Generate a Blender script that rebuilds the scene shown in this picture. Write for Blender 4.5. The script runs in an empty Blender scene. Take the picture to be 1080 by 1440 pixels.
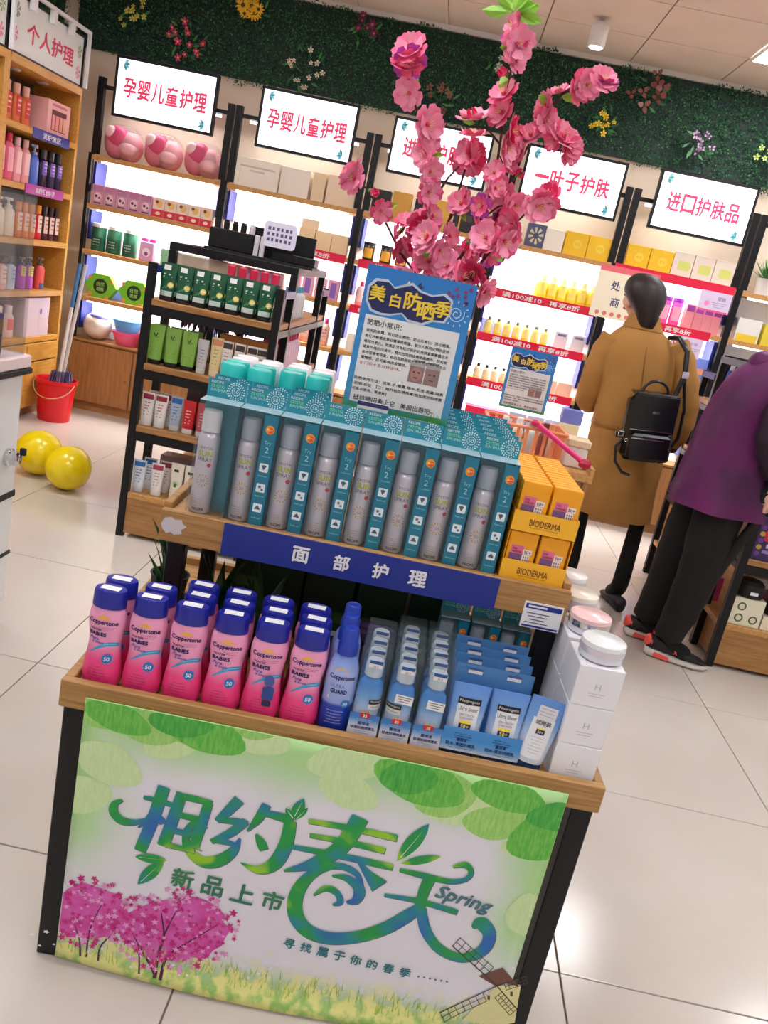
import bpy, bmesh, math, random
from mathutils import Vector, Matrix
random.seed(7)
scene = bpy.context.scene
COL = scene.collection
PI = math.pi

# ------------------------------------------------------------------ camera
F_PX, ROLL, CAM_H = 1185.0, math.radians(12.0), 1.40
PITCH, YAW = math.radians(15.63), math.radians(1.385)      # looks down and a little to the left
_fh = Vector((-math.sin(YAW), math.cos(YAW), 0)); _rt = Vector((math.cos(YAW), math.sin(YAW), 0)); _up = Vector((0, 0, 1))
C_F = _fh*math.cos(PITCH) - _up*math.sin(PITCH)
C_U = _fh*math.sin(PITCH) + _up*math.cos(PITCH)
C_X = _rt*math.cos(ROLL) + C_U*math.sin(ROLL)
C_Y = -_rt*math.sin(ROLL) + C_U*math.cos(ROLL)
C_POS = Vector((0, 0, CAM_H))
cd = bpy.data.cameras.new('camera'); cam = bpy.data.objects.new('camera', cd); COL.objects.link(cam)
cd.sensor_fit = 'VERTICAL'; cd.sensor_height = 36.0; cd.lens = F_PX/1440*36.0; cd.clip_start = 0.05
cam.matrix_world = Matrix(((C_X.x, C_Y.x, -C_F.x, 0), (C_X.y, C_Y.y, -C_F.y, 0), (C_X.z, C_Y.z, -C_F.z, CAM_H), (0, 0, 0, 1)))
scene.camera = cam

# ------------------------------------------------------------------ world, exposure
world = bpy.data.worlds.new('world'); scene.world = world; world.use_nodes = True
world.node_tree.nodes['Background'].inputs[0].default_value = (0.9, 0.93, 1.0, 1)
world.node_tree.nodes['Background'].inputs[1].default_value = 0.35
vs = scene.view_settings
vs.view_transform = 'Standard'; vs.look = 'None'; vs.gamma = 1.0; vs.use_curve_mapping = False
vs.exposure = 0.0
LIGHT_PANEL = 22.0      # ceiling light panels
SHELF_LED = 6.0       # W of each shelf lamp
SIGN_GLOW = 1.25

# ------------------------------------------------------------------ helpers: materials
def lin(c):
    c = c/255.0
    return c/12.92 if c <= 0.04045 else ((c+0.055)/1.055)**2.4
def rgb(t): return (lin(t[0]), lin(t[1]), lin(t[2]), 1.0)
MATS = {}
def mat(name, col=(200, 200, 200), rough=0.5, metal=0.0, emit=0.0, clear=None, coat=0.0, noise=None, bump=None, spec=0.5, trans=0.0):
    """clear: share of the surface that is see-through; noise: (colour2, scale, (sx,sy,sz), contrast); bump: (scale, strength)"""
    m = bpy.data.materials.new(name); m.use_nodes = True; nt = m.node_tree; N = nt.nodes; L = nt.links
    b = N['Principled BSDF']
    b.inputs['Base Color'].default_value = rgb(col); b.inputs['Roughness'].default_value = rough
    b.inputs['Metallic'].default_value = metal; b.inputs['Coat Weight'].default_value = coat
    b.inputs['Specular IOR Level'].default_value = spec
    if trans: b.inputs['Transmission Weight'].default_value = trans
    if emit:
        b.inputs['Emission Color'].default_value = rgb(col); b.inputs['Emission Strength'].default_value = emit
    if noise:
        c2, sc, st, con = noise
        tc = N.new('ShaderNodeTexCoord'); mp = N.new('ShaderNodeMapping'); mp.inputs['Scale'].default_value = st
        nz = N.new('ShaderNodeTexNoise'); nz.inputs['Scale'].default_value = sc; nz.inputs['Detail'].default_value = 4
        rp = N.new('ShaderNodeMapRange'); rp.inputs['From Min'].default_value = 0.5-con; rp.inputs['From Max'].default_value = 0.5+con
        mx = N.new('ShaderNodeMix'); mx.data_type = 'RGBA'; mx.inputs['A'].default_value = rgb(col); mx.inputs['B'].default_value = rgb(c2)
        L.new(tc.outputs['Object'], mp.inputs['Vector']); L.new(mp.outputs['Vector'], nz.inputs['Vector'])
        L.new(nz.outputs['Fac'], rp.inputs['Value']); L.new(rp.outputs['Result'], mx.inputs['Factor'])
        L.new(mx.outputs['Result'], b.inputs['Base Color'])
    if bump:
        tc2 = N.new('ShaderNodeTexCoord'); n2 = N.new('ShaderNodeTexNoise'); n2.inputs['Scale'].default_value = bump[0]; n2.inputs['Detail'].default_value = 3
        bp = N.new('ShaderNodeBump'); bp.inputs['Strength'].default_value = bump[1]; bp.inputs['Distance'].default_value = 0.01
        L.new(tc2.outputs['Object'], n2.inputs['Vector']); L.new(n2.outputs['Fac'], bp.inputs['Height']); L.new(bp.outputs['Normal'], b.inputs['Normal'])
    if clear is not None:
        tr = N.new('ShaderNodeBsdfTransparent'); ms = N.new('ShaderNodeMixShader'); ms.inputs['Fac'].default_value = 1-clear
        L.new(tr.outputs[0], ms.inputs[1]); L.new(b.outputs[0], ms.inputs[2]); L.new(ms.outputs[0], N['Material Output'].inputs['Surface'])
    MATS[name] = m
    return name
_auto = {}
def pc(*c, rough=0.42, **k):
    """plain coloured material, made once per colour"""
    key = (c, rough, tuple(sorted(k.items())))
    if key not in _auto: _auto[key] = mat('paint_%d_%d_%d_%d' % (c[0], c[1], c[2], int(rough*100)), c, rough, **k)
    return _auto[key]

# ------------------------------------------------------------------ helpers: meshes
def glyphs(s, bold=0.0, shear=0.0, space=1.0, _c={}):
    """flat outline of a line of writing, em height 1: (verts, faces, x0, x1, y0, y1)"""
    k = (s, bold, shear, space)
    if k not in _c:
        cu = bpy.data.curves.new('t', 'FONT'); cu.body = s; cu.size = 1.0; cu.resolution_u = 2; cu.fill_mode = 'FRONT'
        cu.offset = bold; cu.shear = shear; cu.space_character = space
        ob = bpy.data.objects.new('t', cu)
        me = bpy.data.meshes.new_from_object(ob)
        vv = [(v.co.x, v.co.y) for v in me.vertices]; ff = [tuple(p.vertices) for p in me.polygons]
        bpy.data.objects.remove(ob); bpy.data.curves.remove(cu); bpy.data.meshes.remove(me)
        if not vv: vv = [(0, 0), (.01, 0), (0, .01)]; ff = []
        xs = [a for a, _ in vv]; ys = [b for _, b in vv]
        _c[k] = (vv, ff, min(xs), max(xs), min(ys), max(ys))
    return _c[k]

class MB:
    def __init__(s, M=None): s.v = []; s.f = []; s.mi = []; s.sm = []; s.slots = []; s.M = M
    def slot(s, m):
        if m not in s.slots: s.slots.append(m)
        return s.slots.index(m)
    def add(s, vs, fs, m, smooth=False):
        o = len(s.v)
        if s.M is not None: vs = [tuple(s.M @ Vector(p)) for p in vs]
        s.v.extend([tuple(p) for p in vs]); i = s.slot(m)
        for f in fs: s.f.append(tuple(o+k for k in f)); s.mi.append(i); s.sm.append(smooth)
        return s
    def box(s, x0, x1, y0, y1, z0, z1, m, c=0.0):
        if c <= 0:
            vs = [(x, y, z) for z in (z0, z1) for y in (y0, y1) for x in (x0, x1)]
            return s.add(vs, [(0, 2, 3, 1), (4, 5, 7, 6), (0, 1, 5, 4), (2, 6, 7, 3), (0, 4, 6, 2), (1, 3, 7, 5)], m)
        pts = []
        for (z, i) in ((z0, c), (z0+c, 0), (z1-c, 0), (z1, c)):
            a0, a1, b0, b1 = x0+i, x1-i, y0+i, y1-i
            pts.append([(a0+c, b0, z), (a1-c, b0, z), (a1, b0+c, z), (a1, b1-c, z), (a1-c, b1, z), (a0+c, b1, z), (a0, b1-c, z), (a0, b0+c, z)])
        return s.loft(pts, m, smooth=False)
    def loft(s, rings, m, smooth=True, cap0=True, cap1=True, closed=True):
        n = len(rings[0]); vs = [p for r in rings for p in r]; fs = []
        for k in range(len(rings)-1):
            for i in range(n if closed else n-1):
                j = (i+1) % n
                fs.append((k*n+i, k*n+j, (k+1)*n+j, (k+1)*n+i))
        s.add(vs, fs, m, smooth)
        if cap0: s.add(rings[0], [tuple(range(n-1, -1, -1))], m)
        if cap1: s.add(rings[-1], [tuple(range(n))], m)
        return s
    def lathe(s, prof, m, n=20, c=(0, 0), sx=1.0, sy=1.0, smooth=True, caps=True, a0=0.0):
        """prof: [(r,z)...] turned about z at c; sharp corners get split rings"""
        seg = [[prof[0]]]
        for i in range(1, len(prof)):
            seg[-1].append(prof[i])
            if 0 < i < len(prof)-1:
                d1 = Vector((prof[i][0]-prof[i-1][0], prof[i][1]-prof[i-1][1])); d2 = Vector((prof[i+1][0]-prof[i][0], prof[i+1][1]-prof[i][1]))
                if d1.length > 1e-9 and d2.length > 1e-9 and d1.angle(d2) > 0.7: seg.append([prof[i]])
        for q, pr in enumerate(seg):
            if len(pr) < 2: continue
            rings = [[(c[0]+r*sx*math.cos(a0+2*PI*k/n), c[1]+r*sy*math.sin(a0+2*PI*k/n), z) for k in range(n)] for r, z in pr]
            s.loft(rings, m, smooth, cap0=caps and q == 0 and pr[0][0] > 1e-4, cap1=caps and q == len(seg)-1 and pr[-1][0] > 1e-4)
        return s
    def tube(s, pts, r, m, n=8, smooth=True, caps=True):
        pts = [Vector(p) for p in pts]; rings = []; rr = r if isinstance(r, (list, tuple)) else [r]*len(pts)
        up = None
        for i, p in enumerate(pts):
            t = (pts[min(i+1, len(pts)-1)]-pts[max(i-1, 0)]).normalized()
            if up is None:
                up = Vector((0, 0, 1)) if abs(t.z) < 0.9 else Vector((1, 0, 0))
            x = t.cross(up).normalized(); up = x.cross(t).normalized()
            rings.append([tuple(p+(x*math.cos(2*PI*k/n)+up*math.sin(2*PI*k/n))*rr[i]) for k in range(n)])
        return s.loft(rings, m, smooth, caps, caps)
    def poly(s, pts, m): return s.add(pts, [tuple(range(len(pts)))], m)
    def prism(s, poly2, y0, y1, m, fn=None):
        """outline in x,z pushed from y0 to y1"""
        n = len(poly2)
        a = [(x, y0, z) for x, z in poly2]; b = [(x, y1, z) for x, z in poly2]
        fs = [tuple(range(n)), tuple(range(2*n-1, n-1, -1))]+[(i, n+i, n+(i+1) % n, (i+1) % n) for i in range(n)]
        return s.add(a+b, fs, m)
    def text(s, t, h, m, fn, w=None, bold=0.0, shear=0.0, align='C', space=1.0):
        """writing of letter height h (or fitted to width w) put through fn(x,y)->point, centred on 0,0 (or starting there)"""
        vv, ff, x0, x1, y0, y1 = glyphs(t, 0.0, shear, space)
        k = h/max(y1-y0, 1e-6); kx = k
        if w: kx = w/max(x1-x0, 1e-6)
        if w and not h: k = kx
        cx = (x0+x1)/2 if align == 'C' else x0; cy = (y0+y1)/2
        e = bold*.9
        o_ = Vector(fn(0, 0)); nv = (Vector(fn(1e-3, 0))-o_).cross(Vector(fn(0, 1e-3))-o_).normalized()*8e-5; q = 0
        for dx, dy in ([(0, 0)] if e < .003 else [(-e, 0), (e, 0), (0, e), (0, -e)] if e < .02 else [(-e, -e*.5), (e, e*.5), (e*.3, e), (-e*.3, -e), (0, 0)]):
            s.add([Vector(fn((x+dx-cx)*kx, (y+dy-cy)*k))+nv*q for x, y in vv], ff, m); q += 1
        return s
    def build(s, name):
        me = bpy.data.meshes.new(name); me.from_pydata(s.v, [], s.f)
        for m in s.slots: me.materials.append(MATS[m])
        me.polygons.foreach_set('material_index', s.mi); me.polygons.foreach_set('use_smooth', s.sm)
        me.update()
        return me
def flat(cx, y, cz):            # plane facing the viewer (-y)
    return lambda a, b: (cx+a, y, cz+b)
def rrect(x0, x1, z0, z1, r, n=4):
    out = []
    for cx, cz, a in ((x1-r, z0+r, -PI/2), (x1-r, z1-r, 0), (x0+r, z1-r, PI/2), (x0+r, z0+r, PI)):
        for k in range(n+1): out.append((cx+r*math.cos(a+k*PI/2/n), cz+r*math.sin(a+k*PI/2/n)))
    return out
def disc(cx, cz, r, n=16, rz=None): return [(cx+r*math.cos(2*PI*k/n), cz+(rz or r)*math.sin(2*PI*k/n)) for k in range(n)]
def catmull(P, n=6):
    P = [tuple(p) for p in P]
    if len(P) < 3: return P
    out = []
    for i in range(len(P)-1):
        p0, p1, p2, p3 = P[max(i-1, 0)], P[i], P[i+1], P[min(i+2, len(P)-1)]
        for k in range(n):
            t = k/n
            out.append(tuple(0.5*((2*b)+(-a+c)*t+(2*a-5*b+4*c-d)*t*t+(-a+3*b-3*c+d)*t**3) for a, b, c, d in zip(p0, p1, p2, p3)))
    out.append(P[-1]); return out

# ------------------------------------------------------------------ helpers: objects
def tag(o, label=None, cat=None, group=None, kind=None):
    if label: o['label'] = label
    if cat: o['category'] = cat
    if group: o['group'] = group
    if kind: o['kind'] = kind
    return o
def link(name, me, parent=None, M=None):
    o = bpy.data.objects.new(name, me); COL.objects.link(o)
    if parent is not None: o.parent = parent
    if M is not None: o.matrix_basis = M
    return o
def TR(x, y, z, rz=0.0, rx=0.0, ry=0.0, s=1.0):
    return Matrix.Translation((x, y, z)) @ Matrix.Rotation(rz, 4, 'Z') @ Matrix.Rotation(ry, 4, 'Y') @ Matrix.Rotation(rx, 4, 'X') @ Matrix.Scale(s, 4)
class Kit:
    """a thing made of named parts; put() sets out another individual that shares the meshes"""
    def __init__(s): s.p = []
    def part(s, name, mb, of=-1, label=None):
        s.p.append((name, mb.build(name), of, label)); return len(s.p)-1
    def put(s, name, label, cat, M, group=None, skip=()):
        root = link(name, None, None, M); root.empty_display_size = 0.02
        tag(root, label, cat, group); made = []
        for i, (n, me, of, lb) in enumerate(s.p):
            if n in skip: made.append(None); continue
            par = root if of < 0 or made[of] is None else made[of]
            o = link(n, me, par); made.append(o)
            if n in ('print', 'lettering', 'strip_lettering'): o['kind'] = 'stuff'      # fine print, too small to pick apart
            if lb: o['label'] = lb
        return root
def solo(name, mb, label, cat, M=None, group=None, kind=None):
    me = mb if isinstance(mb, bpy.types.Mesh) else mb.build(name)
    return tag(link(name, me, None, M), label, cat, group, kind)
def struct(name, mb, M=None): return tag(link(name, mb.build(name), None, M), kind='structure')
ORD = ['first', 'second', 'third', 'fourth', 'fifth', 'sixth', 'seventh', 'eighth', 'ninth', 'tenth', 'eleventh', 'twelfth', 'thirteenth', 'fourteenth']
def ray(px, py):
    dx, dy = px-540.0, 720.0-py
    return C_F*F_PX + C_X*dx + C_Y*dy
# front stand frame: x along its front, y to the back, z up
S_TH = math.radians(2.6)
S = Matrix.Translation((-0.529, 1.311, 0)) @ Matrix.Rotation(S_TH, 4, 'Z')
S_INV = S.inverted()
def sp(px, py, d=0.0):
    """where the print seen at this spot lies on the stand's upright plane y=d"""
    o = S_INV @ C_POS; v = S_INV.to_3x3() @ ray(px, py); k = (d-o.y)/v.y
    p = o+v*k; return (p.x, p.z)
def ST(x, y, z, rz=0.0, rx=0.0, ry=0.0, s=1.0): return S @ TR(x, y, z, rz, rx, ry, s)

# ------------------------------------------------------------------ shared materials
mat('tile_white', (216, 209, 200), 0.16, noise=((206, 197, 186), 2.2, (1, 1, 1), .3), spec=.6)
mat('grout', (120, 106, 96), 0.9)
mat('ceiling_board', (226, 210, 197), 0.85, noise=((214, 198, 184), 3, (1, 1, 1), .3))
mat('ceiling_bar', (150, 134, 122), 0.6)
mat('wall_beige', (226, 208, 186), 0.8)
mat('wall_white', (228, 224, 220), 0.8)
mat('glow_white', (250, 251, 255), 0.5, emit=LIGHT_PANEL)
mat('sign_face', (246, 246, 255), 0.4, emit=SIGN_GLOW)
mat('oak', (186, 138, 84), 0.5, noise=((150, 102, 54), 5, (1.2, 14, 14), .22), bump=(40, .05))
mat('oak_light', (214, 164, 100), 0.5, noise=((182, 128, 66), 5, (14, 1.2, 14), .25))
mat('oak_panel', (178, 128, 76), 0.45, noise=((146, 98, 54), 4, (14, 14, 1.2), .25))
mat('plank', (190, 146, 88), 0.5, noise=((150, 106, 58), 6, (1.2, 20, 26), .2), bump=(60, .08))
mat('black_steel', (9, 9, 14), 0.45, spec=.35)
mat('black_matte', (14, 13, 16), 0.6)
mat('blue_panel', (24, 40, 128), 0.35)
mat('white_gloss', (240, 240, 242), 0.28)
mat('white_matte', (236, 236, 236), 0.6)
mat('chrome', (205, 205, 208), 0.12, metal=1.0)
mat('silver', (222, 216, 228), 0.28, metal=0.3)
mat('clear_plastic', (130, 146, 152), 0.06, clear=0.9)
mat('glass', (110, 120, 124), 0.04, clear=0.86)
mat('strip_blue', (16, 42, 140), 0.4)
mat('strip_red', (226, 22, 66), 0.4)
mat('red_text', (226, 60, 100), 0.5, emit=.45)
# ================================================================== THE ROOM
XL, XR, YB, YF, ZC = -2.95, 4.2, 6.2, -2.42, 3.0
def grid(a0, step, lo, hi):
    k = math.floor((lo-a0)/step); out = []
    while a0+k*step < hi-1e-6:
        a, b = max(lo, a0+k*step), min(hi, a0+(k+1)*step)
        if b-a > .02: out.append((a, b))
        k += 1
    return out
fl = struct('floor', MB().box(XL-.1, XR+.1, YF-.1, YB+.1, -.06, -.004, 'grout'))
_tm = {}
def tile_mesh(w, h, t, m, nm, c=.0012):
    k = (round(w, 3), round(h, 3), nm)
    if k not in _tm: _tm[k] = MB().box(-w/2, w/2, -h/2, h/2, -t, 0, m, c).build(nm)
    return _tm[k]
for (x0, x1) in grid(-1.04, .8, XL, XR):
    for (y0, y1) in grid(1.58, .8, YF, YB):
        link('tile', tile_mesh(x1-x0-.004, y1-y0-.004, .008, 'tile_white', 'tile'), fl, TR((x0+x1)/2, (y0+y1)/2, 0))
ce = struct('ceiling', MB().box(XL-.1, XR+.1, YF-.1, 4.4, ZC, ZC+.06, 'ceiling_board').box(XL-.1, XR+.1, 4.4, YB+.1, ZC+.008, ZC+.06, 'ceiling_bar'))
LAMP_CELLS = [(1.105+.6, 5.3), (-.695, 3.5), (1.705, 3.2), (-.695, 1.4), (1.705, 1.0), (-.695, -.7), (1.705, -1.0), (-2.2, 3.5), (3.2, 4.6)]
for (x0, x1) in grid(.205, .6, XL, XR):
    for (y0, y1) in grid(5.0, .6, 4.4, YB):
        cx, cy = (x0+x1)/2, (y0+y1)/2
        if abs(cx-1.705) < .1 and abs(cy-5.3) < .1: continue
        link('ceiling_panel', tile_mesh(x1-x0-.007, y1-y0-.007, .01, 'ceiling_board', 'ceiling_panel', .001), ce, TR(cx, cy, ZC+.008))
k = Kit()
f = MB()
for a in ((-.297, .297, -.297, -.283), (-.297, .297, .283, .297), (-.297, -.283, -.283, .283), (.283, .297, -.283, .283)): f.box(a[0], a[1], a[2], a[3], -.012, .006, 'white_matte')
k.part('frame', f); k.part('diffuser', MB().box(-.283, .283, -.283, .283, -.006, .006, 'glow_white'))
for i, (x, y) in enumerate(LAMP_CELLS):
    k.put('ceiling_light', 'square white ceiling light panel beside the leafy wall, top right corner' if i == 0 else '%s square ceiling light panel out of view above the shop floor' % ORD[i-1], 'light', TR(x, y, ZC-.0065), 'ceiling light panels')
struct('wall_back', MB().box(XL-.1, XR+.1, YB, YB+.1, 0, ZC, 'wall_beige'))
struct('wall_left', MB().box(XL-.1, XL, YF, YB, 0, ZC, 'wall_white'))
struct('wall_right', MB().box(XR, XR+.1, YF, YB, 0, ZC, 'wall_white'))
struct('wall_front', MB().box(XL-.1, XR+.1, YF-.1, YF, 0, ZC, 'wall_white'))
struct('trim_1', MB().box(XL, XR, YB-.05, YB, 2.968, 3.0, 'wall_white'))
# small spot lamp on the ceiling
k = Kit(); k.part('housing', MB().lathe([(.0, .0), (.045, .0), (.05, .02), (.05, .11), (.03, .13), (0, .13)], 'white_gloss', 16))
k.part('lens', MB().lathe([(0, -.003), (.036, -.003), (.036, .004), (0, .004)], 'glow_white', 16))
k.part('bracket', MB().box(-.012, .012, -.012, .012, .13, .16, 'chrome'))
k.put('spot_lamp', 'small silver ceiling spot lamp above the blossom branches', 'lamp', TR(.5, 5.42, ZC-.155))

# ------------------------------------------------------------------ leafy wall covering
mat('leaf_a', (24, 76, 48), .55); mat('leaf_b', (36, 104, 58), .5); mat('leaf_c', (12, 44, 38), .6); mat('leaf_d', (62, 136, 62), .5)
def turf(name, n, place, label):
    mb = MB()
    vs = []; fs = {m: [] for m in ('leaf_a', 'leaf_b', 'leaf_c', 'leaf_d')}; buf = {m: [] for m in fs}
    for i in range(n):
        o, ux, uz, un = place()
        a = random.uniform(0, 2*PI); l = random.uniform(.011, .02); w = l*.55
        d = ux*math.cos(a)+uz*math.sin(a); e = (uz*math.cos(a)-ux*math.sin(a))
        t = un*random.uniform(.1, .9); d = (d+t).normalized(); e = (e+un*random.uniform(-.6, .6)).normalized()
        m = random.choices(('leaf_a', 'leaf_b', 'leaf_c', 'leaf_d'), (5, 4, 4, 1.2))[0]
        b = buf[m]; q = len(b)
        b.extend([tuple(o), tuple(o+d*l*.5+e*w*.5), tuple(o+d*l), tuple(o+d*l*.5-e*w*.5)]); fs[m].append((q, q+1, q+2, q+3))
    for m in fs: mb.add(buf[m], fs[m], m)
    o = solo(name, mb, label, 'greenery', kind='stuff')
    return o
def pl_back():
    x = random.uniform(XL+.09, 2.6)
    z = 2.405+.03*math.sin(x*9)+.02*math.sin(x*23+1)+random.random()**.9*.56
    b = math.sin(x*5.1)+math.sin(z*13+x*3)
    return Vector((x, YB-.03-random.random()*.035-.008*b, min(z, 2.975))), Vector((1, 0, 0)), Vector((0, 0, 1)), Vector((0, -1, 0))
_t = turf('leaf_wall', 30000, pl_back, 'dense dark green artificial leaf wall above the lit signs')
link('backing_mat', MB().box(XL+.09, 2.6, YB-.028, YB-.001, 2.43, 2.965, 'leaf_c').build('backing_mat'), _t)
def pl_left():
    y = random.uniform(4.6, YB-.11); z = random.uniform(2.42, 2.975)
    return Vector((XL+.03+random.random()*.035, y, z)), Vector((0, 1, 0)), Vector((0, 0, 1)), Vector((1, 0, 0))
_t = turf('leaf_wall', 7000, pl_left, 'dark green leaf wall above the left wooden cabinets')
link('backing_mat', MB().box(XL+.001, XL+.028, 3.6, YB-.1, 2.5, 2.965, 'leaf_c').build('backing_mat'), _t)

# flower bunches pinned in the leaf wall
def flower_bunch(label, x, z, petal, core, n, spread, r, pet=5, dark=None, vert=1.0, long=1.25):
    k = Kit(); st = MB(); pts = []
    for i in range(n):
        a = random.uniform(0, 2*PI); q = spread*math.sqrt(random.random())
        px, pz = q*math.cos(a), q*math.sin(a)*vert; py = -random.uniform(.03, .06)
        pts.append((px, py, pz))
        st.tube([(px*.2, 0, pz*.2-.02), (px*.7, py*.7, pz*.7), (px, py, pz)], .002, 'leaf_b', 4)
    st.tube([(0, .022, 0), (0, 0, -.02)], .003, 'leaf_a', 5); k.part('stem', st)
    lf = MB()
    for i in range(n):
        a = random.uniform(0, 2*PI); q = spread*random.uniform(.5, 1.1); c = Vector((q*math.cos(a), -.03, q*math.sin(a)*vert))
        d = Vector((math.cos(a+.5), -.2, math.sin(a+.5)))*.03; e = Vector((-d.z, 0, d.x))*.3
        lf.poly([c-d, c+e, c+d, c-e], random.choice(('leaf_b', 'leaf_d')))
    k.part('foliage', lf)
    for i, p in enumerate(pts):
        m = MB(); rr = r*random.uniform(.75, 1.2); c = Vector(p); tilt = Vector((random.uniform(-.4, .4), -1, random.uniform(-.4, .3))).normalized()
        ux = tilt.cross(Vector((0, 0, 1))).normalized(); uz = ux.cross(tilt)
        for j in range(pet):
            a = 2*PI*j/pet+random.random()*.3; d = ux*math.cos(a)+uz*math.sin(a); e = uz*math.cos(a)-ux*math.sin(a)
            w = rr*2.6/pet
            m.poly([c+d*rr*.12, c+d*rr*.6+e*w*.62+tilt*rr*.1, c+d*rr*long*.8+e*w*.3+tilt*rr*.2, c+d*rr*long*.8-e*w*.3+tilt*rr*.2, c+d*rr*.6-e*w*.62+tilt*rr*.1], petal if (i+j) % 3 or not dark else dark)
        m.lathe([(rr*.3, -.002), (rr*.28, .004), (0, .007)], core, 8)
        nv = 0
        # move the core (last verts) to the flower
        R = Matrix((ux, uz, tilt)).transposed()
        cnt = sum(1 for _ in range(0))
        base = pet*5
        for q in range(base, len(m.v)): m.v[q] = tuple(c+R @ Vector(m.v[q]))
        k.part('flower', m)
    k.put('flower_bunch', label, 'flowers', TR(x, YB-.115, z), 'flower bunches on the leaf wall')
Y1, YC = pc(240, 190, 30), pc(70, 40, 20)
flower_bunch('bunch of small pale yellow-green flowers, leftmost on the leaf wall', -2.448, 2.674, pc(214, 206, 90), pc(160, 170, 60), 12, .09, .02, vert=1.3)
flower_bunch('loose bunch of magenta pink flowers left of the sunflowers', -2.084, 2.568, pc(206, 44, 108), pc(240, 180, 60), 14, .14, .022, vert=.8)
flower_bunch('bunch of orange yellow sunflowers with dark centres', -1.652, 2.840, Y1, YC, 8, .12, .042, pet=11, vert=.5)
flower_bunch('spray of small white flowers above the second sign', -1.264, 2.546, pc(236, 220, 214), pc(220, 190, 90), 14, .13, .017)
flower_bunch('dark wine red flowers near the ceiling trim', -0.913, 2.848, pc(104, 24, 62), pc(200, 90, 130), 7, .09, .03, pet=7)
flower_bunch('dull rust coloured flowers behind the blossom branch', -0.347, 2.544, pc(140, 84, 62), pc(90, 60, 40), 9, .1, .022)
flower_bunch('pale round everlasting flowers beside the tall blossom branch', -0.007, 2.824, pc(196, 210, 196), pc(160, 180, 150), 6, .09, .018)
flower_bunch('bunch of bright yellow flowers left of the spot of plain leaves', 0.740, 2.597, pc(242, 214, 40), pc(220, 160, 20), 11, .1, .02)
flower_bunch('rust red drooping leaves high on the leaf wall', 0.956, 2.833, pc(128, 64, 58), pc(80, 50, 40), 8, .12, .03, pet=3, long=1.8)
flower_bunch('ring of dusky purple and white roses over the last sign', 1.360, 2.584, pc(186, 150, 176), pc(80, 50, 90), 10, .09, .022, dark=pc(70, 44, 84))
flower_bunch('pale green leaf sprig at the right edge of the leaf wall', 1.795, 2.624, pc(190, 204, 110), pc(150, 170, 70), 8, .08, .02)

# ------------------------------------------------------------------ back wall shelving
SH_Z = (1.75, 1.435, 1.13, .815)          # top faces of the shelves
BAYS = [(-2.6, -1.66), (-1.66, -.72), (-.72, .2), (.2, 1.02), (1.02, 1.86), (1.86, 2.7)]
YS = 5.95                                  # front edge of the shelves
def area(x, y, z, sx, sy, w, rot, col=(1, .985, 1)):
    l = bpy.data.lights.new('shelf_led_or_fill', 'AREA'); l.shape = 'RECTANGLE'; l.size = sx; l.size_y = sy; l.energy = w; l.color = col
    o = bpy.data.objects.new('shelf_led_or_fill', l); COL.objects.link(o); o.location = (x, y, z); o.rotation_euler = rot
    return o
mat('led_bar', (255, 250, 255), .4, emit=4.0)
bay_note = ['holding pink bags and baby boxes, far left', 'of the cream gift boxes under the second sign', 'behind the blossom branches',
            'with yellow gift boxes and three red strips', 'behind the person in the tan coat', 'cut off by the right picture edge']
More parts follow.
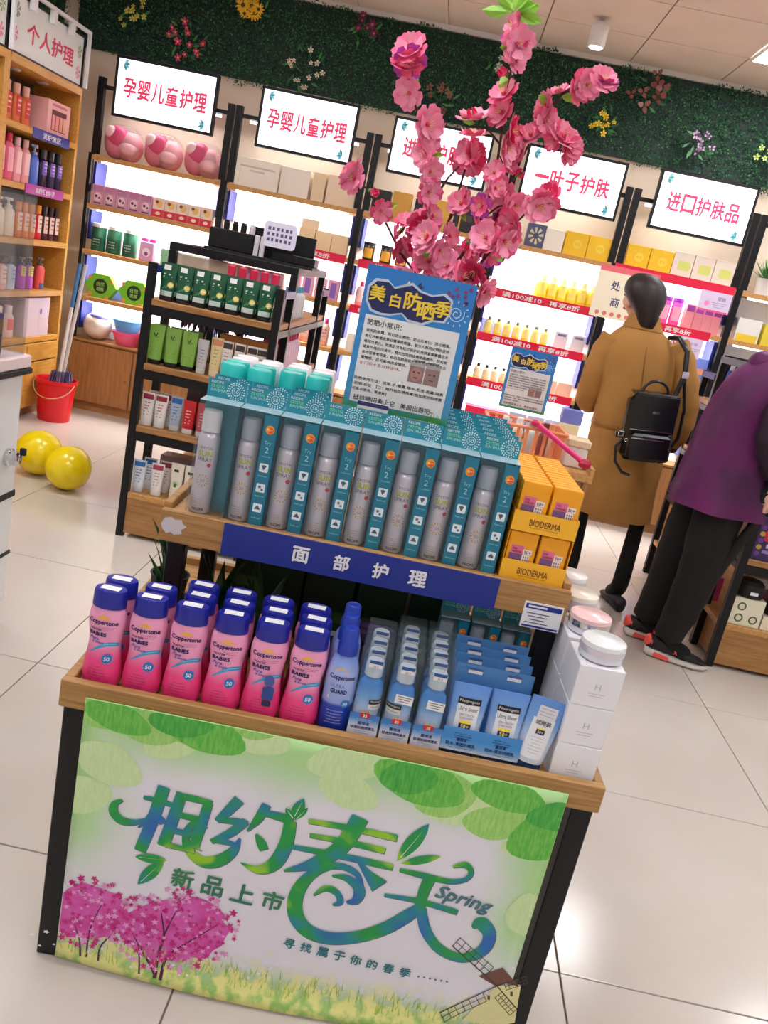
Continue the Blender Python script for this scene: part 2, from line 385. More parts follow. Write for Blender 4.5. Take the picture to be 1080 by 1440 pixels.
for b, (x0, x1) in enumerate(BAYS):
    root = link('shelf_unit', None, None, TR(x0, YS, 0)); w = x1-x0
    tag(root, 'backlit wall shelf unit '+bay_note[b], 'shelf unit', 'wall shelf units')
    def P(nm, mb, par=root): return link(nm, mb.build(nm), par)
    for px, q in ((.0005, .006), (w-.0225, w-.05)):
        P('post', MB().box(px, px+.022, -.002, .045, .515, 1.76, 'black_steel'))
        P('bracket', MB().box(q, q+.044, .02, .06, 1.76, 2.24, 'black_steel'))
    P('top_bar', MB().box(.05, w-.05, .03, .055, 2.17, 2.195, 'black_steel'))
    bar = P('wall_fill_bar', MB().box(.1, w-.1, .06, .08, 2.15, 2.165, 'led_bar')); area((x0+x1)/2, YS+.09, 2.145, w-.25, .03, 2.2 if b < 5 else .8, (math.radians(-12), 0, 0))  # added glowing bar and area light, fill for the dim wall below the signs
    P('back_panel', MB().box(.001, w-.001, .235, .25, .515, 1.74, 'white_matte'))
    for px, q in ((.024, 0), (w-.044, 1)):
        for z in SH_Z: P('side_panel', MB().box(px, px+.016, .05, .23, z-.235, z-.04, 'blue_panel'))
    for z in SH_Z:
        s = P('shelf', MB().box(.001, w-.001, .0, .235, z-.03, z, 'oak_light', .002))
        link('led_strip', MB().box(.08, w-.08, .03, .05, z-.042, z-.0305, 'led_bar').build('led_strip'), s)
        if b < 5: area((x0+x1)/2, YS+.06, z-.045, w-.2, .03, SHELF_LED, (math.radians(32), 0, 0))
    P('cabinet_body', MB().box(.001, w-.001, .015, .25, .06, .5, 'oak_panel'))
    P('kick_board', MB().box(.001, w-.001, .03, .25, 0, .06, 'oak'))
    P('cabinet_top', MB().box(.001, w-.001, -.005, .25, .5, .515, 'oak'))
    for d in range(2):
        dr = P('door', MB().box(.006+d*w/2, w/2-.006+d*w/2, -.003, .0145, .07, .49, 'oak_panel', .003))
        hx = w/2+(-.035 if d == 0 else .035)
        link('knob', MB().tube([(hx, -.003, .27), (hx, -.022, .27)], .009, 'chrome', 8).build('knob'), dr)
    # promotion strips clipped on the shelf edges
    spec = {1: [(1, .5, w-.04, '再享8折')], 2: [(1, .05, .3, '8折'), (2, .05, .26, '8折')],
            3: [(1, .03, w-.05, '满100减10   再享8折'), (2, .03, w-.05, '满100减10   再享8折'), (3, .03, w-.05, '满100减10   再享8折')],
            4: [(0, .0, w-.03, ''), (1, .3, w-.1, '再享8折'), (2, .05, w-.1, '再享8折'), (3, .05, w-.1, '满100减10')]}
    for (lv, a, c, t) in spec.get(b, []):
        z = SH_Z[lv]
        st = MB().box(a, c, -.006, -.0005, z-.045, z+.012, 'strip_red')
        st_o = P('promotion_strip', st)
        if t:
            lt = MB().text(t, .034, 'white_gloss', flat((a+c)/2, -.0066, z-.017), bold=.02, w=min((c-a)*.72, .045*len(t)))
            link('lettering', lt.build('lettering'), st_o)

# ------------------------------------------------------------------ lit signs
mat('sign_leaf', (120, 190, 220), .5, emit=.5); mat('sign_leaf2', (70, 150, 140), .5, emit=.4)
def sign(x0, x1, z0, z1, y, text, label):
    k = Kit(); w, h = x1-x0, z1-z0; fr = MB()
    for a in ((0, w, 0, .016), (0, w, h-.016, h), (0, .016, .016, h-.016), (w-.016, w, .016, h-.016)): fr.box(a[0], a[1], -.02, .02, a[2], a[3], 'black_steel')
    fr.box(.016, w-.016, .0, .02, .016, h-.016, 'black_steel')
    k.part('frame', fr)
    p = k.part('lit_face', MB().box(.016, w-.016, -.014, -.001, .016, h-.016, 'sign_face'))
    n = len(text)
    tw_ = w*.83 if n > 5 else w*.76
    for i, ch in enumerate(text):
        k.part('character', MB().text(ch, (.112 if ch != '一' else .014), 'red_text', flat(w*.5+tw_*((i+.5)/n-.5), -.0146, h*.5), w=tw_/n*.86, bold=.028), p)
    for (cx, cz, sx) in ((.05, h-.05, 1), (w-.06, .05, -1)):
        lf = MB()
        for j, a in enumerate((.2, -.4, -1.0, .8)):
            d = Vector((math.cos(a)*sx, 0, math.sin(a)*sx))*.045; e = Vector((-d.z, 0, d.x))*.22; c = Vector((cx, -.0146, cz))
            lf.poly([c, c+d*.5+e, c+d, c+d*.5-e], 'sign_leaf' if j % 2 else 'sign_leaf2')
        k.part('leaf_print', lf, p)
    return k.put('lightbox_sign', label, 'sign', TR(x0, y, z0), 'lit signs over the wall shelves')
sign(-2.46, -1.775, 2.012, 2.382, 5.93, '孕婴儿童护理', 'lit white sign with six red characters above the pink bags, leftmost')
sign(-1.485, -.838, 2.008, 2.378, 5.93, '孕婴儿童护理', 'lit white sign with six red characters above the cream boxes')
sign(-.6, .055, 2.02, 2.365, 5.93, '进口护肤品', 'lit white sign with five red characters half hidden by blossoms')
sign(.28, .935, 2.006, 2.366, 5.93, '一叶子护肤', 'lit white sign starting with a single red bar stroke')
sign(1.15, 1.785, 2.015, 2.382, 5.93, '进口护肤品', 'lit white sign with five red characters, rightmost of the row')

# ------------------------------------------------------------------ wooden cabinets along the left wall
XC = -2.62
LZ = (1.78, 1.46, 1.145, .83, .53)
mat('yellow_oak', (222, 168, 78), .45, noise=((196, 138, 54), 5, (14, 1.5, 14), .25))
for b, (y0, y1) in enumerate(((4.865, 5.81), (3.92, 4.865))):
    root = link('wall_cabinet', None, None, TR(XC, y0, 0)); w = y1-y0
    tag(root, 'yellow oak shelf cabinet in the left corner beside the mop' if b == 0 else 'yellow oak shelf cabinet at the left edge of the picture', 'cabinet', 'left wall cabinets')
    def P(nm, mb, par=root): return link(nm, mb.build(nm), par)
    P('side_board', MB().box(-.31, 0, 0, .03, 0, 2.12, 'yellow_oak')); P('side_board', MB().box(-.31, 0, w-.03, w, 0, 2.12, 'yellow_oak'))
    P('back_panel', MB().box(-.325, -.311, 0, w, 0, 2.12, pc(104, 88, 80)))
    P('top_board', MB().box(-.31, .004, .03, w-.03, 2.075, 2.12, 'yellow_oak'))
    for z in LZ: P('shelf', MB().box(-.31, .0, .03, w-.03, z-.035, z, 'yellow_oak', .002))
    for d in range(2):
        P('drawer_front', MB().box(-.004, .014, .034+d*(w-.06)/2, .03+(d+1)*(w-.06)/2-.004, .375, .49, 'yellow_oak', .002))
        dr = P('door', MB().box(-.004, .014, .034+d*(w-.06)/2, .03+(d+1)*(w-.06)/2-.004, .07, .365, 'yellow_oak', .002))
    P('kick_board', MB().box(-.3, -.03, .03, w-.03, 0, .07, 'oak'))
    for yy in (.3, .65): P('downlight', MB(TR(-.12, yy, 2.062)).lathe([(0, 0), (.03, 0), (.036, .006), (.036, .012), (0, .012)], 'silver', 12))
    # sign box above
    k = Kit(); fr = MB()
    for a in ((.02, w-.02, 0, .012), (.02, w-.02, .29, .302), (.02, .032, .012, .29), (w-.032, w-.02, .012, .29)): fr.box(-.05, .0, a[0], a[1], a[2], a[3], 'black_steel')
    k.part('frame', fr)
    p = k.part('face', MB().box(-.04, -.008, .032, w-.032, .012, .29, pc(232, 236, 232)))
    lt = MB().text('个人护理', .1, pc(214, 46, 84), lambda a, c: (-.0074, w*.52+a, .14+c), w=w*.62, bold=.03)
    k.part('lettering', lt, p)
    for (cy, cz, cl) in ((.08, .22, (130, 160, 140)), (.07, .1, (232, 130, 150)), (w-.08, .2, (150, 170, 110)), (w-.08, .08, (232, 130, 150))):
        lf = MB()
        for j in range(6):
            a = j*1.05; lf.poly([(-.0074, cy, cz), (-.0074, cy+.03*math.cos(a), cz+.04*math.sin(a)), (-.0074, cy+.03*math.cos(a+.6), cz+.04*math.sin(a+.6))], pc(*cl))
        k.part('flower_print', lf, p)
    k.put('cabinet_sign', 'pale sign board with red characters on top of the corner cabinet' if b == 0 else 'pale sign board cut off at the left picture edge', 'sign', TR(XC, y0, 2.1205), 'left cabinet signs')
    # white lamp rail around the sign
    k = Kit(); k.part('rail', MB().box(.008, .028, .0, w, 2.44, 2.46, 'white_gloss').box(.008, .028, w-.02, w, 2.125, 2.44, 'white_gloss'))
    for yy in (.18, .42, .66): k.part('lamp_head', MB().box(.004, .034, yy, yy+.035, 2.37, 2.4395, 'white_gloss'))
    k.put('lamp_rail', 'thin white rail with lamp heads above the corner cabinet' if b == 0 else 'thin white lamp rail above the cabinet at the left edge', 'rail', TR(XC, y0, 0), 'lamp rails')
# ================================================================== GOODS: kinds
def lines(mb, m, cx, cz, w, n, gap, y, h=.0022):
    for i in range(n):
        ww = w*(1-.35*((i*7) % 3)/2)
        mb.add([(cx-ww/2, y, cz-i*gap), (cx+ww/2, y, cz-i*gap), (cx+ww/2, y, cz-i*gap+h), (cx-ww/2, y, cz-i*gap+h)], [(0, 1, 2, 3)], m)
def bottle_kit(h, r, body, cap, style='flip', label=None, sy=.7, band=(.2, .7), ink=None, n=16):
    k = Kit(); hb = h*(.76 if style in ('pump', 'flip') else .82)
    prof = [(r*.86, 0), (r*.97, h*.02), (r, h*.06), (r, hb*.78), (r*.92, hb*.88), (r*.6, hb*.97), (r*.42, hb), (r*.42, hb+h*.02)]
    if style == 'wide': prof = [(r*.9, 0), (r, h*.03), (r, h*.84), (r*.96, h*.86)]; hb = h*.86
    k.part('body', MB().lathe(prof, body, n, sy=sy))
    c = MB()
    if style == 'pump':
        c.lathe([(r*.46, hb), (r*.46, hb+h*.06), (r*.16, hb+h*.08), (r*.16, hb+h*.16), (r*.5, hb+h*.17), (r*.5, h), (0, h)], cap, 10)
        c.box(-r*1.05, 0, -r*.14, r*.14, h*.955, h*.995, cap)
    elif style == 'flip': c.lathe([(r*.6, hb*.985), (r*.62, h*.98), (r*.5, h), (0, h)], cap, 12, sy=max(sy, .8))
    elif style == 'wide': c.lathe([(r*1.04, hb), (r*1.04, h*.985), (r*.98, h), (0, h)], cap, n, sy=sy)
    else: c.lathe([(r*.44, hb), (r*.44, h*.99), (r*.4, h), (0, h)], cap, 10)
    k.part('cap', c)
    if label:
        lb = MB(); rr = r*1.012; z0, z1 = h*band[0], h*band[1]; a0, a1 = -PI/2-.8, -PI/2+.8; ns = 6
        ring = lambda z: [(rr*math.cos(a0+(a1-a0)*q/ns), rr*sy*math.sin(a0+(a1-a0)*q/ns), z) for q in range(ns+1)]
        lb.loft([ring(z0), ring(z1)], label, True, False, False, closed=False)
        if ink:
            for q in range(3):
                zz = z0+(z1-z0)*(.25+.24*q); hh = (z1-z0)*(.1 if q else .06); rr2 = rr*1.006
                rg = lambda z: [(rr2*math.cos(-PI/2-.45+.9*t/3), rr2*sy*math.sin(-PI/2-.45+.9*t/3), z) for t in range(4)]
                lb.loft([rg(zz), rg(zz+hh)], ink, True, False, False, closed=False)
        k.part('label', lb)
    return k
def tube_kit(h, w, body, cap, capf=.16, thick=.5, art=None, dark=None):
    """squeeze tube standing on its cap"""
    k = Kit(); n = 16; rings = []
    for i in range(7):
        t = i/6; z = h*(capf+(1-capf)*t)
        a = w*.5*(.84+.16*t); b = w*.5*thick*(1-t)**.75+.0012
        rings.append([(a*math.cos(2*PI*q/n), b*math.sin(2*PI*q/n), z) for q in range(n)])
    k.part('body', MB().loft(rings, body))
    k.part('cap', MB().lathe([(w*.39, 0), (w*.41, h*.01), (w*.415, h*capf*.97), (w*.38, h*capf*.999)], cap, 16, sy=thick*1.05))
    if art:
        m = MB(); art(m, lambda t: w*.5*thick*(1-t)**.75*1.0+.002); k.part('print', m)
    return k
def tube_front(h, w, capf, thick):
    """maps (x, z) on the front of a squeeze tube"""
    def fn(x, z):
        t = min(max((z/h-capf)/(1-capf), 0), 1); a = w*.5*(.84+.16*t); b = w*.5*thick*(1-t)**.75+.0012
        u = max(-.97, min(.97, x/a))
        return (x, -b*math.sqrt(1-u*u)-.0007, z)
    return fn
def carton_kit(w, d, h, col, art=None, side=None):
    k = Kit(); b = MB().box(-w/2, w/2, -d/2, d/2, 0, h, col, .0015); k.part('carton', b)
    if art:
        m = MB(); art(m, -d/2-.0006); k.part('print', m)
    return k
def bx2(m, y, x0, x1, z0, z1, c): m.add([(x0, y, z0), (x1, y, z0), (x1, y, z1), (x0, y, z1)], [(0, 1, 2, 3)], c)
def pol2(m, y, pts, c): m.poly([(x, y, z) for x, z in pts], c)
def row(kit, name, fmt, cat, X, y, z, group, rz=0.0, jit=.03):
    for i, x in enumerate(X):
        yy = y[i] if isinstance(y, (list, tuple)) else y
        kit.put(name, fmt.format(o=ORD[i] if i < len(ORD) else str(i+1), n=i+1), cat, TR(x, yy, z+.0006, rz+random.uniform(-jit, jit)), group)
def span(a, b, n): return [a+(b-a)*(i+.5)/n for i in range(n)]

# ================================================================== GOODS on the back wall shelves
HOT, PALE, CREAM = pc(232, 70, 120), pc(250, 206, 206), pc(240, 224, 196)
# pink bags
k = Kit(); rings = []; n = 22
def blob(mb, m, cx, cz, rx, ry, rz, wob=.06, a=2.4, cy=0.0, lat=10):
    rg = []
    for i in range(1, lat):
        v = -PI/2+PI*i/lat; rg.append([(cx+rx*math.copysign(abs(math.cos(v)), 1)**(2/a)*math.copysign(abs(math.cos(t))**(2/a), math.cos(t))*(1+wob*math.sin(5*t+3*v)), cy+ry*abs(math.cos(v))**(2/a)*math.copysign(abs(math.sin(t))**(2/a), math.sin(t))*(1+wob*math.cos(4*t)), cz+rz*math.sin(v)) for t in [2*PI*q/n for q in range(n)]])
    mb.loft(rg, m)
k = Kit()
b = MB(); blob(b, pc(248, 172, 178, rough=.4), .045, .1, .088, .085, .1, .03); k.part('cushion', b)
b = MB(); blob(b, pc(244, 140, 160, rough=.4), -.05, .115, .084, .085, .112, .03); k.part('cushion', b)
b = MB(); blob(b, HOT, -.034, .14, .078, .07, .08, .02, cy=-.026); k.part('flap', b)
b = MB(); blob(b, PALE, -.075, .17, .04, .03, .042, .0, 2.0, cy=-.072); k.part('badge', b)
b = MB(); blob(b, pc(250, 186, 190, rough=.4), .05, .08, .07, .06, .05, .05, cy=-.04); k.part('fold', b)
b = MB(); blob(b, 'clear_plastic', .0, .119, .136, .1, .118, .04, 3.0); k.part('clear_bag', b)
for i, x in enumerate((-2.41, -2.13, -1.85)):
    k.put('pink_bag', '%s plump pink bag in clear plastic on the top left shelf' % ('leftmost', 'middle', 'rightmost')[i], 'bag', TR(x, YS+.115, 1.7508, rz=.02*i, s=.98), 'pink bags on the top shelf')
def a_mauve(m, y):
    bx2(m, y, -.036, .036, .085, .122, pc(196, 130, 168)); pol2(m, y-.0002, disc(0, .05, .026, 10, .03), pc(246, 214, 222))
    pol2(m, y-.0004, disc(-.01, .055, .01, 8), pc(70, 40, 60)); pol2(m, y-.0004, disc(.012, .045, .008, 8), pc(110, 50, 80)); bx2(m, y-.0003, -.025, .025, .008, .016, pc(90, 50, 90))
row(carton_kit(.083, .07, .13, pc(214, 158, 184), a_mauve), 'baby_care_box', '{o} mauve carton from the left in the row under the pink bags', 'box', span(-2.556, -2.132, 5), YS+.045, SH_Z[1], 'mauve cartons', jit=.01)
def a_redc(m, y):
    bx2(m, y, -.04, .04, .002, .05, pc(224, 50, 74)); pol2(m, y-.0002, disc(.005, .088, .024, 9), pc(240, 200, 120)); pol2(m, y-.0004, disc(-.012, .1, .012, 7), pc(140, 70, 40))
    pol2(m, y-.0003, disc(0, .026, .018, 8, .012), pc(250, 226, 200))
row(carton_kit(.081, .07, .128, pc(246, 222, 206), a_redc), 'baby_care_box', '{o} red and cream carton from the left under the pink bags', 'box', span(-2.128, -1.708, 5), YS+.045, SH_Z[1], 'red and cream cartons', jit=.01)
GJ = pc(44, 112, 84, rough=.2)
row(bottle_kit(.185, .05, GJ, pc(232, 244, 240), 'wide', pc(30, 84, 62), sy=1.0, band=(.1, .5), ink=pc(180, 220, 200)), 'green_jar', '{o} green jar with white lid from the left, above the hexagon boxes', 'jar', (-2.505, -2.395, -2.28), YS+.09, SH_Z[2], 'green jars with white lids')
k = Kit(); k.part('body', MB().box(-.05, .05, -.03, .03, 0, .13, pc(226, 170, 214), .004)); m = MB(); pol2(m, -.0306, disc(0, .06, .03, 12), pc(250, 236, 246)); pol2(m, -.0308, disc(0, .05, .014, 10), pc(150, 60, 170)); k.part('print', m)
for sx in (-1, 1):
    m = MB(); blob(m, pc(180, 30, 120), sx*.028, .142, .026, .016, .018, lat=6); k.part('bow', m)
k.put('doll_box', 'small lilac gift box with a magenta bow beside the green jars', 'box', TR(-2.14, YS+.06, SH_Z[2]+.0006))
carton_kit(.11, .07, .11, pc(150, 206, 170)).put('mint_box', 'pale mint green carton above the hexagon boxes', 'box', TR(-1.98, YS+.06, SH_Z[2]+.0006))
carton_kit(.13, .07, .1, pc(226, 232, 226)).put('white_box', 'low white carton beside the pale mint carton', 'box', TR(-1.82, YS+.07, SH_Z[2]+.0006))
# hexagon boxes
k = Kit(); hx = [(.117*math.cos(a), .094*math.sin(a)) for a in [PI*q/3 for q in range(6)]]
k.part('box', MB().prism(hx, -.03, .03, pc(122, 204, 52)))
m = MB(); pol2(m, -.0306, disc(0, 0, .052, 18), pc(20, 50, 24)); m.text('自然', .03, pc(150, 210, 110), flat(0, -.0312, .015), bold=.02); m.text('面膜', .026, pc(150, 210, 110), flat(0, -.0312, -.02), bold=.02)
for (a, b) in ((-.08, .05), (.075, .04), (-.07, -.06), (.05, -.075)): pol2(m, -.0306, disc(a, b, .014, 7), pc(240, 150, 60))
k.part('print', m)
row(k, 'hexagon_box', '{o} lime green hexagon box from the left with black round badge', 'box', (-2.438, -2.195), YS+.07, SH_Z[3]+.0812, 'lime green hexagon boxes', jit=.05)
carton_kit(.12, .05, .1, pc(120, 140, 226)).put('blue_box', 'periwinkle blue carton peeping between the hexagon boxes', 'box', TR(-2.33, YS+.15, SH_Z[3]+.0006))
# bowls on the base cabinet top
k = Kit(); b = MB(); blob(b, pc(238, 222, 206, rough=.3), 0, .098, .1, .1, .098, .0, 2.0); k.part('globe', b)
m = MB(); blob(m, pc(128, 126, 214), .012, .165, .07, .07, .036, 0, 2.0, cy=-.01); k.part('lid', m); m = MB(); blob(m, pc(30, 34, 110), .03, .186, .03, .03, .016, 0, 2.0, cy=-.01); k.part('hole', m)
k.put('round_pot', 'cream round pot with a lilac lid on the low cabinet', 'pot', TR(-2.455, YS+.105, .5155))
def bowl(r0, r1, h, m): return MB().lathe([(r0, 0), (r1*.93, h*.75), (r1, h*.96), (r1*1.06, h), (r1*1.04, h*.9), (r1*.9, h*.72), (r0*.9, h*.12), (0, h*.1)], m, 24)
k = Kit(); k.part('bowl', bowl(.07, .105, .095, pc(240, 96, 140))); k.put('plastic_bowl', 'pink plastic bowl under the blue one on the low cabinet', 'bowl', TR(-2.235, YS+.11, .5155))
k = Kit(); k.part('bowl', bowl(.075, .108, .085, pc(96, 170, 230))); k.put('plastic_bowl', 'light blue plastic bowl stacked on the pink bowl', 'bowl', TR(-2.24, YS+.112, .6115))
k = Kit(); k.part('tub', bowl(.075, .1, .17, pc(226, 30, 70))); k.part('handle', MB().tube([(.1*math.cos(PI+PI*q/10), -.02-.09*math.sin(PI*q/10)*.9, .15-.08*math.sin(PI*q/10)) for q in range(11)], .003, pc(240, 220, 200), 6))
k.put('plastic_tub', 'crimson plastic tub with a wire handle beside the bowls', 'tub', TR(-2.015, YS+.11, .5155))

# bay 2: cream gift boxes
def a_cream(m, y): bx2(m, y, -.12, .12, .125, .137, pc(214, 204, 190)); bx2(m, y, -.05, .05, .1, .112, pc(220, 206, 196)); bx2(m, y, -.12, -.117, .02, .12, pc(226, 214, 200))
carton_kit(.3, .15, .185, pc(250, 240, 226), a_cream).put('gift_box', 'wide white gift box, left one under the second lit sign', 'box', TR(-1.455, YS+.11, 1.7506))
carton_kit(.2, .15, .18, pc(250, 238, 224), a_cream and None).put('gift_box', 'white gift box in the middle under the second lit sign', 'box', TR(-1.195, YS+.11, 1.7506))
carton_kit(.085, .13, .185, pc(240, 214, 176)).put('gift_box', 'narrow tan gift box right of the white ones', 'box', TR(-1.03, YS+.1, 1.7506))
carton_kit(.2, .14, .19, pc(246, 220, 190)).put('gift_box', 'broad peach gift box beside the bracket, under second sign', 'box', TR(-.875, YS+.11, 1.7506))
row(carton_kit(.11, .09, .135, pc(244, 214, 170)), 'cream_carton', '{o} sandy cream carton from the left over the 8-discount strip', 'box', (-1.05, -.935, -.82), YS+.06, SH_Z[1], 'sandy cream cartons', jit=.01)
carton_kit(.12, .08, .06, pc(250, 226, 190)).put('cream_carton', 'low cream carton lying on the first sandy carton', 'box', TR(-1.04, YS+.07, SH_Z[1]+.1366))
row(bottle_kit(.17, .03, pc(240, 190, 170), pc(180, 130, 210), 'flip', pc(250, 224, 214)), 'lotion_bottle', '{o} peach lotion bottle with lilac cap behind the black rack', 'bottle', span(-1.62, -1.15, 6), YS+.08, SH_Z[2], 'peach lotion bottles')
row(carton_kit(.075, .06, .14, pc(238, 176, 196), lambda m, y: bx2(m, y, -.02, .02, .02, .12, pc(150, 110, 200))), 'pink_carton', '{o} rose carton with violet stripe from the left, second bay', 'box', (-1.08, -.99, -.9, -.81), YS+.06, SH_Z[2], 'rose cartons')
row(bottle_kit(.19, .034, pc(244, 176, 160), pc(230, 60, 120), 'screw', pc(250, 210, 190), ink=pc(220, 90, 140)), 'toner_bottle', '{o} coral toner bottle from the left on the lower second bay', 'bottle', span(-1.2, -.785, 6), YS+.07, SH_Z[3], 'coral toner bottles')
row(carton_kit(.12, .1, .13, pc(120, 130, 220)), 'blue_carton', '{o} cornflower carton on the low cabinet of the second bay', 'box', (-1.3, -1.15, -.97, -.835), YS+.08, .515, 'cornflower cartons')
# bay 3
GOLD = pc(232, 180, 60)
def a_black(m, y): bx2(m, y, -.03, .03, .07, .11, pc(70, 60, 50)); bx2(m, y, -.055, -.045, .0, .16, GOLD)
carton_kit(.19, .1, .17, pc(34, 28, 32), a_black).put('gift_box', 'black gift box with gold edge behind the blossom branches', 'box', TR(-.005, YS+.08, 1.7506))
carton_kit(.13, .1, .17, pc(224, 172, 66)).put('gift_box', 'gold gift box left of the black one', 'box', TR(-.185, YS+.08, 1.7506))
carton_kit(.1, .1, .15, pc(30, 26, 30)).put('gift_box', 'small black gift box behind the thick blossom stem', 'box', TR(-.32, YS+.08, 1.7506))
carton_kit(.13, .1, .17, pc(216, 160, 58)).put('gift_box', 'ochre gift box nearest the second bracket', 'box', TR(-.46, YS+.08, 1.7506))
carton_kit(.12, .1, .16, pc(26, 24, 28)).put('gift_box', 'matt black gift box against the second bracket post', 'box', TR(-.6, YS+.09, 1.7506))
row(bottle_kit(.13, .04, pc(60, 40, 30, rough=.2), pc(20, 18, 20), 'wide', GOLD, sy=1.0), 'cream_jar', '{o} dark jar with gold label from the left, third bay', 'jar', (-.62, -.5, -.39, -.28), YS+.08, SH_Z[1], 'dark jars with gold labels')
row(bottle_kit(.16, .034, pc(210, 160, 226), pc(120, 60, 170), 'flip', pc(240, 220, 246)), 'lotion_bottle', '{o} violet lotion bottle from the left behind the blossoms', 'bottle', (-.17, -.08, .01, .1), YS+.08, SH_Z[1], 'violet lotion bottles')
row(bottle_kit(.17, .033, pc(236, 150, 160), pc(150, 30, 50), 'screw', pc(250, 220, 214)), 'serum_bottle', '{o} rosy serum bottle with wine cap beside the poster', 'bottle', span(-.66, -.1, 7), YS+.08, SH_Z[2], 'rosy serum bottles')
row(carton_kit(.1, .08, .13, pc(250, 236, 220)), 'white_carton', '{o} ivory carton from the left on the lower third bay', 'box', span(-.66, .14, 7), YS+.07, SH_Z[3], 'ivory cartons')
# bay 4
def a_navy(m, y):
    for a in range(8): pol2(m, y, [(0, .075), (.05*math.cos(a*.785), .075+.055*math.sin(a*.785)), (.05*math.cos(a*.785+.4), .075+.055*math.sin(a*.785+.4))], pc(214, 204, 160))
    pol2(m, y-.0003, disc(0, .075, .02, 10), pc(70, 74, 110))
carton_kit(.125, .1, .15, pc(84, 86, 120), a_navy).put('gift_box', 'slate blue gift box with a pale flower emblem', 'box', TR(.465, YS+.08, 1.7506))
carton_kit(.13, .1, .14, pc(250, 240, 224)).put('gift_box', 'off-white gift box right of the slate blue one', 'box', TR(.588, YS+.08, 1.7506))
carton_kit(.1, .1, .13, pc(246, 232, 214)).put('gift_box', 'ivory gift box hidden behind the blossom spray, fourth bay', 'box', TR(.32, YS+.09, 1.7506))
def a_yel(m, y): pol2(m, y, disc(.01, .075, .03, 12), pc(250, 214, 70)); m.text('年货', .02, pc(236, 190, 40), flat(.01, y-.0003, .075), bold=.02)
ky = carton_kit(.152, .1, .15, pc(246, 196, 30), a_yel)
for x, t in ((.737, 'first yellow gift box from the left, before the bracket'), (.892, 'second yellow gift box from the left, touching the bracket')): ky.put('yellow_gift_box', t, 'box', TR(x, YS+.08, 1.7506), 'yellow gift boxes')
for x, t in ((1.155, 'third yellow gift box from the left, after the bracket'), (1.312, 'fourth yellow gift box from the left, before the cream boxes')): ky.put('yellow_gift_box', t, 'box', TR(x, YS+.08, 1.7506), 'yellow gift boxes')
row(bottle_kit(.16, .034, pc(240, 220, 60, rough=.25), pc(250, 240, 180), 'flip', pc(250, 236, 120), sy=.8), 'yellow_bottle', '{o} lemon yellow bottle from the left over the top red strip', 'bottle', span(.56, .97, 6), YS+.07, SH_Z[1], 'lemon yellow bottles')
row(carton_kit(.09, .07, .1, pc(250, 226, 80)), 'yellow_carton', '{o} small yellow carton behind the lemon bottles', 'box', (.6, .71, .82, .92), YS+.16, SH_Z[1], 'small yellow cartons')
row(carton_kit(.13, .06, .1, pc(150, 160, 226)), 'pale_blue_carton', '{o} pale blue carton at the left of the fourth bay', 'box', (.31, .45), YS+.15, SH_Z[2], 'pale blue cartons')
row(bottle_kit(.12, .026, pc(232, 206, 70, rough=.2), pc(120, 120, 110), 'screw', pc(246, 232, 150)), 'serum_bottle', '{o} amber yellow serum bottle over the middle red strip', 'bottle', span(.26, .72, 7), YS+.06, SH_Z[2], 'amber serum bottles')
row(carton_kit(.09, .07, .12, pc(226, 224, 240), lambda m, y: bx2(m, y, -.03, .03, .09, .105, pc(120, 120, 170))), 'white_carton', '{o} white carton with slate band over the middle red strip', 'box', (.8, .92), YS+.08, SH_Z[2], 'white cartons with slate band')
row(bottle_kit(.11, .024, pc(244, 224, 170, rough=.2), pc(20, 18, 18), 'screw', pc(250, 240, 200)), 'serum_bottle', '{o} cream serum bottle with black cap over the bottom strip', 'bottle', span(.26, .62, 6), YS+.06, SH_Z[3], 'black-capped serum bottles')
row(carton_kit(.1, .07, .1, pc(250, 214, 190)), 'peach_carton', '{o} peach carton over the bottom red strip', 'box', (.69, .8, .91), YS+.08, SH_Z[3], 'peach cartons')
carton_kit(.3, .12, .11, pc(230, 30, 80)).put('red_box', 'long red box on the low cabinet below the strips', 'box', TR(.42, YS+.1, .5156))
row(carton_kit(.12, .1, .13, pc(200, 206, 240)), 'pale_carton', '{o} icy blue carton on the low cabinet, fourth bay', 'box', (.64, .77, .9), YS+.1, .515, 'icy blue cartons')
# bay 5
def a_cg(m, y): pol2(m, y, rrect(-.03, .05, .05, .11, .012), pc(214, 218, 120))
row(carton_kit(.134, .1, .165, pc(238, 222, 206), a_cg), 'cream_gift_box', '{o} cream gift box with olive patch under the last sign', 'box', (1.458, 1.596, 1.734), YS+.08, SH_Z[0], 'cream boxes with olive patch', jit=.01)
row(bottle_kit(.19, .036, pc(240, 90, 190, rough=.25), pc(130, 30, 170), 'wide', pc(246, 170, 200), sy=.7), 'magenta_bottle', '{o} magenta bottle with purple cap right of the tan coat', 'bottle', span(1.08, 1.55, 6), YS+.07, SH_Z[1], 'magenta bottles')
row(carton_kit(.06, .07, .17, pc(236, 150, 160), lambda m, y: bx2(m, y, -.025, .025, .12, .16, pc(150, 60, 150))), 'rose_carton', '{o} rosy carton with plum top under the lilac price card', 'box', span(1.565, 1.81, 4), YS+.06, SH_Z[1], 'rosy cartons with plum tops')
row(carton_kit(.11, .08, .14, pc(120, 140, 220), lambda m, y: bx2(m, y, -.05, .05, .03, .07, pc(240, 160, 130))), 'blue_carton', '{o} blue carton with apricot band behind the tan coat', 'box', span(1.08, 1.82, 6), YS+.07, SH_Z[2], 'blue cartons with apricot band')
row(bottle_kit(.16, .03, pc(226, 60, 140), pc(120, 40, 130), 'flip', pc(244, 150, 190)), 'magenta_tube', '{o} fuchsia bottle low behind the tan coat', 'bottle', span(1.08, 1.82, 8), YS+.07, SH_Z[3], 'fuchsia bottles')
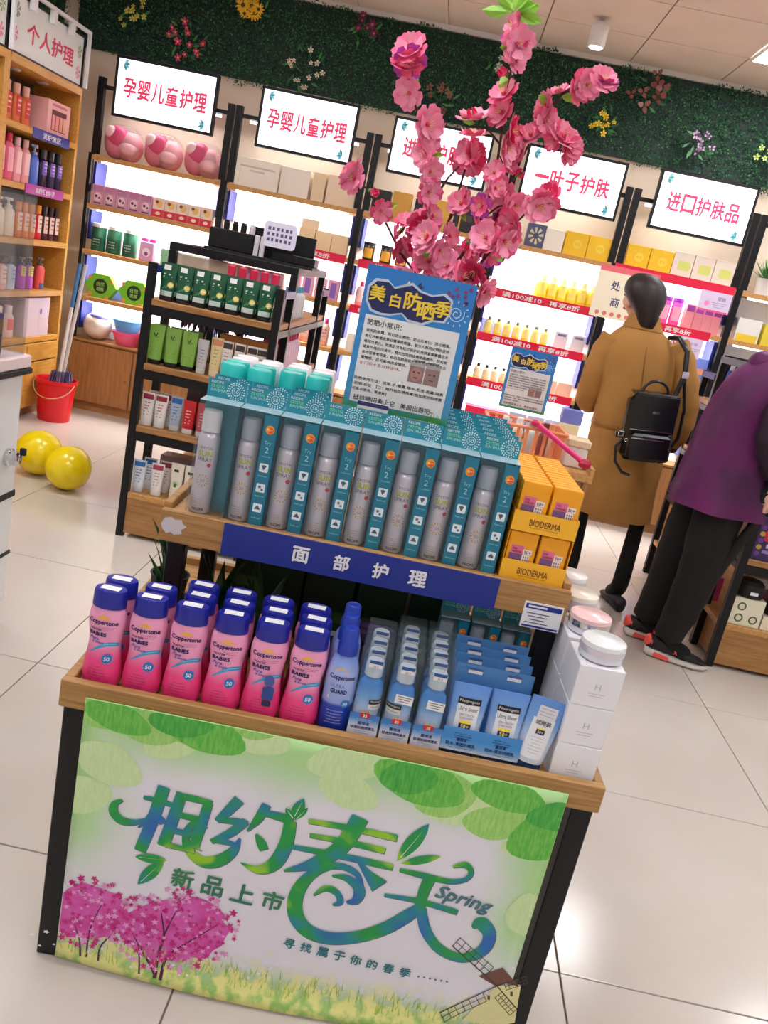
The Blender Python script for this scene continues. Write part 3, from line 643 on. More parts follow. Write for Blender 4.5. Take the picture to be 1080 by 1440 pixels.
# price cards
def card(name, w, h, col, label, M, draw):
    k = Kit(); k.part('card', MB().box(-w/2, w/2, -.0012, .0012, 0, h, col)); m = MB(); draw(m, -.0018); k.part('print', m); return k.put(name, label, 'sign', M)
def d1(m, y):
    bx2(m, y, -.2, .2, .3, .34, pc(236, 110, 120)); m.text('处  理', .06, pc(70, 84, 120), flat(-.02, y, .215), bold=.02); m.text('商  品', .06, pc(70, 84, 120), flat(.0, y, .11), bold=.02)
    for a in range(5): pol2(m, y, disc(-.15+.05*a, .03, .016, 6), pc(236, 130, 120))
card('paper_sign', .4, .34, pc(250, 240, 214), 'cream paper sign with blue characters left of the head', TR(1.13, YS-.012, 1.4), d1)
def d2(m, y): m.text('促销', .025, pc(60, 70, 120), flat(.04, y, .09)); bx2(m, y, -.1, .1, .0, .012, pc(236, 90, 140)); lines(m, pc(120, 120, 150), .03, .06, .1, 3, .014, y); pol2(m, y, disc(-.05, .05, .018, 8), pc(236, 140, 190))
card('price_card', .21, .13, pc(222, 206, 236), 'lilac price card at the right end of the top shelf', TR(1.72, YS-.012, 1.58), d2)
card('price_card', .21, .13, pc(222, 206, 236), 'lilac price card with red sprig beside the tan sleeve', TR(1.62, YS-.012, 1.26), lambda m, y: (m.text('特价中', .024, pc(60, 70, 120), flat(.035, y, .09)), lines(m, pc(120, 120, 150), .04, .06, .1, 3, .014, y), [pol2(m, y, [(-.06, .02), (-.06+.05*math.cos(a), .02+.08*math.sin(a)), (-.06+.05*math.cos(a+.2), .02+.08*math.sin(a+.2))], pc(220, 40, 70)) for a in (.6, 1.1, 1.6, 2.1)]))

# ================================================================== GOODS in the left corner cabinet
def rowY(kit, name, fmt, cat, Yv, x, z, group, jit=.05):
    for i, y in enumerate(Yv): kit.put(name, fmt.format(o=ORD[i]), cat, TR(x, y, z+.0006, PI/2+random.uniform(-jit, jit)), group)
def a_win(m, y): bx2(m, y, -.1, .1, .03, .15, pc(96, 40, 50)); [bx2(m, y-.0004, -.09+.05*q, -.05+.05*q, .035, .12, pc(240, 150+10*q, 150)) for q in range(4)]; bx2(m, y, -.1, .1, .17, .185, pc(200, 120, 130))
carton_kit(.3, .16, .2, pc(246, 186, 186), a_win).put('gift_set', 'pink gift set with a window on the top left cabinet shelf', 'box', TR(XC-.1, 5.56, 1.7806, PI/2))
rowY(bottle_kit(.22, .04, pc(230, 120, 60), pc(240, 180, 160), 'flip', pc(220, 60, 60), ink=pc(250, 220, 200)), 'bath_bottle', '{o} orange red wrapped bath bottle left of the pink gift set', 'bottle', (4.95, 5.06, 5.17, 5.28), XC-.1, LZ[0], 'orange bath bottles')
rowY(bottle_kit(.26, .042, pc(238, 110, 140, rough=.25), pc(216, 40, 80), 'screw', pc(246, 170, 190)), 'shampoo_bottle', '{o} rose red shampoo bottle on the second cabinet shelf', 'bottle', (4.97, 5.07), XC-.07, LZ[1], 'rose red shampoo bottles')
rowY(bottle_kit(.25, .04, pc(246, 170, 176, rough=.25), pc(246, 200, 196), 'screw', pc(250, 206, 206)), 'shampoo_bottle', '{o} light pink shampoo bottle on the second cabinet shelf', 'bottle', (5.17, 5.27), XC-.07, LZ[1], 'light pink shampoo bottles')
rowY(bottle_kit(.24, .042, pc(86, 120, 214, rough=.25), pc(150, 160, 200), 'pump', None), 'shampoo_bottle', '{o} cornflower blue pump bottle between pink and black bottles', 'bottle', (5.38,), XC-.07, LZ[1], 'blue pump bottles')
rowY(bottle_kit(.23, .042, pc(34, 14, 60, rough=.25), pc(16, 12, 24), 'flip', pc(120, 80, 190), ink=pc(226, 210, 246), band=(.35, .7)), 'shampoo_bottle', '{o} near black purple bottle at the end of the second shelf', 'bottle', (5.49, 5.6, 5.7), XC-.07, LZ[1], 'dark purple bottles')
rowY(bottle_kit(.22, .05, pc(250, 236, 214), pc(250, 240, 230), 'pump', None), 'hand_wash', '{o} cream white pump bottle on the third cabinet shelf', 'bottle', (5.0, 5.12), XC-.07, LZ[2], 'cream pump bottles')
rowY(bottle_kit(.21, .036, pc(240, 128, 30, rough=.3), pc(246, 150, 40), 'flip', pc(250, 220, 196), ink=pc(200, 80, 30)), 'juice_wash', '{o} orange wash bottle on the third cabinet shelf', 'bottle', (5.24, 5.325, 5.41), XC-.07, LZ[2], 'orange wash bottles')
rowY(bottle_kit(.21, .036, pc(214, 30, 50, rough=.3), pc(240, 150, 40), 'flip', pc(250, 220, 206), ink=pc(160, 20, 40)), 'juice_wash', '{o} red wash bottle after the orange ones', 'bottle', (5.495,), XC-.07, LZ[2], 'red wash bottles')
rowY(bottle_kit(.21, .036, pc(70, 14, 24, rough=.3), pc(40, 16, 20), 'flip', pc(240, 206, 190), ink=pc(110, 20, 30)), 'juice_wash', '{o} dark maroon wash bottle at the end of third shelf', 'bottle', (5.58, 5.665, 5.74), XC-.07, LZ[2], 'maroon wash bottles')
rowY(bottle_kit(.2, .042, pc(240, 196, 190), pc(70, 40, 60), 'pump', pc(250, 226, 214), ink=pc(200, 100, 130)), 'body_lotion', '{o} blush patterned pump bottle on the fourth cabinet shelf', 'bottle', (4.98, 5.09), XC-.07, LZ[3], 'blush pump bottles')
rowY(bottle_kit(.2, .042, pc(214, 224, 240), pc(80, 90, 130), 'pump', pc(190, 206, 236), ink=pc(90, 110, 180)), 'body_lotion', '{o} pale blue pump bottle on the fourth cabinet shelf', 'bottle', (5.2,), XC-.07, LZ[3], 'pale blue pump bottles')
rowY(bottle_kit(.2, .042, pc(190, 60, 190), pc(90, 96, 110), 'pump', pc(220, 210, 90), band=(.42, .72), ink=pc(120, 40, 140)), 'body_lotion', '{o} purple and yellow pump bottle on the fourth shelf', 'bottle', (5.33, 5.43), XC-.07, LZ[3], 'purple and yellow pump bottles')
rowY(bottle_kit(.2, .044, pc(236, 88, 84), pc(110, 90, 90), 'pump', pc(60, 80, 130), band=(.02, .2)), 'body_lotion', '{o} coral speckled pump bottle at the end of the fourth shelf', 'bottle', (5.58,), XC-.07, LZ[3], 'coral pump bottles')
rowY(bottle_kit(.2, .05, pc(250, 216, 206), pc(250, 240, 236), 'flip', pc(240, 120, 110), band=(.25, .6)), 'milk_bottle', '{o} milk white bottle with coral label on the lowest shelf', 'bottle', (4.97, 5.09, 5.21), XC-.07, LZ[4], 'milk white bottles')
carton_kit(.34, .18, .25, pc(228, 208, 216), lambda m, y: pol2(m, y, disc(.05, .16, .014, 8, .02), pc(120, 80, 180))).put('white_box', 'large pale lilac carton on the lowest left cabinet shelf', 'box', TR(XC-.11, 5.5, LZ[4]+.0006, PI/2))
def edge_strip(y0, y1, z, col, t, label):
    k = Kit(); w = y1-y0; k.part('strip', MB().box(.001, .006, -w/2, w/2, -.05, .008, col)); k.part('lettering', MB().text(t, .034, 'white_gloss', lambda a, b: (.0066, a, -.022+b), w=w*.5, bold=.02))
    k.put('shelf_label', label, 'label', TR(XC, (y0+y1)/2, z), 'shelf edge labels')
edge_strip(5.2, 5.68, LZ[0], 'strip_blue', '洗护发区', 'royal blue shelf label below the pink gift set')
edge_strip(5.16, 5.66, LZ[1], pc(176, 20, 150), '满减专区 全场八折', 'magenta shelf label below the dark purple bottles')
# ================================================================== BLACK RACK in the middle left
RX0, RX1, RY0, RY1, RY2, RY3 = -1.285, -.69, 3.63, 3.875, 4.72, 4.96
RZ = (1.09, .81, .53, .215); rw = RX1-RX0
def build_rack(x0, label):
    root = link('display_rack', None, None, TR(x0, RY0, 0)); tag(root, label, 'rack', 'black display racks')
    def P(nm, mb, par=root): return link(nm, mb.build(nm), par)
    d1_, d2_, d3_ = RY1-RY0, RY2-RY0, RY3-RY0; q = .034
    for (x, y, h) in ((0, 0, 1.24), (rw-q, 0, 1.24), (0, d3_-q, 1.24), (rw-q, d3_-q, 1.24), (0, d1_, 1.3), (rw-q, d1_, 1.3), (0, d2_-q, 1.3), (rw-q, d2_-q, 1.3)):
        P('post', MB().box(x, x+q, y, y+q, 0, h, 'black_steel', .002))
    for y in (d1_, d2_-q): P('top_rail', MB().box(0, rw, y, y+q, 1.3, 1.335, 'black_steel', .002))
    for x in (0, rw-q): P('top_rail', MB().box(x, x+q, d1_+q, d2_-q, 1.3005, 1.3345, 'black_steel'))
    for x in (0, rw-q):
        P('connector', MB().box(x-.003, x+q+.003, q-.01, d1_+.004, 1.2, 1.232, 'blue_panel', .002)); P('connector', MB().box(x-.003, x+q+.003, d2_, d3_-q+.008, 1.2, 1.232, 'blue_panel', .002))
    for z in RZ[:3]:
        s_ = P('shelf', MB().box(.006, rw-.006, .004, d3_-.004, z-.028, z, 'oak', .002))
        link('shelf_rail', MB().box(q, rw-q, .0, .02, z-.068, z-.029, 'black_steel').build('shelf_rail'), s_)
        for x in (0, rw-.02): link('shelf_rail', MB().box(x, x+.02, q, d3_-q, z-.06, z-.029, 'black_steel').build('shelf_rail'), s_)
    P('base_box', MB().box(q, rw-q, .006, d3_-.006, .02, .187, 'oak')); P('base_top', MB().box(.006, rw-.006, .003, d3_-.003, .188, RZ[3], 'oak_light', .002))
    return root
build_rack(RX0, 'black steel display rack with green tubes, left of the stand')
# green tubes of the top shelf
DG = pc(24, 84, 58, rough=.25)
def a_gt(m, b):
    fn = tube_front(.158, .076, .13, .55)
    def pch(pts, c): m.poly([fn(x, z) for x, z in pts], c)
    for i in range(5): pch([(-.028+.011*i, .046+.004*i), (-.022+.011*i, .044+.004*i), (.002+.008*i, .1-.004*i)], pc(60, 140, 84))
    for xx in (-.02, -.01, .0, .01, .02): pch([(xx-.0052, .021), (xx+.0052, .021), (xx+.0052, .042), (xx-.0052, .042)], pc(190, 206, 200))
    pch(disc(.016, .068, .0125, 12), pc(220, 206, 110)); pch(disc(.016, .068, .009, 10), pc(238, 228, 150))
    pch([(-.022, .13), (.008, .13), (.008, .15), (-.022, .15)], 'white_matte'); pch([(-.02, .1), (.018, .1), (.018, .103), (-.02, .103)], pc(200, 224, 206)); pch([(-.02, .108), (.01, .108), (.01, .114), (-.02, .114)], pc(200, 224, 206))
kg = tube_kit(.158, .076, DG, pc(20, 18, 20), .13, .55, a_gt)
GX = span(RX0+.045, RX1-.045, 7)
row(kg, 'green_tube', '{o} dark green face-wash tube from the left on the black rack', 'tube', GX, RY0+.045, RZ[0], 'dark green tubes, front row')
row(kg, 'green_tube', '{o} dark green tube from the left in the second row on the rack', 'tube', GX, RY0+.1, RZ[0], 'dark green tubes, second row')
row(bottle_kit(.2, .03, pc(240, 206, 200), pc(224, 40, 80), 'flip', pc(250, 226, 220)), 'red_cap_bottle', '{o} red-capped bottle behind the dark green tubes', 'bottle', span(-1.0, -.75, 5), RY0+.19, RZ[0], 'red-capped bottles')
k = Kit(); k.part('crate', MB().box(-.15, .15, -.06, .06, 0, .2, pc(236, 214, 190, clear=.25), .003)); k.part('cards', MB().box(-.13, .13, -.04, .04, .002, .15, pc(226, 196, 170))); k.put('clear_crate', 'beige see-through crate behind the dark green tubes', 'crate', TR(-1.13, RY0+.36, RZ[0]+.0006))
k = Kit(); k.part('crate', MB().box(-.09, .09, -.06, .06, 0, .2, pc(226, 170, 214), .003)); k.put('pink_crate', 'lilac pink box behind the red-capped bottles', 'box', TR(-.875, RY0+.36, RZ[0]+.0006))
# light green tubes and cream tubes
LG = pc(140, 188, 84, rough=.3)
def a_lg(m, b):
    fn = tube_front(.17, .072, .12, .55)
    def pch(pts, c): m.poly([fn(x, z) for x, z in pts], c)
    for a in (.3, 1.2, 2.2): pch([(0, .115), (.012*math.cos(a)+.003, .115+.02*math.sin(a)), (.018*math.cos(a), .115+.028*math.sin(a)), (.01*math.cos(a)-.003, .115+.016*math.sin(a))], pc(30, 60, 24))
    for i, w_ in enumerate((.02, .014, .018)): pch([(-w_, .07-.012*i), (w_, .07-.012*i), (w_, .073-.012*i), (-w_, .073-.012*i)], pc(80, 120, 50))
kl = tube_kit(.17, .072, LG, pc(30, 30, 28), .12, .55, a_lg)
row(kl, 'light_green_tube', '{o} light green tube from the left on the second rack shelf', 'tube', (-1.225, -1.15, -1.075), RY0+.05, RZ[1], 'light green tubes')
row(kl, 'light_green_tube', '{o} light green tube in the second row on the second rack shelf', 'tube', (-1.225, -1.15, -1.075), RY0+.11, RZ[1], 'light green tubes, second row')
def plain_art(h, w, capf, ink, top=None):
    fn = tube_front(h, w, capf, .55)
    def art(m, b):
        def pch(x0, x1, z0, z1, c): m.poly([fn(x0, z0), (fn(x1, z0)), fn(x1, z1), fn(x0, z1)], c)
        if top:
            for i in range(5): pch(-w*.4+w*.16*i, -w*.4+w*.16*(i+1), h*.8, h*.95, top)
        for i in range(5): pch(-w*.2, w*(.2-.05*(i % 3)), h*(.68-.09*i), h*(.68-.09*i)+.004, ink)
    return art
def t2(h, w, body, cap, ink, top=None, capf=.16): return tube_kit(h, w, body, cap, capf, .55, plain_art(h, w, capf, ink, top))
t2(.15, .05, pc(206, 204, 206), pc(226, 226, 224), pc(110, 130, 160)).put('grey_tube', 'grey patterned tube next to the light green tubes', 'tube', TR(-1.012, RY0+.045, RZ[1]+.0006))
t2(.17, .055, pc(232, 214, 160), pc(240, 226, 190), pc(190, 150, 100), pc(226, 150, 110)).put('cream_tube', 'cream tube with orange crimp on the second rack shelf', 'tube', TR(-.952, RY0+.045, RZ[1]+.0006))
row(t2(.165, .05, pc(236, 230, 226), pc(230, 226, 220), pc(150, 130, 120), pc(70, 56, 50)), 'white_tube', '{o} white tube with dark crimp on the second rack shelf', 'tube', (-.905, -.85, -.795, -.752), RY0+.045, RZ[1], 'white tubes with dark crimp')
carton_kit(.25, .05, .185, pc(224, 150, 70)).put('orange_box', 'wide orange box behind the white tubes with dark crimp', 'box', TR(-.835, RY0+.12, RZ[1]+.0006))
k = Kit(); m = MB()
for i in range(60):
    x, y = random.uniform(-.14, .14), random.uniform(-.03, .03); h = random.uniform(.12, .19)
    m.tube([(x*.6, y*.6, .0), (x, y, h)], .0015, 'leaf_a', 4)
k.part('stems', m)
for i in range(40):
    x, y = random.uniform(-.16, .16), random.uniform(-.035, .035); h = random.uniform(.15, .2); m = MB()
    m.lathe([(.002, h-.02), (.008, h), (.006, h+.02), (0, h+.032)], pc(70, 44, 100), 6, c=(x, y)); k.part('flower_spike', m)
k.put('lavender_bunch', 'dark purple lavender bunch behind the light green tubes', 'flowers', TR(-1.07, RY0+.4, RZ[1]+.002))
# lower shelves
row(t2(.15, .06, pc(240, 238, 236), pc(244, 242, 240), pc(200, 60, 80), pc(160, 40, 60)), 'white_tube', '{o} white tube with wine-red crimp on the third rack shelf', 'tube', (-1.225, -1.165), RY0+.05, RZ[2], 'white tubes with wine crimp')
row(t2(.15, .06, pc(236, 232, 230), pc(244, 242, 240), pc(200, 60, 80), pc(160, 40, 60)), 'white_tube', '{o} white tube with wine-red crimp in the row behind', 'tube', (-1.215, -1.15), RY0+.11, RZ[2], 'white tubes with wine crimp, second row')
t2(.155, .058, pc(180, 196, 220), pc(220, 226, 230), pc(60, 90, 160), pc(50, 100, 180)).put('blue_tube', 'pale blue tube beside the red tubes on the third shelf', 'tube', TR(-1.098, RY0+.06, RZ[2]+.0006))
row(t2(.15, .058, pc(206, 30, 44), pc(240, 236, 230), pc(246, 220, 200)), 'red_tube', '{o} red tube with white cap on the third rack shelf', 'tube', (-1.035, -.972), RY0+.05, RZ[2], 'red tubes')
carton_kit(.16, .06, .2, pc(86, 58, 56), lambda m, y: bx2(m, y, -.06, .06, .03, .09, pc(170, 60, 40))).put('brown_box', 'dark brown box behind the red tubes', 'box', TR(-1.0, RY0+.16, RZ[2]+.0006))
row(t2(.15, .058, pc(60, 170, 206), pc(60, 150, 190), pc(220, 240, 246), pc(230, 210, 60)), 'cyan_tube', '{o} cyan tube at the right of the third rack shelf', 'tube', (-.905, -.84), RY0+.05, RZ[2], 'cyan tubes')
row(t2(.15, .062, pc(226, 232, 240), pc(220, 226, 236), pc(50, 90, 170), pc(40, 110, 180)), 'blue_white_tube', '{o} blue and white tube on the bottom rack shelf', 'tube', (-1.225, -1.2), (RY0+.05, RY0+.12), RZ[3], 'blue and white tubes')
row(t2(.15, .06, pc(240, 236, 236), pc(240, 238, 236), pc(200, 120, 130), pc(176, 60, 80)), 'white_pink_tube', '{o} white tube with rosy crimp on the bottom rack shelf', 'tube', (-1.14, -1.125), (RY0+.05, RY0+.12), RZ[3], 'white tubes with rosy crimp')
def a_al(m, b):
    fn = tube_front(.17, .062, .16, .55)
    for a in (.5, .9, 1.3, 1.7, 2.1, 2.6): m.poly([fn(-.004, .06), fn(.004, .06), fn(.022*math.cos(a), .06+.034*math.sin(a))], pc(60, 130, 50))
    m.poly([fn(-.014, .13), fn(.008, .13), fn(.008, .142), fn(-.014, .142)], pc(50, 50, 46))
row(tube_kit(.17, .062, pc(238, 232, 214), pc(240, 238, 230), .16, .55, a_al), 'aloe_tube', '{o} cream tube with green aloe print on the bottom rack shelf', 'tube', (-1.05, -.985, -.92), RY0+.05, RZ[3], 'aloe tubes')
carton_kit(.3, .1, .14, pc(150, 120, 130)).put('grey_box', 'dull mauve box at the back of the bottom rack shelf', 'box', TR(-1.05, RY0+.3, RZ[3]+.0006))
# goods seen through the right side
row(bottle_kit(.15, .028, pc(224, 226, 232), pc(70, 150, 170), 'screw', pc(240, 240, 244)), 'teal_cap_bottle', '{o} white bottle with teal cap at the right side of the rack', 'bottle', (-.745,)*6, [RY0+.36+.07*i for i in range(6)], RZ[0], 'white bottles with teal caps')
row(bottle_kit(.2, .028, pc(240, 206, 226), pc(190, 30, 100), 'screw', pc(250, 226, 240)), 'pink_bottle', '{o} blush bottle with crimson cap at the right side of the rack', 'bottle', (-.745,)*8, [RY0+.36+.062*i for i in range(8)], RZ[1], 'blush bottles with crimson caps')
row(bottle_kit(.2, .028, pc(236, 200, 222), pc(190, 30, 100), 'screw', pc(250, 226, 240)), 'pink_bottle', '{o} blush bottle in the inner row at the rack side', 'bottle', (-.81,)*8, [RY0+.36+.062*i for i in range(8)], RZ[1], 'blush bottles, inner row')
# black cosmetics display on the rack top
k = Kit()
k.part('tray', MB().box(-.0, .5, 0, .2, 0, .012, 'black_matte'))
k.part('holder', MB().box(.0, .21, .05, .19, .0125, .1, 'black_steel', .004)); k.part('backboard', MB().box(.17, .47, .16, .18, .0125, .14, 'black_steel'))
k.part('step', MB().box(.3, .5, .04, .155, .0125, .05, 'black_steel', .003))
for i in range(5): k.part('lipstick', MB().lathe([(.014, .1005), (.014, .13), (.011, .132), (.011, .142), (0, .142)], 'black_steel' if i < 4 else 'silver', 10, c=(.022+.04*i, .1)))
for i in range(2): k.part('lipstick_case', MB().lathe([(.012, .0125), (.012, .1), (.009, .102), (0, .102)], 'silver', 10, c=(.225+.027*i, .04)))
b = k.part('price_board', MB().prism(rrect(.25, .4, .065, .175, .018), .03, .036, pc(228, 224, 244)))
m = MB()
for i in range(6):
    for j in range(3): bx2(m, .0294, .268+.02*i, .281+.02*i-.003*((i+j) % 2), .09+.024*j, .104+.024*j, pc(90, 84, 130))
k.part('print', m, b)
k.put('cosmetics_display', 'black lipstick display with a white price board on the rack top', 'display', TR(RX0+.15, RY1+.02, 1.3353))

# ================================================================== RED BUCKET AND MOPS
k = Kit(); RB = pc(222, 24, 36, rough=.3)
k.part('tub', MB().lathe([(.1, 0), (.104, .004), (.124, .25), (.134, .255), (.134, .28), (.128, .28), (.118, .25), (.098, .012), (0, .012)], RB, 28))
k.part('handle', MB().tube([(.136*math.cos(PI+PI*t/14), -.03-.1*math.sin(PI*t/14), .262-.1*math.sin(PI*t/14)) for t in range(15)], .003, pc(226, 196, 150), 6))
k.put('bucket', 'red plastic bucket with a wire handle in the left corner', 'bucket', TR(-2.465, 5.5, .0005))
for i, (dx, dy, c1) in enumerate(((.0, .0, (226, 222, 216)), (.03, .03, (206, 196, 190)))):
    k = Kit(); b0 = Vector((-2.475+dx*.4, 5.5+dy*.5, .05)); t0 = Vector((-2.435+dx, 5.62+dy, 1.12)); d = t0-b0
    k.part('pole', MB().tube([b0+d*.1, b0+d*.66], .012, pc(*c1), 10)); k.part('pole_grip', MB().tube([b0+d*.6601, b0+d*.93], .013, pc(60, 120, 170) if i == 0 else pc(190, 190, 196), 10))
    m = MB()
    for j in range(26):
        a = random.uniform(0, 2*PI); r1 = random.uniform(.03, .075)
        m.tube([b0+d*.24+Vector((.01*math.cos(a), .01*math.sin(a), 0)), b0+d*.26+Vector((r1*.7*math.cos(a), r1*.7*math.sin(a), 0)), b0+d*.16+Vector((r1*math.cos(a), r1*math.sin(a), -.03))], .006, pc(70, 50, 96) if i else pc(96, 74, 110), 5)
    k.part('mop_head', m)
    k.put('mop', ('white-poled mop with blue grip standing in the red bucket', 'grey-poled mop behind the white one in the bucket')[i], 'mop', Matrix.Identity(4), 'mops in the bucket')

# ================================================================== YELLOW BALLOONS on the floor
YB_ = mat('balloon_yellow', (255, 226, 14), .22, spec=.6)
for i, (x, y, r, rx, t) in enumerate(((-1.74, 4.12, .116, .5, 'yellow balloon on the floor, nearest the black rack'), (-1.97, 4.26, .12, -.4, 'yellow balloon on the floor in the middle of the three'), (-2.08, 3.98, .105, .2, 'yellow balloon on the floor half hidden by the white counter'))):
    k = Kit(); k.part('skin', MB().lathe([(.0, -r*1.2), (r*.1, -r*1.19), (r*.25, -r*1.12), (r*.6, -r*.85), (r*.88, -r*.45), (r, 0), (r*.93, r*.42), (r*.7, r*.78), (r*.4, r*.97), (r*.15, r*1.04), (0, r*1.05)], 'balloon_yellow', 24, caps=False))
    k.part('knot', MB().lathe([(0, -r*1.19), (r*.05, -r*1.22), (r*.12, -r*1.3), (0, -r*1.29)], 'balloon_yellow', 8, caps=False))
    k.put('balloon', t, 'balloon', TR(x, y, r*.995+.002, rz=i*1.1, rx=PI/2+.15*rx), 'yellow balloons')

# ================================================================== WHITE GLASS COUNTER, left edge
k = Kit()
k.part('body', MB().box(-.75, 0, -.45, 0, .08, .865, pc(224, 226, 226, rough=.3), .004)); k.part('plinth', MB().box(-.74, -.02, -.44, -.02, 0, .0795, 'black_matte'))
k.part('worktop', MB().box(-.76, .02, -.46, .02, .8655, .885, 'black_matte', .003)); k.part('edge_band', MB().box(-.755, .016, -.455, .016, .8855, .925, pc(226, 206, 206), .004))
k.part('trim_band', MB().box(-.755, .004, -.455, .004, .455, .475, 'black_matte')); k.part('trim_band', MB().box(-.755, .004, -.455, .004, .25, .262, 'black_matte'))
l = k.part('lock', MB(TR(.0, -.06, .6, ry=PI/2)).lathe([(.03, 0), (.03, .012), (.024, .016), (.024, .035), (.018, .04), (0, .04)], 'chrome', 16))
k.part('key', MB().box(.0405, .06, -.066, -.054, .615, .64, 'black_matte', .003), l)
for a in ((-.75, 0, -.012, -.004), (-.004, .002, -.45, -.014), (-.75, 0, -.45, -.442)): k.part('glass_pane', MB().box(a[0], a[1], a[2], a[3], .9255, 1.4, 'glass'))
k.part('glass_top', MB().box(-.75, .002, -.45, -.004, 1.4005, 1.408, 'glass'))
k.put('glass_counter', 'white counter with black trim and glass case, left edge', 'counter', TR(-1.275, 2.6, 0))
bottle_kit(.12, .012, pc(120, 90, 40), pc(60, 40, 110), 'wide', pc(226, 206, 90), sy=1).put('mascara', 'purple-capped mascara standing in the glass counter', 'mascara', TR(-1.33, 2.53, .9262))
bottle_kit(.07, .025, pc(50, 40, 60), pc(30, 26, 40), 'wide', None, sy=1).put('small_pot', 'squat dark pot beside the mascara in the counter', 'jar', TR(-1.31, 2.46, .9262))
# ================================================================== FRONT STAND
def gradz(name, stops, rough=.35, axis='Z', clear=None):
    """printed colour that runs along the object's height: stops [(height, colour)]"""
    m = bpy.data.materials.new(name); m.use_nodes = True; N = m.node_tree.nodes; L = m.node_tree.links; b = N['Principled BSDF']; b.inputs['Roughness'].default_value = rough
    tc = N.new('ShaderNodeTexCoord'); sx = N.new('ShaderNodeSeparateXYZ'); mr = N.new('ShaderNodeMapRange'); cr = N.new('ShaderNodeValToRGB')
    z0, z1 = stops[0][0], stops[-1][0]; mr.inputs['From Min'].default_value = z0; mr.inputs['From Max'].default_value = z1
    L.new(tc.outputs['Object'], sx.inputs[0]); L.new(sx.outputs[axis], mr.inputs['Value']); L.new(mr.outputs[0], cr.inputs[0]); L.new(cr.outputs[0], b.inputs['Base Color'])
    e = cr.color_ramp.elements
    while len(e) < len(stops): e.new(.5)
    for i, (z, c) in enumerate(stops): e[i].position = (z-z0)/(z1-z0); e[i].color = rgb(c)
    if clear is not None:
        tr = N.new('ShaderNodeBsdfTransparent'); ms = N.new('ShaderNodeMixShader'); ms.inputs['Fac'].default_value = 1-clear
        L.new(tr.outputs[0], ms.inputs[1]); L.new(b.outputs[0], ms.inputs[2]); L.new(ms.outputs[0], N['Material Output'].inputs['Surface'])
    MATS[name] = m; return name
SW, SD = .99, .72          # lower tray
LZ0, LZF, LZ1 = .553, .588, .607
UX0, UX1, UY0, UY1 = .085, .889, .2, .64
UZ0, UZF, UZ1 = .825, .884, .889
root = link('promotion_stand', None, None, S)
tag(root, 'two-tier wooden promotion stand on black legs in the foreground', 'stand')
def P(nm, mb, par=root, label=None):
    o = link(nm, mb.build(nm), par)
    if label: o['label'] = label
    return o
for x in (.008, SW-.048):
    for y in (.006, SD-.05): P('leg', MB().box(x, x+.04, y, y+.04, 0, LZ0-.0005, 'black_steel', .002))
for y in (.012, SD-.045): P('cross_bar', MB().box(.05, SW-.05, y, y+.03, .08, .11, 'black_steel'))
P('tray_floor', MB().box(.018, SW-.018, .018, SD-.018, LZ0+.012, LZF, 'plank'))
P('front_board', MB().box(0, SW, 0, .0178, LZ0, LZ1, 'plank', .002)); P('back_board', MB().box(0, SW, SD-.0178, SD, LZ0, LZ1, 'plank', .002))
for x in (0, SW-.0178): P('side_board', MB().box(x, x+.0178, .018, SD-.018, LZ0, LZ1-.0005, 'plank', .002))
for x in (.098, .852):
    for y in (.23, .58): P('tier_post', MB().box(x, x+.036, y, y+.03, LZF+.0005, UZ0-.0005, 'black_steel', .002))
P('upper_floor', MB().box(UX0+.016, UX1-.016, UY0+.016, UY1-.016, UZ0+.02, UZF, 'plank'))
P('upper_front_board', MB().box(UX0, UX1, UY0, UY0+.0158, UZ0, UZ1, 'plank', .002)); P('upper_back_board', MB().box(UX0, UX1, UY1-.0158, UY1, UZ0, UZ1+.03, 'plank', .002))
for x in (UX0, UX1-.0158): P('upper_side_board', MB().box(x, x+.0158, UY0+.016, UY1-.016, UZ0, UZ1+.012, 'plank', .002))
bl = P('header_strip', MB().box(.209, .748, UY0-.004, UY0-.0003, UZ0-.002, UZ1-.002, 'strip_blue'), label='royal blue strip with white characters')
for i, (ch, px, py) in enumerate(zip('面部护理', (425, 483, 538, 590), (768, 778, 789, 801))):
    x, z = sp(px, py, UY0-.005)
    link('character', MB().text(ch, .03, 'white_gloss', flat(x, UY0-.0046, (UZ0+UZ1)/2-.002), bold=.035).build('character'), bl)
tp = [(.088, .86), (.094, .872), (.106, .876), (.113, .872), (.126, .874), (.13, .866), (.138, .862), (.128, .854), (.13, .846), (.115, .842), (.108, .846), (.1, .842), (.092, .85)]
P('tape_patch', MB().prism(tp, UY0-.0012, UY0-.0002, pc(206, 200, 206)), label='torn grey tape patch')
lb = P('price_tag', MB().box(.805, .882, UY0-.003, UY0-.0004, .802, .855, 'white_gloss'), label='white price tag with blue bands')
m = MB(); bx2(m, UY0-.0036, .808, .879, .842, .852, 'strip_blue'); bx2(m, UY0-.0036, .808, .879, .804, .808, 'strip_blue'); lines(m, pc(90, 100, 130), .835, .832, .045, 4, .0065, UY0-.0036, .002); bx2(m, UY0-.0038, .813, .85, .845, .849, 'white_gloss')
link('print', m.build('print'), lb)

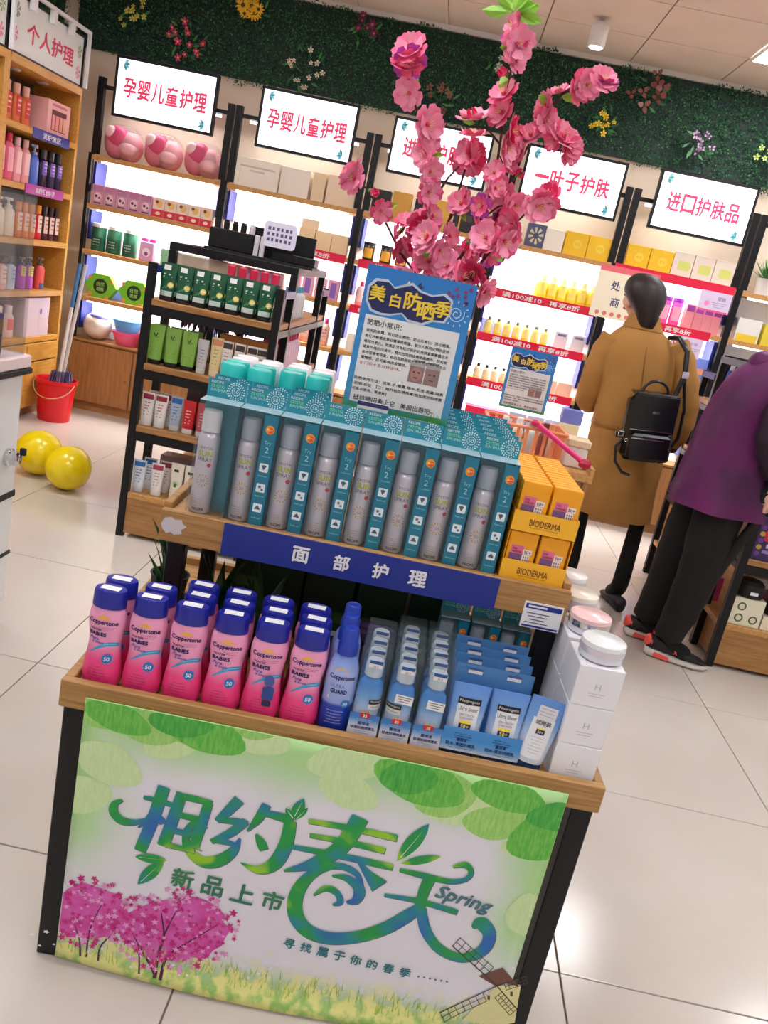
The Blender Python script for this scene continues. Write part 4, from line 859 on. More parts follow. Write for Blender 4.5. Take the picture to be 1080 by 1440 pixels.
# ------------------------------------------------------------------ pink lotion bottles
gradz('pink_body', [(0, (240, 50, 126)), (.05, (244, 70, 140)), (.066, (244, 120, 172)), (.08, (244, 158, 198)), (.15, (246, 166, 206))], .3)
CAPB = pc(28, 36, 150, rough=.3); NAVY = pc(24, 30, 96); SKY = pc(60, 160, 214)
BP = [(.024, 0), (.031, .003), (.0335, .012), (.0335, .025), (.032, .042), (.0285, .066), (.0275, .082), (.029, .098), (.0315, .116), (.0315, .13), (.0295, .142), (.027, .147)]
def brad(z):
    for (r0, z0), (r1, z1) in zip(BP, BP[1:]):
        if z <= z1: return r0+(r1-r0)*(z-z0)/max(z1-z0, 1e-6)
    return BP[-1][0]
BSY = .66
def bfn(off=.0007, dx=0.0, dz=0.0):
    def fn(a, b):
        x, z = dx+a, dz+b; R = brad(max(0, z)); u = max(-.98, min(.98, x/R))
        return (x, -BSY*R*math.sqrt(1-u*u)-off, z)
    return fn
def strip(m, path, c, off):          # path: (x, zlow, zhigh)
    f = bfn(off); vs = []; fs = []
    for i, (x, a, b) in enumerate(path): vs += [f(x, a), f(x, b)]
    for i in range(len(path)-1): fs.append((2*i, 2*i+2, 2*i+3, 2*i+1))
    m.add(vs, fs, c)
kp = Kit(); kp.part('body', MB().lathe(BP, 'pink_body', 28, sy=BSY))
cp = kp.part('cap', MB().lathe([(.0285, .147), (.0288, .149), (.0278, .174), (.026, .178), (0, .179)], CAPB, 24, sy=.74))
kp.part('price_sticker', MB().box(-.016, .016, -.011, .006, .1792, .1797, 'white_matte'), cp)
m = MB()
m.text('Coppertone', .0105, NAVY, bfn(.0009, -.001, .122), w=.05, bold=.03)
strip(m, [(-.012+.003*i, .1285, .1285+.0075*math.sin(PI*i/8)) for i in range(9)], pc(244, 180, 90), .0008)
m.text('WATER', .0042, NAVY, bfn(.0009, -.012, .1085), bold=.01); m.text('BABIES', .0068, NAVY, bfn(.0009, -.008, .1), w=.03, bold=.05)
m.text('Pure', .006, pc(60, 80, 190), bfn(.0009, -.013, .091), shear=.3, bold=.01); m.text('& Simple', .0055, pc(60, 80, 190), bfn(.0009, -.006, .084), shear=.3, bold=.01)
for i in range(2): m.text('sunscreen lotion spf', .0022, NAVY, bfn(.0009, .006, .1135-.0035*i), w=.026-.006*i)
for i, w_ in enumerate((.016, .026, .03, .03, .02)): m.text('water resistant lotion', .0024, pc(120, 20, 70), bfn(.0009, -.003, .04-.0052*i), w=w_)
kp.part('lettering', m)
m = MB(); xs = [-.0195+.0042*i for i in range(12)]
strip(m, [(x, .062+.018*math.sin((x+.0195)/.046*PI*.62), .064+.0235*math.sin((x+.0195)/.046*PI*.62)) for x in xs], SKY, .0008)
strip(m, [(x, .0665+.0165*math.sin((x+.0195)/.046*PI*.62), .0645+.0205*math.sin((x+.0195)/.046*PI*.62)) for x in xs[3:]], pc(130, 200, 232), .0011)
kp.part('wave_print', m)
m = MB(); m.poly([bfn(.0012, .0125, .0565)(a, b) for a, b in disc(0, 0, .0098, 20)], pc(226, 120, 190)); m.poly([bfn(.0015, .0125, .0565)(a, b) for a, b in disc(0, 0, .0088, 20)], pc(40, 120, 196)); m.text('50', .0068, 'white_gloss', bfn(.0019, .0125, .0565), bold=.03); kp.part('spf_badge', m)
PX = (.0555, .129, .2025, .276, .349, .421)
for i, x in enumerate(PX):
    kp.put('lotion_bottle', '%s pink lotion bottle with blue cap from the left, front row' % ORD[i], 'bottle', ST(x, .048, LZF+.0005, random.uniform(-.06, .06), s=1.05), 'pink bottles, front row')
for i, x in enumerate((.058, .131, .204, .276, .348, .42)):
    kp.put('lotion_bottle', '%s pink lotion bottle from the left in the second row' % ORD[i], 'bottle', ST(x, .0985, LZF+.0005, random.uniform(-.06, .06), s=1.05), 'pink bottles, second row')
for i, x in enumerate((.198, .27, .342, .414)):
    kp.put('lotion_bottle', '%s pink lotion bottle from the left in the back row' % ORD[i], 'bottle', ST(x, .149, LZF+.0005, random.uniform(-.06, .06), s=1.05), 'pink bottles, back row')
# round sticker on the fifth front bottle
st = MB(TR(0, 0, 0)); 
st.prism([(a*.8, b) for a, b in disc(.014, .078, .011, 14)], -.0218, -.0212, pc(70, 90, 170)); st.prism(rrect(.002, .022, .043, .066, .003), -.0222, -.0216, pc(40, 70, 150)); st.prism(rrect(.004, .02, .03, .041, .003), -.0222, -.0216, pc(30, 30, 90))
solo('security_sticker', st, 'dark blue sticker on the fifth pink bottle', 'sticker', ST(PX[4], .047, LZF+.0005, s=1.05))

# ------------------------------------------------------------------ blue sunscreen spray
gradz('ultra_blue', [(0, (20, 50, 160)), (.058, (24, 66, 186)), (.064, (150, 170, 230)), (.12, (170, 186, 236)), (.15, (120, 150, 226))], .3)
k = Kit(); UP = [(.024, 0), (.028, .003), (.029, .01), (.029, .11), (.0275, .128), (.022, .146), (.0175, .154)]
k.part('body', MB().lathe(UP, 'ultra_blue', 26, sy=.8)); k.part('cap', MB().lathe([(.0185, .1545), (.0185, .172), (.016, .176), (.015, .2), (.012, .204), (0, .205)], pc(30, 60, 170, rough=.3), 20))
def ufn(off, dx, dz):
    def fn(a, b):
        x = dx+a; z = dz+b; R = .029 if z < .11 else .029-.0015*(z-.11)/.018; u = max(-.98, min(.98, x/R)); return (x, -.8*R*math.sqrt(1-u*u)-off, z)
    return fn
m = MB(); m.text('Coppertone', .011, NAVY, ufn(.0008, .0, .114), w=.044, bold=.03); m.text('ULTRA', .006, pc(60, 80, 190), ufn(.0008, -.006, .098), w=.026, space=1.2); m.text('GUARD', .0075, NAVY, ufn(.0008, -.002, .087), w=.03, bold=.04)
m.poly([ufn(.0007, -.004, .1245)(a, b) for a, b in [(-.012, 0), (.012, 0), (.008, .006), (0, .009), (-.008, .006)]], pc(244, 200, 100)); lines_ = [m.text('sunscreen continuous spray', .0024, 'white_gloss', ufn(.0008, -.002, .048-.006*i), w=.03-.004*(i % 2)) for i in range(5)]
k.part('lettering', m)
m = MB(); m.poly([ufn(.001, .014, .064)(a, b) for a, b in disc(0, 0, .008, 18)], pc(40, 130, 206)); m.text('50', .0056, 'white_gloss', ufn(.0014, .014, .064), bold=.03); k.part('spf_badge', m)
m = MB(); m.poly([ufn(.0007, -.004, .074)(a, b) for a, b in rrect(-.016, .024, -.003, .003, .002)], pc(240, 220, 200)); k.part('stripe', m)
k.put('spray_bottle', 'blue sunscreen spray bottle between the pink bottles and clear packs', 'bottle', ST(.486, .05, LZF+.0005, .05))
row_ = [(.486, .108), (.486, .16)]
for i, (x, y) in enumerate(row_): k.put('spray_bottle', '%s blue sunscreen spray bottle behind the front one' % ORD[i], 'bottle', ST(x-.004, y, LZF+.0005, .1), 'blue spray bottles behind')

# ------------------------------------------------------------------ clear packs with blue bottles
gradz('bottle_blue', [(0, (226, 234, 244)), (.05, (206, 220, 240)), (.085, (120, 176, 232)), (.11, (70, 140, 220)), (.125, (90, 150, 222))], .2)
gradz('card_blue', [(0, (226, 228, 242)), (.028, (214, 222, 240)), (.045, (70, 140, 210)), (.056, (60, 120, 196))], .4)
k = Kit(); PW, PD, PH = .055, .04, .172
def tri_print(m, y, cx, rot):
    pass
def pack(rot, sticker):
    k = Kit()
    k.part('bottle', MB().lathe([(.02, .001), (.023, .004), (.0235, .02), (.0235, .1), (.021, .113), (.012, .123), (.012, .126)], 'bottle_blue', 22, sy=.72))
    k.part('bottle_cap', MB().lathe([(.0165, .1265), (.0165, .15), (.014, .155), (0, .156)], pc(196, 210, 222, rough=.15), 18))
    k.part('clear_box', MB().box(-PW/2, PW/2, -PD/2, PD/2, .0, PH, 'clear_plastic', .002))
    c = k.part('front_card', MB().box(-PW/2+.0005, PW/2-.0005, -PD/2-.0014, -PD/2-.0004, .002, .056, 'card_blue'))
    m = MB(); y = -PD/2-.0019
    m.text('露得清', .0065, pc(30, 60, 120), flat(.0, y, .037), bold=.02); m.text('轻透防晒喷雾乳', .006, pc(30, 50, 110), flat(.0, y, .028), w=.045, bold=.02)
    for i in range(4): m.text('sun protection', .0022, pc(90, 100, 140), flat(0, y, .0215-.004*i), w=.03-.006*(i % 2))
    m.text('sun protection lotion', .002, 'white_gloss', flat(0, y, .045), w=.028); k.part('lettering', m, c)
    m = MB(); m.prism(rrect(-.009, .009, .049, .0585, .003), -PD/2-.0028, -PD/2-.0022, pc(210, 30, 40)); 
    for a in range(5): m.prism([(-.008+.004*a-.0016, .0588), (-.008+.004*a+.0016, .0588), (-.008+.0042*a, .063)], -PD/2-.0028, -PD/2-.0022, pc(246, 180, 40))
    m.text('35', .0055, 'white_gloss', flat(0, -PD/2-.0032, .0535), bold=.04); k.part('spf_badge', m, c)
    m = MB(); bx2(m, -PD/2-.0008, -.012, .012, .148, .162, 'white_matte'); bx2(m, -PD/2-.0011, -.012, .012, .1555, .162, pc(30, 80, 150)); m.text('20.5', .004, NAVY, flat(0, -PD/2-.0012, .151)); k.part('price_sticker', m)
    def lf(a, b):
        t = -PI/2+rot+a/.0236; return (.0243*math.cos(t), .0243*.72*math.sin(t), b)
    m = MB()
    for (b0, b1, c_) in ((.074, .084, pc(24, 24, 28)), (.064, .0738, 'white_matte')):
        vs = []
        for i in range(7): vs += [lf(-.016+.032*i/6, b0), lf(-.016+.032*i/6, b1)]
        m.add(vs, [(2*i, 2*i+2, 2*i+3, 2*i+1) for i in range(6)], c_)
    m.text('Neutrogena', .005, 'white_gloss', lambda a, b: tuple(Vector(lf(a, .079+b))*1.004), w=.026); m.text('UltraSheer', .0045, pc(60, 60, 70), lambda a, b: tuple(Vector(lf(a, .069+b))*1.004), w=.024); k.part('label', m)
    if sticker:
        m = MB(); m.M = TR(.004, 0, .098, ry=.06); m.box(-.016, .016, -PD/2-.0012, -PD/2-.0003, -.009, .008, 'white_gloss'); lines(m, pc(110, 110, 120), 0, .004, .025, 3, .0045, -PD/2-.0016, .0015); k.part('note_sticker', m)
    return k
packs = [pack(.75, False), pack(-.55, True), pack(2.6, True)]
for i, x in enumerate((.54, .598, .656)):
    packs[i].put('clear_pack', ('clear pack with blue bottle beside the blue spray, left of three', 'clear pack with blue bottle and white note, middle of three', 'clear pack with blue bottle and tilted white note, right of three')[i], 'package', ST(x, .045, LZF+.0005, .02), 'clear sunscreen packs')
kb = pack(.2, False)
for r in range(1, 5):
    for i, x in enumerate((.54, .598, .656)):
        if r == 4 and i == 0: continue
        kb.put('clear_pack', 'clear sunscreen pack, %s column, %s row back' % (('left', 'middle', 'right')[i], ORD[r]), 'package', ST(x+.002*r, .045+.043*r, LZF+.0005, .02), 'clear sunscreen packs', skip=('label', 'front_card', 'lettering', 'spf_badge') if r > 1 else ())

# ------------------------------------------------------------------ blue tubes in sleeves
gradz('tube_blue', [(0, (40, 70, 130)), (.02, (60, 90, 150)), (.0205, (214, 226, 240)), (.06, (200, 218, 240)), (.1, (120, 166, 226)), (.145, (96, 146, 222))], .3)
TH, TW = .145, .07
def tubefn(off, dx, dz):
    f = tube_front(TH, TW, .14, .5)
    return lambda a, b: (lambda p: (p[0], p[1]-off, p[2]))(f(dx+a, dz+b))
def blue_tube(sleeve=True, tester=False):
    k = tube_kit(TH, TW, 'tube_blue', pc(52, 74, 120, rough=.25), .14, .5)
    m = MB()
    def patch(x0, x1, z0, z1, c, off=.0):
        n = 6; f = tubefn(off, 0, 0); vs = []
        for i in range(n+1): vs += [f(x0+(x1-x0)*i/n, z0), f(x0+(x1-x0)*i/n, z1)]
        m.add(vs, [(2*i, 2*i+2, 2*i+3, 2*i+1) for i in range(n)], c)
    patch(-.02, .02, .03, .108, pc(236, 238, 244))
    if not tester:
        patch(-.021, .021, .108, .12, pc(22, 24, 30), .0004); m.text('Neutrogena', .0065, 'white_gloss', tubefn(.001, 0, .114), w=.036); m.text('Ultra Sheer', .008, pc(70, 74, 84), tubefn(.0008, 0, .1), w=.036)
        m.text('DRY-TOUCH', .0042, pc(70, 74, 84), tubefn(.0008, 0, .0885), w=.026); m.text('SUNSCREEN', .0042, pc(130, 80, 110), tubefn(.0008, 0, .0825), w=.024)
        patch(-.011, .011, .072, .078, pc(246, 222, 70), .0006); patch(-.011, .011, .062, .072, pc(30, 40, 110), .0006); m.text('50+', .007, pc(250, 230, 90), tubefn(.0014, 0, .0672), bold=.03)
    else:
        patch(-.016, .018, .108, .132, pc(224, 224, 232), .0006); m.text('试用装', .009, pc(70, 74, 84), tubefn(.001, .0, .101), bold=.02)
        for i in range(3): m.text('sample for customers', .003, pc(80, 84, 100), tubefn(.0012, .0, .127-.006*i), w=.026)
        patch(-.008, .008, .079, .088, pc(30, 36, 60), .0006); patch(-.008, .008, .088, .0905, pc(246, 222, 70), .0006); m.text('50+', .005, 'white_gloss', tubefn(.0014, 0, .0835))
        for i in range(6): m.text('dry touch sunscreen lotion', .0026, pc(110, 116, 140), tubefn(.0008, 0, .072-.006*i), w=.026-.004*(i % 3))
    k.part('lettering', m)
    if sleeve:
        w = TW/2+.001
        k.part('sleeve_back', MB().box(-w, w, .02, .021, .02, .066, gradz_card)); s = k.part('sleeve', MB().box(-w, w, -.0215, -.0205, .02, .066, gradz_card, 0), label='blue printed sleeve')
        m = MB(); y = -.0221; m.text('露得清', .006, pc(24, 50, 110), flat(0, y, .043), bold=.02); m.text('防水·清透防晒乳', .007, pc(24, 50, 110), flat(0, y, .034), w=.054, bold=.02); m.text('SPF 50+ PA+++', .003, pc(24, 50, 110), flat(0, y, .0555), w=.03); lines(m, pc(30, 80, 150), 0, .05, .034, 2, .004, y, .0014); m.text('net weight 88 ml', .0026, pc(40, 60, 120), flat(0, y, .0265), w=.044); k.part('sleeve_lettering', m, s)
    return k
gradz_card = gradz('sleeve_blue', [(.02, (210, 224, 242)), (.03, (110, 170, 226)), (.045, (60, 146, 220)), (.066, (64, 142, 214))], .35)
k1 = blue_tube()
for i, x in enumerate((.72, .792)): k1.put('sunscreen_tube', '%s blue sleeved sunscreen tube, front row' % ('left', 'right')[i], 'tube', ST(x, .045, LZF+.0005, 0), 'blue sleeved tubes')
blue_tube(False, True).put('tester_tube', 'white-labelled tester tube leaning right at the end of the tubes', 'tube', ST(.846, .043, LZF+.0036, -.05, ry=.12))
def back_card_kit():
    k = tube_kit(.15, TW, 'tube_blue', pc(52, 74, 120), .14, .5); k.part('clear_sleeve', MB().box(-TW/2-.001, TW/2+.001, -.02, -.0195, .03, .172, pc(90, 150, 210, clear=.35)))
    m = MB(); bx2(m, -.0204, -.013, .013, .155, .167, 'white_matte'); bx2(m, -.0206, -.013, .013, .1615, .167, pc(60, 90, 150)); k.part('price_sticker', m); return k
kc = back_card_kit()
for r in range(4):
    for i, x in enumerate((.722, .794)): kc.put('sunscreen_tube', 'blue sunscreen tube, %s column, %s row behind the front' % (('left', 'right')[i], ORD[r]), 'tube', ST(x+.002*r, .088+.042*r, LZF+.0005), 'blue tubes behind')

# ------------------------------------------------------------------ white cream boxes with jars
def a_h(m, y): m.text('H', .012, pc(190, 190, 200), flat(0, y, .04)); lines(m, pc(200, 200, 206), 0, .026, .03, 2, .005, y, .0014)
WB = pc(238, 238, 244, rough=.35)
kw = carton_kit(.082, .1, .0775, WB, a_h)
jar_cols = [((236, 240, 242), 'silver', 'white lid and chrome band'), ((246, 206, 206), 'chrome', 'pink lid'), ((246, 240, 226), 'silver', 'ivory lid'), ((244, 242, 240), 'silver', 'plain white lid')]
for r in range(4):
    x, y = .9305, .075+.118*r
    for l in range(3): kw.put('cream_box', '%s white cream box, %s stack from the front, right end' % (('bottom', 'middle', 'top')[l], ORD[r]), 'box', ST(x, y, LZF+.0005+.078*l, random.uniform(-.008, .008)), 'stacked white cream boxes')
    c, b, t = jar_cols[r]; k = Kit()
    k.part('base', MB().lathe([(.036, 0), (.04, .003), (.04, .014)], pc(226, 226, 236, rough=.15), 28)); k.part('band', MB().lathe([(.0408, .0141), (.041, .016), (.041, .026)], b, 28)); k.part('lid', MB().lathe([(.0405, .0261), (.04, .034), (.037, .0365), (0, .037)], pc(*c, rough=.2), 28))
    k.put('cream_jar', 'round cream jar with %s on the %s box stack' % (t, ORD[r]), 'jar', ST(x+.0025, y-.004, LZF+.0012+.234), 'cream jars on white boxes')
# ================================================================== UPPER TIER: boxed spray cans
TEAL, TEAL2 = pc(34, 142, 164, rough=.35), pc(24, 118, 146, rough=.35)
CW, CD, CH = .0745, .05, .222
def sun_ring(m, y, cx, cz, r, c):
    for rad, n, l in ((r, 20, .22), (r*.78, 16, .16)):
        for i in range(n):
            a = 2*PI*i/n; b = 2*PI*(i+.45)/n
            m.poly([(cx+rad*math.cos(a), y, cz+rad*math.sin(a)), (cx+rad*math.cos(b), y, cz+rad*math.sin(b)), (cx+rad*(1+l)*math.cos(b), y, cz+rad*(1+l)*math.sin(b)), (cx+rad*(1+l)*math.cos(a), y, cz+rad*(1+l)*math.sin(a))], c)
    n = 20
    for i in range(n):
        a, b = 2*PI*i/n, 2*PI*(i+1)/n
        m.poly([(cx+r*.5*math.cos(a), y, cz+r*.5*math.sin(a)), (cx+r*.5*math.cos(b), y, cz+r*.5*math.sin(b)), (cx+r*.58*math.cos(b), y, cz+r*.58*math.sin(b)), (cx+r*.58*math.cos(a), y, cz+r*.58*math.sin(a))], c)
    m.text('50', r*.5, c, flat(cx, y, cz))
RC = .0205; CXN = -.0145
def cfn(off, dz, dx=0.0):
    def fn(a, b):
        t = -PI/2+(a+dx)/RC; return (CXN+(RC+off)*math.cos(t), (RC+off)*math.sin(t)-.001, dz+b)
    return fn
def spray_kit(cap_white=False, open_box=False):
    k = Kit()
    k.part('can', MB().lathe([(.019, .002), (.0205, .005), (.0205, .15), (.018, .158), (.013, .162)], 'silver', 24, c=(CXN, -.001)))
    k.part('can_cap', MB().lathe([(.0185, .1625), (.0185, .196), (.0165, .203), (0, .205)], pc(236, 236, 242, rough=.2) if cap_white else pc(176, 186, 200, rough=.2), 22, c=(CXN, -.001)))
    m = MB(); m.text('CRYSTAL', .0052, pc(80, 60, 90), cfn(.0006, .132), w=.028); m.text('SUN', .0105, pc(206, 206, 30), cfn(.0006, .121), w=.027, bold=.04); m.text('SPRAY', .007, pc(90, 64, 96), cfn(.0006, .1095), w=.029)
    m.text('RECIPE', .005, pc(40, 40, 50), cfn(.0006, .01), w=.022, bold=.02)
    for i in range(4): m.text('sun protection spray', .0022, pc(130, 110, 130), cfn(.0006, .03-.0045*i, -.004), w=.022-.004*(i % 2))
    k.part('can_lettering', m)
    m = MB(); m.poly([cfn(.0007, .099, .01)(a, b) for a, b in disc(0, 0, .0042, 12)], pc(206, 40, 60)); k.part('red_dot', m)
    m = MB()
    for i in range(12):
        a = 2*PI*i/12; f = cfn(.0006, .068, .002)
        m.poly([f(.006*math.cos(a), .006*math.sin(a)), f(.0125*math.cos(a+.16), .0125*math.sin(a+.16)), f(.0125*math.cos(a-.1), .0125*math.sin(a-.1))], pc(220, 176, 90))
    m.text('50', .006, pc(150, 120, 120), cfn(.0007, .068, .002)); k.part('sun_emblem', m)
    bc = k.part('back_card', MB().box(-CW/2, CW/2, CD/2-.0012, CD/2, 0, CH+.037, TEAL))
    m = MB(); y = CD/2-.0018
    m.text('RECIPE', .0048, 'white_gloss', flat(-CW/2+.018, y, CH+.031), w=.023); m.text('CRYSTAL', .0058, pc(130, 226, 160), flat(-CW/2+.02, y, CH+.023), w=.027, bold=.02); m.text('SUN SPRAY', .0052, pc(190, 240, 220), flat(-CW/2+.0225, y, CH+.0155), w=.032)
    k.part('header_lettering', m, bc)
    m = MB(); sun_ring(m, y, CW/2-.02, CH+.019, .0145, pc(216, 240, 246)); k.part('sun_print', m, bc)
    if not open_box:
        st = k.part('front_strip', MB().box(.0105, CW/2-.0008, -CD/2-.0008, -CD/2, .001, CH-.002, TEAL2))
        y = -CD/2-.0014; cx = (.0105+CW/2)/2
        m = MB(); m.poly([(a, y, b) for a, b in disc(cx, CH-.03, .0088, 16)], pc(240, 150, 40)); m.poly([(a, y-.0003, b) for a, b in disc(cx+.001, CH-.031, .006, 12)], pc(230, 90, 50)); m.text('买一', .005, pc(250, 240, 120), flat(cx, y-.0006, CH-.03), bold=.03); k.part('orange_sticker', m, st)
        for i, zz in enumerate((.118, .078, .038)):
            m = MB(); m.poly([(a, y, b) for a, b in rrect(cx-.0085, cx+.0085, zz-.0085, zz+.0085, .002)], pc(226, 236, 242))
            if i == 0: m.poly([(cx-.005, y-.0003, zz+.004), (cx, y-.0003, zz-.005), (cx+.005, y-.0003, zz+.004), (cx, y-.0003, zz+.006)], pc(60, 90, 110))
            elif i == 1: m.poly([(a, y-.0003, b) for a, b in disc(cx-.002, zz+.002, .003, 8)], pc(90, 120, 140)); m.poly([(a, y-.0003, b) for a, b in disc(cx+.003, zz-.003, .0025, 8)], pc(90, 120, 140))
            else: m.poly([(cx-.006, y-.0003, zz-.003), (cx+.006, y-.0003, zz-.003), (cx+.003, y-.0003, zz+.002), (cx, y-.0003, zz+.005), (cx-.003, y-.0003, zz+.002)], pc(60, 90, 110))
            k.part('icon', m, st)
        m = MB(); m.text('Try', .0085, pc(140, 214, 222), flat(cx, y, .166), w=.014); m.text('2', .011, pc(160, 224, 230), flat(cx, y, .153)); m.text('crystal', .004, pc(140, 214, 222), flat(cx, y, .14), w=.017)
        for zz in (.102, .062, .018): m.text('fresh sun', .0034, pc(150, 220, 226), flat(cx, y, zz), w=.017)
        k.part('strip_lettering', m, st)
    k.part('clear_window', MB().box(-CW/2, .0102 if not open_box else CW/2, -CD/2-.0003, -CD/2+.0003, .001, CH, 'clear_plastic').box(-CW/2, -CW/2+.0004, -CD/2+.0004, CD/2-.0014, .001, CH, 'clear_plastic'))
    k.part('box_top', MB().box(-CW/2, CW/2, -CD/2, CD/2-.0013, CH+.0003, CH+.0018, pc(190, 224, 234, rough=.2, clear=.3)))
    k.part('right_side', MB().box(CW/2-.0006, CW/2, -CD/2+.0003, CD/2-.0014, .001, CH, TEAL2))
    return k
ks = spray_kit(); ks0 = spray_kit(True, True); kr = ks
COLX = [.1615+.0766*i for i in range(8)]
rows_ = [2, 2, 3, 1, 1, 1, 6, 6]
for i, x in enumerate(COLX):
    for r in range(rows_[i]):
        y = UY0+.02+CD/2+r*.053
        M = ST(x, y, UZF+.0006, random.uniform(-.015, .015))
        if r == 0 and i == 0: ks0.put('spray_box', 'first spray can box from the left, clear front and white cap', 'box', M, 'boxed spray cans, front row')
        elif r == 0: ks.put('spray_box', '%s teal spray can box from the left, front row' % ORD[i], 'box', M, 'boxed spray cans, front row')
        else: ks.put('spray_box', 'teal spray can box, %s column from the left, %s row back' % (ORD[i], ORD[r]), 'box', M, 'boxed spray cans behind', skip=('can_lettering', 'red_dot', 'sun_emblem', 'clear_window', 'strip_lettering', 'icon', 'orange_sticker', 'can', 'can_cap') if r > 1 else ('can_lettering', 'red_dot', 'sun_emblem', 'clear_window'))
# QR-free note tag on one box, price tag hung on the header row
card('price_tag', .06, .045, 'white_gloss', 'white price tag under the blue poster on the headers', ST(.44, UY0+.085, UZF+CH+.006), lambda m, y: (bx2(m, y, -.03, .03, .036, .044, pc(50, 50, 110)), lines(m, pc(120, 120, 140), -.002, .028, .045, 3, .008, y, .002)))
# teal-capped and white-capped bottles behind the first columns
kt = bottle_kit(.29, .0245, pc(196, 226, 232, rough=.25), pc(40, 200, 196, rough=.25), 'wide', None, sy=1.0)
kwh = bottle_kit(.29, .0245, pc(226, 226, 232, rough=.25), pc(240, 236, 238, rough=.25), 'wide', None, sy=1.0)
kt.p.clear(); kwh.p.clear()
for kk, cb, cc in ((kt, pc(150, 206, 214, rough=.25), pc(44, 202, 196, rough=.25)), (kwh, pc(224, 220, 226, rough=.25), pc(244, 238, 240, rough=.25))):
    kk.part('body', MB().lathe([(.022, 0), (.0245, .004), (.0245, .225), (.022, .228)], cb, 20)); kk.part('cap', MB().lathe([(.0245, .2285), (.0245, .277), (.022, .282), (0, .283)], cc, 20))
n_ = 0
for i, x in enumerate((.15, .205, .262, .318)):
    for r in range(4):
        y = UY0+.02+.053*(2, 2, 3, 3)[i]+.027+r*.05
        if y > UY1-.045: continue
        z = UZF+.0006
        (kt if r < 2 else kwh).put('spray_can', 'tall spray can with %s cap, %s column, %s row back' % ('teal' if r < 2 else 'white', ORD[i], ORD[r]), 'can', ST(x, y, z), 'teal and white capped spray cans')

# ------------------------------------------------------------------ orange sun-care trays
OR, OR2 = pc(246, 166, 20, rough=.4), pc(250, 186, 40, rough=.4)
def a_or(m, y):
    bx2(m, y, -.02, .004, .05, .066, pc(226, 110, 150)); bx2(m, y, .004, .021, .05, .06, pc(246, 232, 224)); bx2(m, y, -.022, .003, .034, .0495, pc(120, 80, 130)); bx2(m, y, .0035, .018, .016, .049, pc(244, 236, 230))
    m.text('50+', .006, pc(90, 60, 80), flat(.0125, y-.0003, .0548), bold=.02)
    for i in range(3): m.text('防晒', .004, pc(160, 60, 90), flat(-.013+.009*(i % 2), y-.0003, .0535+.006*(i//2)), bold=.02)
    for i in range(3):
        for j in range(5): bx2(m, y-.0003, .0055+.0042*i, .0083+.0042*i, .02+.0056*j, .024+.0056*j, pc(150, 130, 140))
ko = carton_kit(.056, .0165, .094, OR, a_or)
for t in range(2):
    z = UZF+.0006+.099*t; x0, x1 = .7455, .8715; y0, y1 = UY0+.02, UY0+.33
    k = Kit(); k.part('tray_base', MB().box(x0, x1, y0+.002, y1, 0, .002, OR)); k.part('front_lip', MB().box(x0, x1, y0, y0+.0015, 0, .04, OR2)); k.part('back_wall', MB().box(x0, x1, y1, y1+.0015, 0, .096, OR))
    for xx in (x0, x1-.0015): k.part('side_wall', MB().prism([(0, 0), (1, 0), (1, 1), (0, 1)], 0, 0, OR) if False else MB().box(xx, xx+.0015, y0+.002, y1, .002, .096 if t == 0 else .04, OR))
    m = MB(); m.text('BIODERMA', .0125, pc(110, 60, 20), flat((x0+x1)/2, y0-.0006, .02), w=.06, bold=.01); m.text('laboratoire dermatologique', .003, pc(110, 60, 20), flat((x0+x1)/2, y0-.0006, .01), w=.056); k.part('lettering', m)
    k.put('display_tray', 'orange cardboard tray, %s of the two stacked at the right' % ('lower', 'upper')[t], 'tray', ST(0, 0, z), 'orange display trays')
    for c in range(2):
        for r in range(13):
            if t == 0 and r > 1: continue
            jump = .004 if r >= 6 else 0
            ko.put('suncare_box', 'orange sun-care box, %s tray, %s column, %s from the front' % (('lower', 'upper')[t], ('left', 'right')[c], ORD[r]), 'box', ST(x0+.032+.061*c, y0+.014+.0225*r+jump, z+.0026), 'orange sun-care boxes', skip=('print',) if r else ())

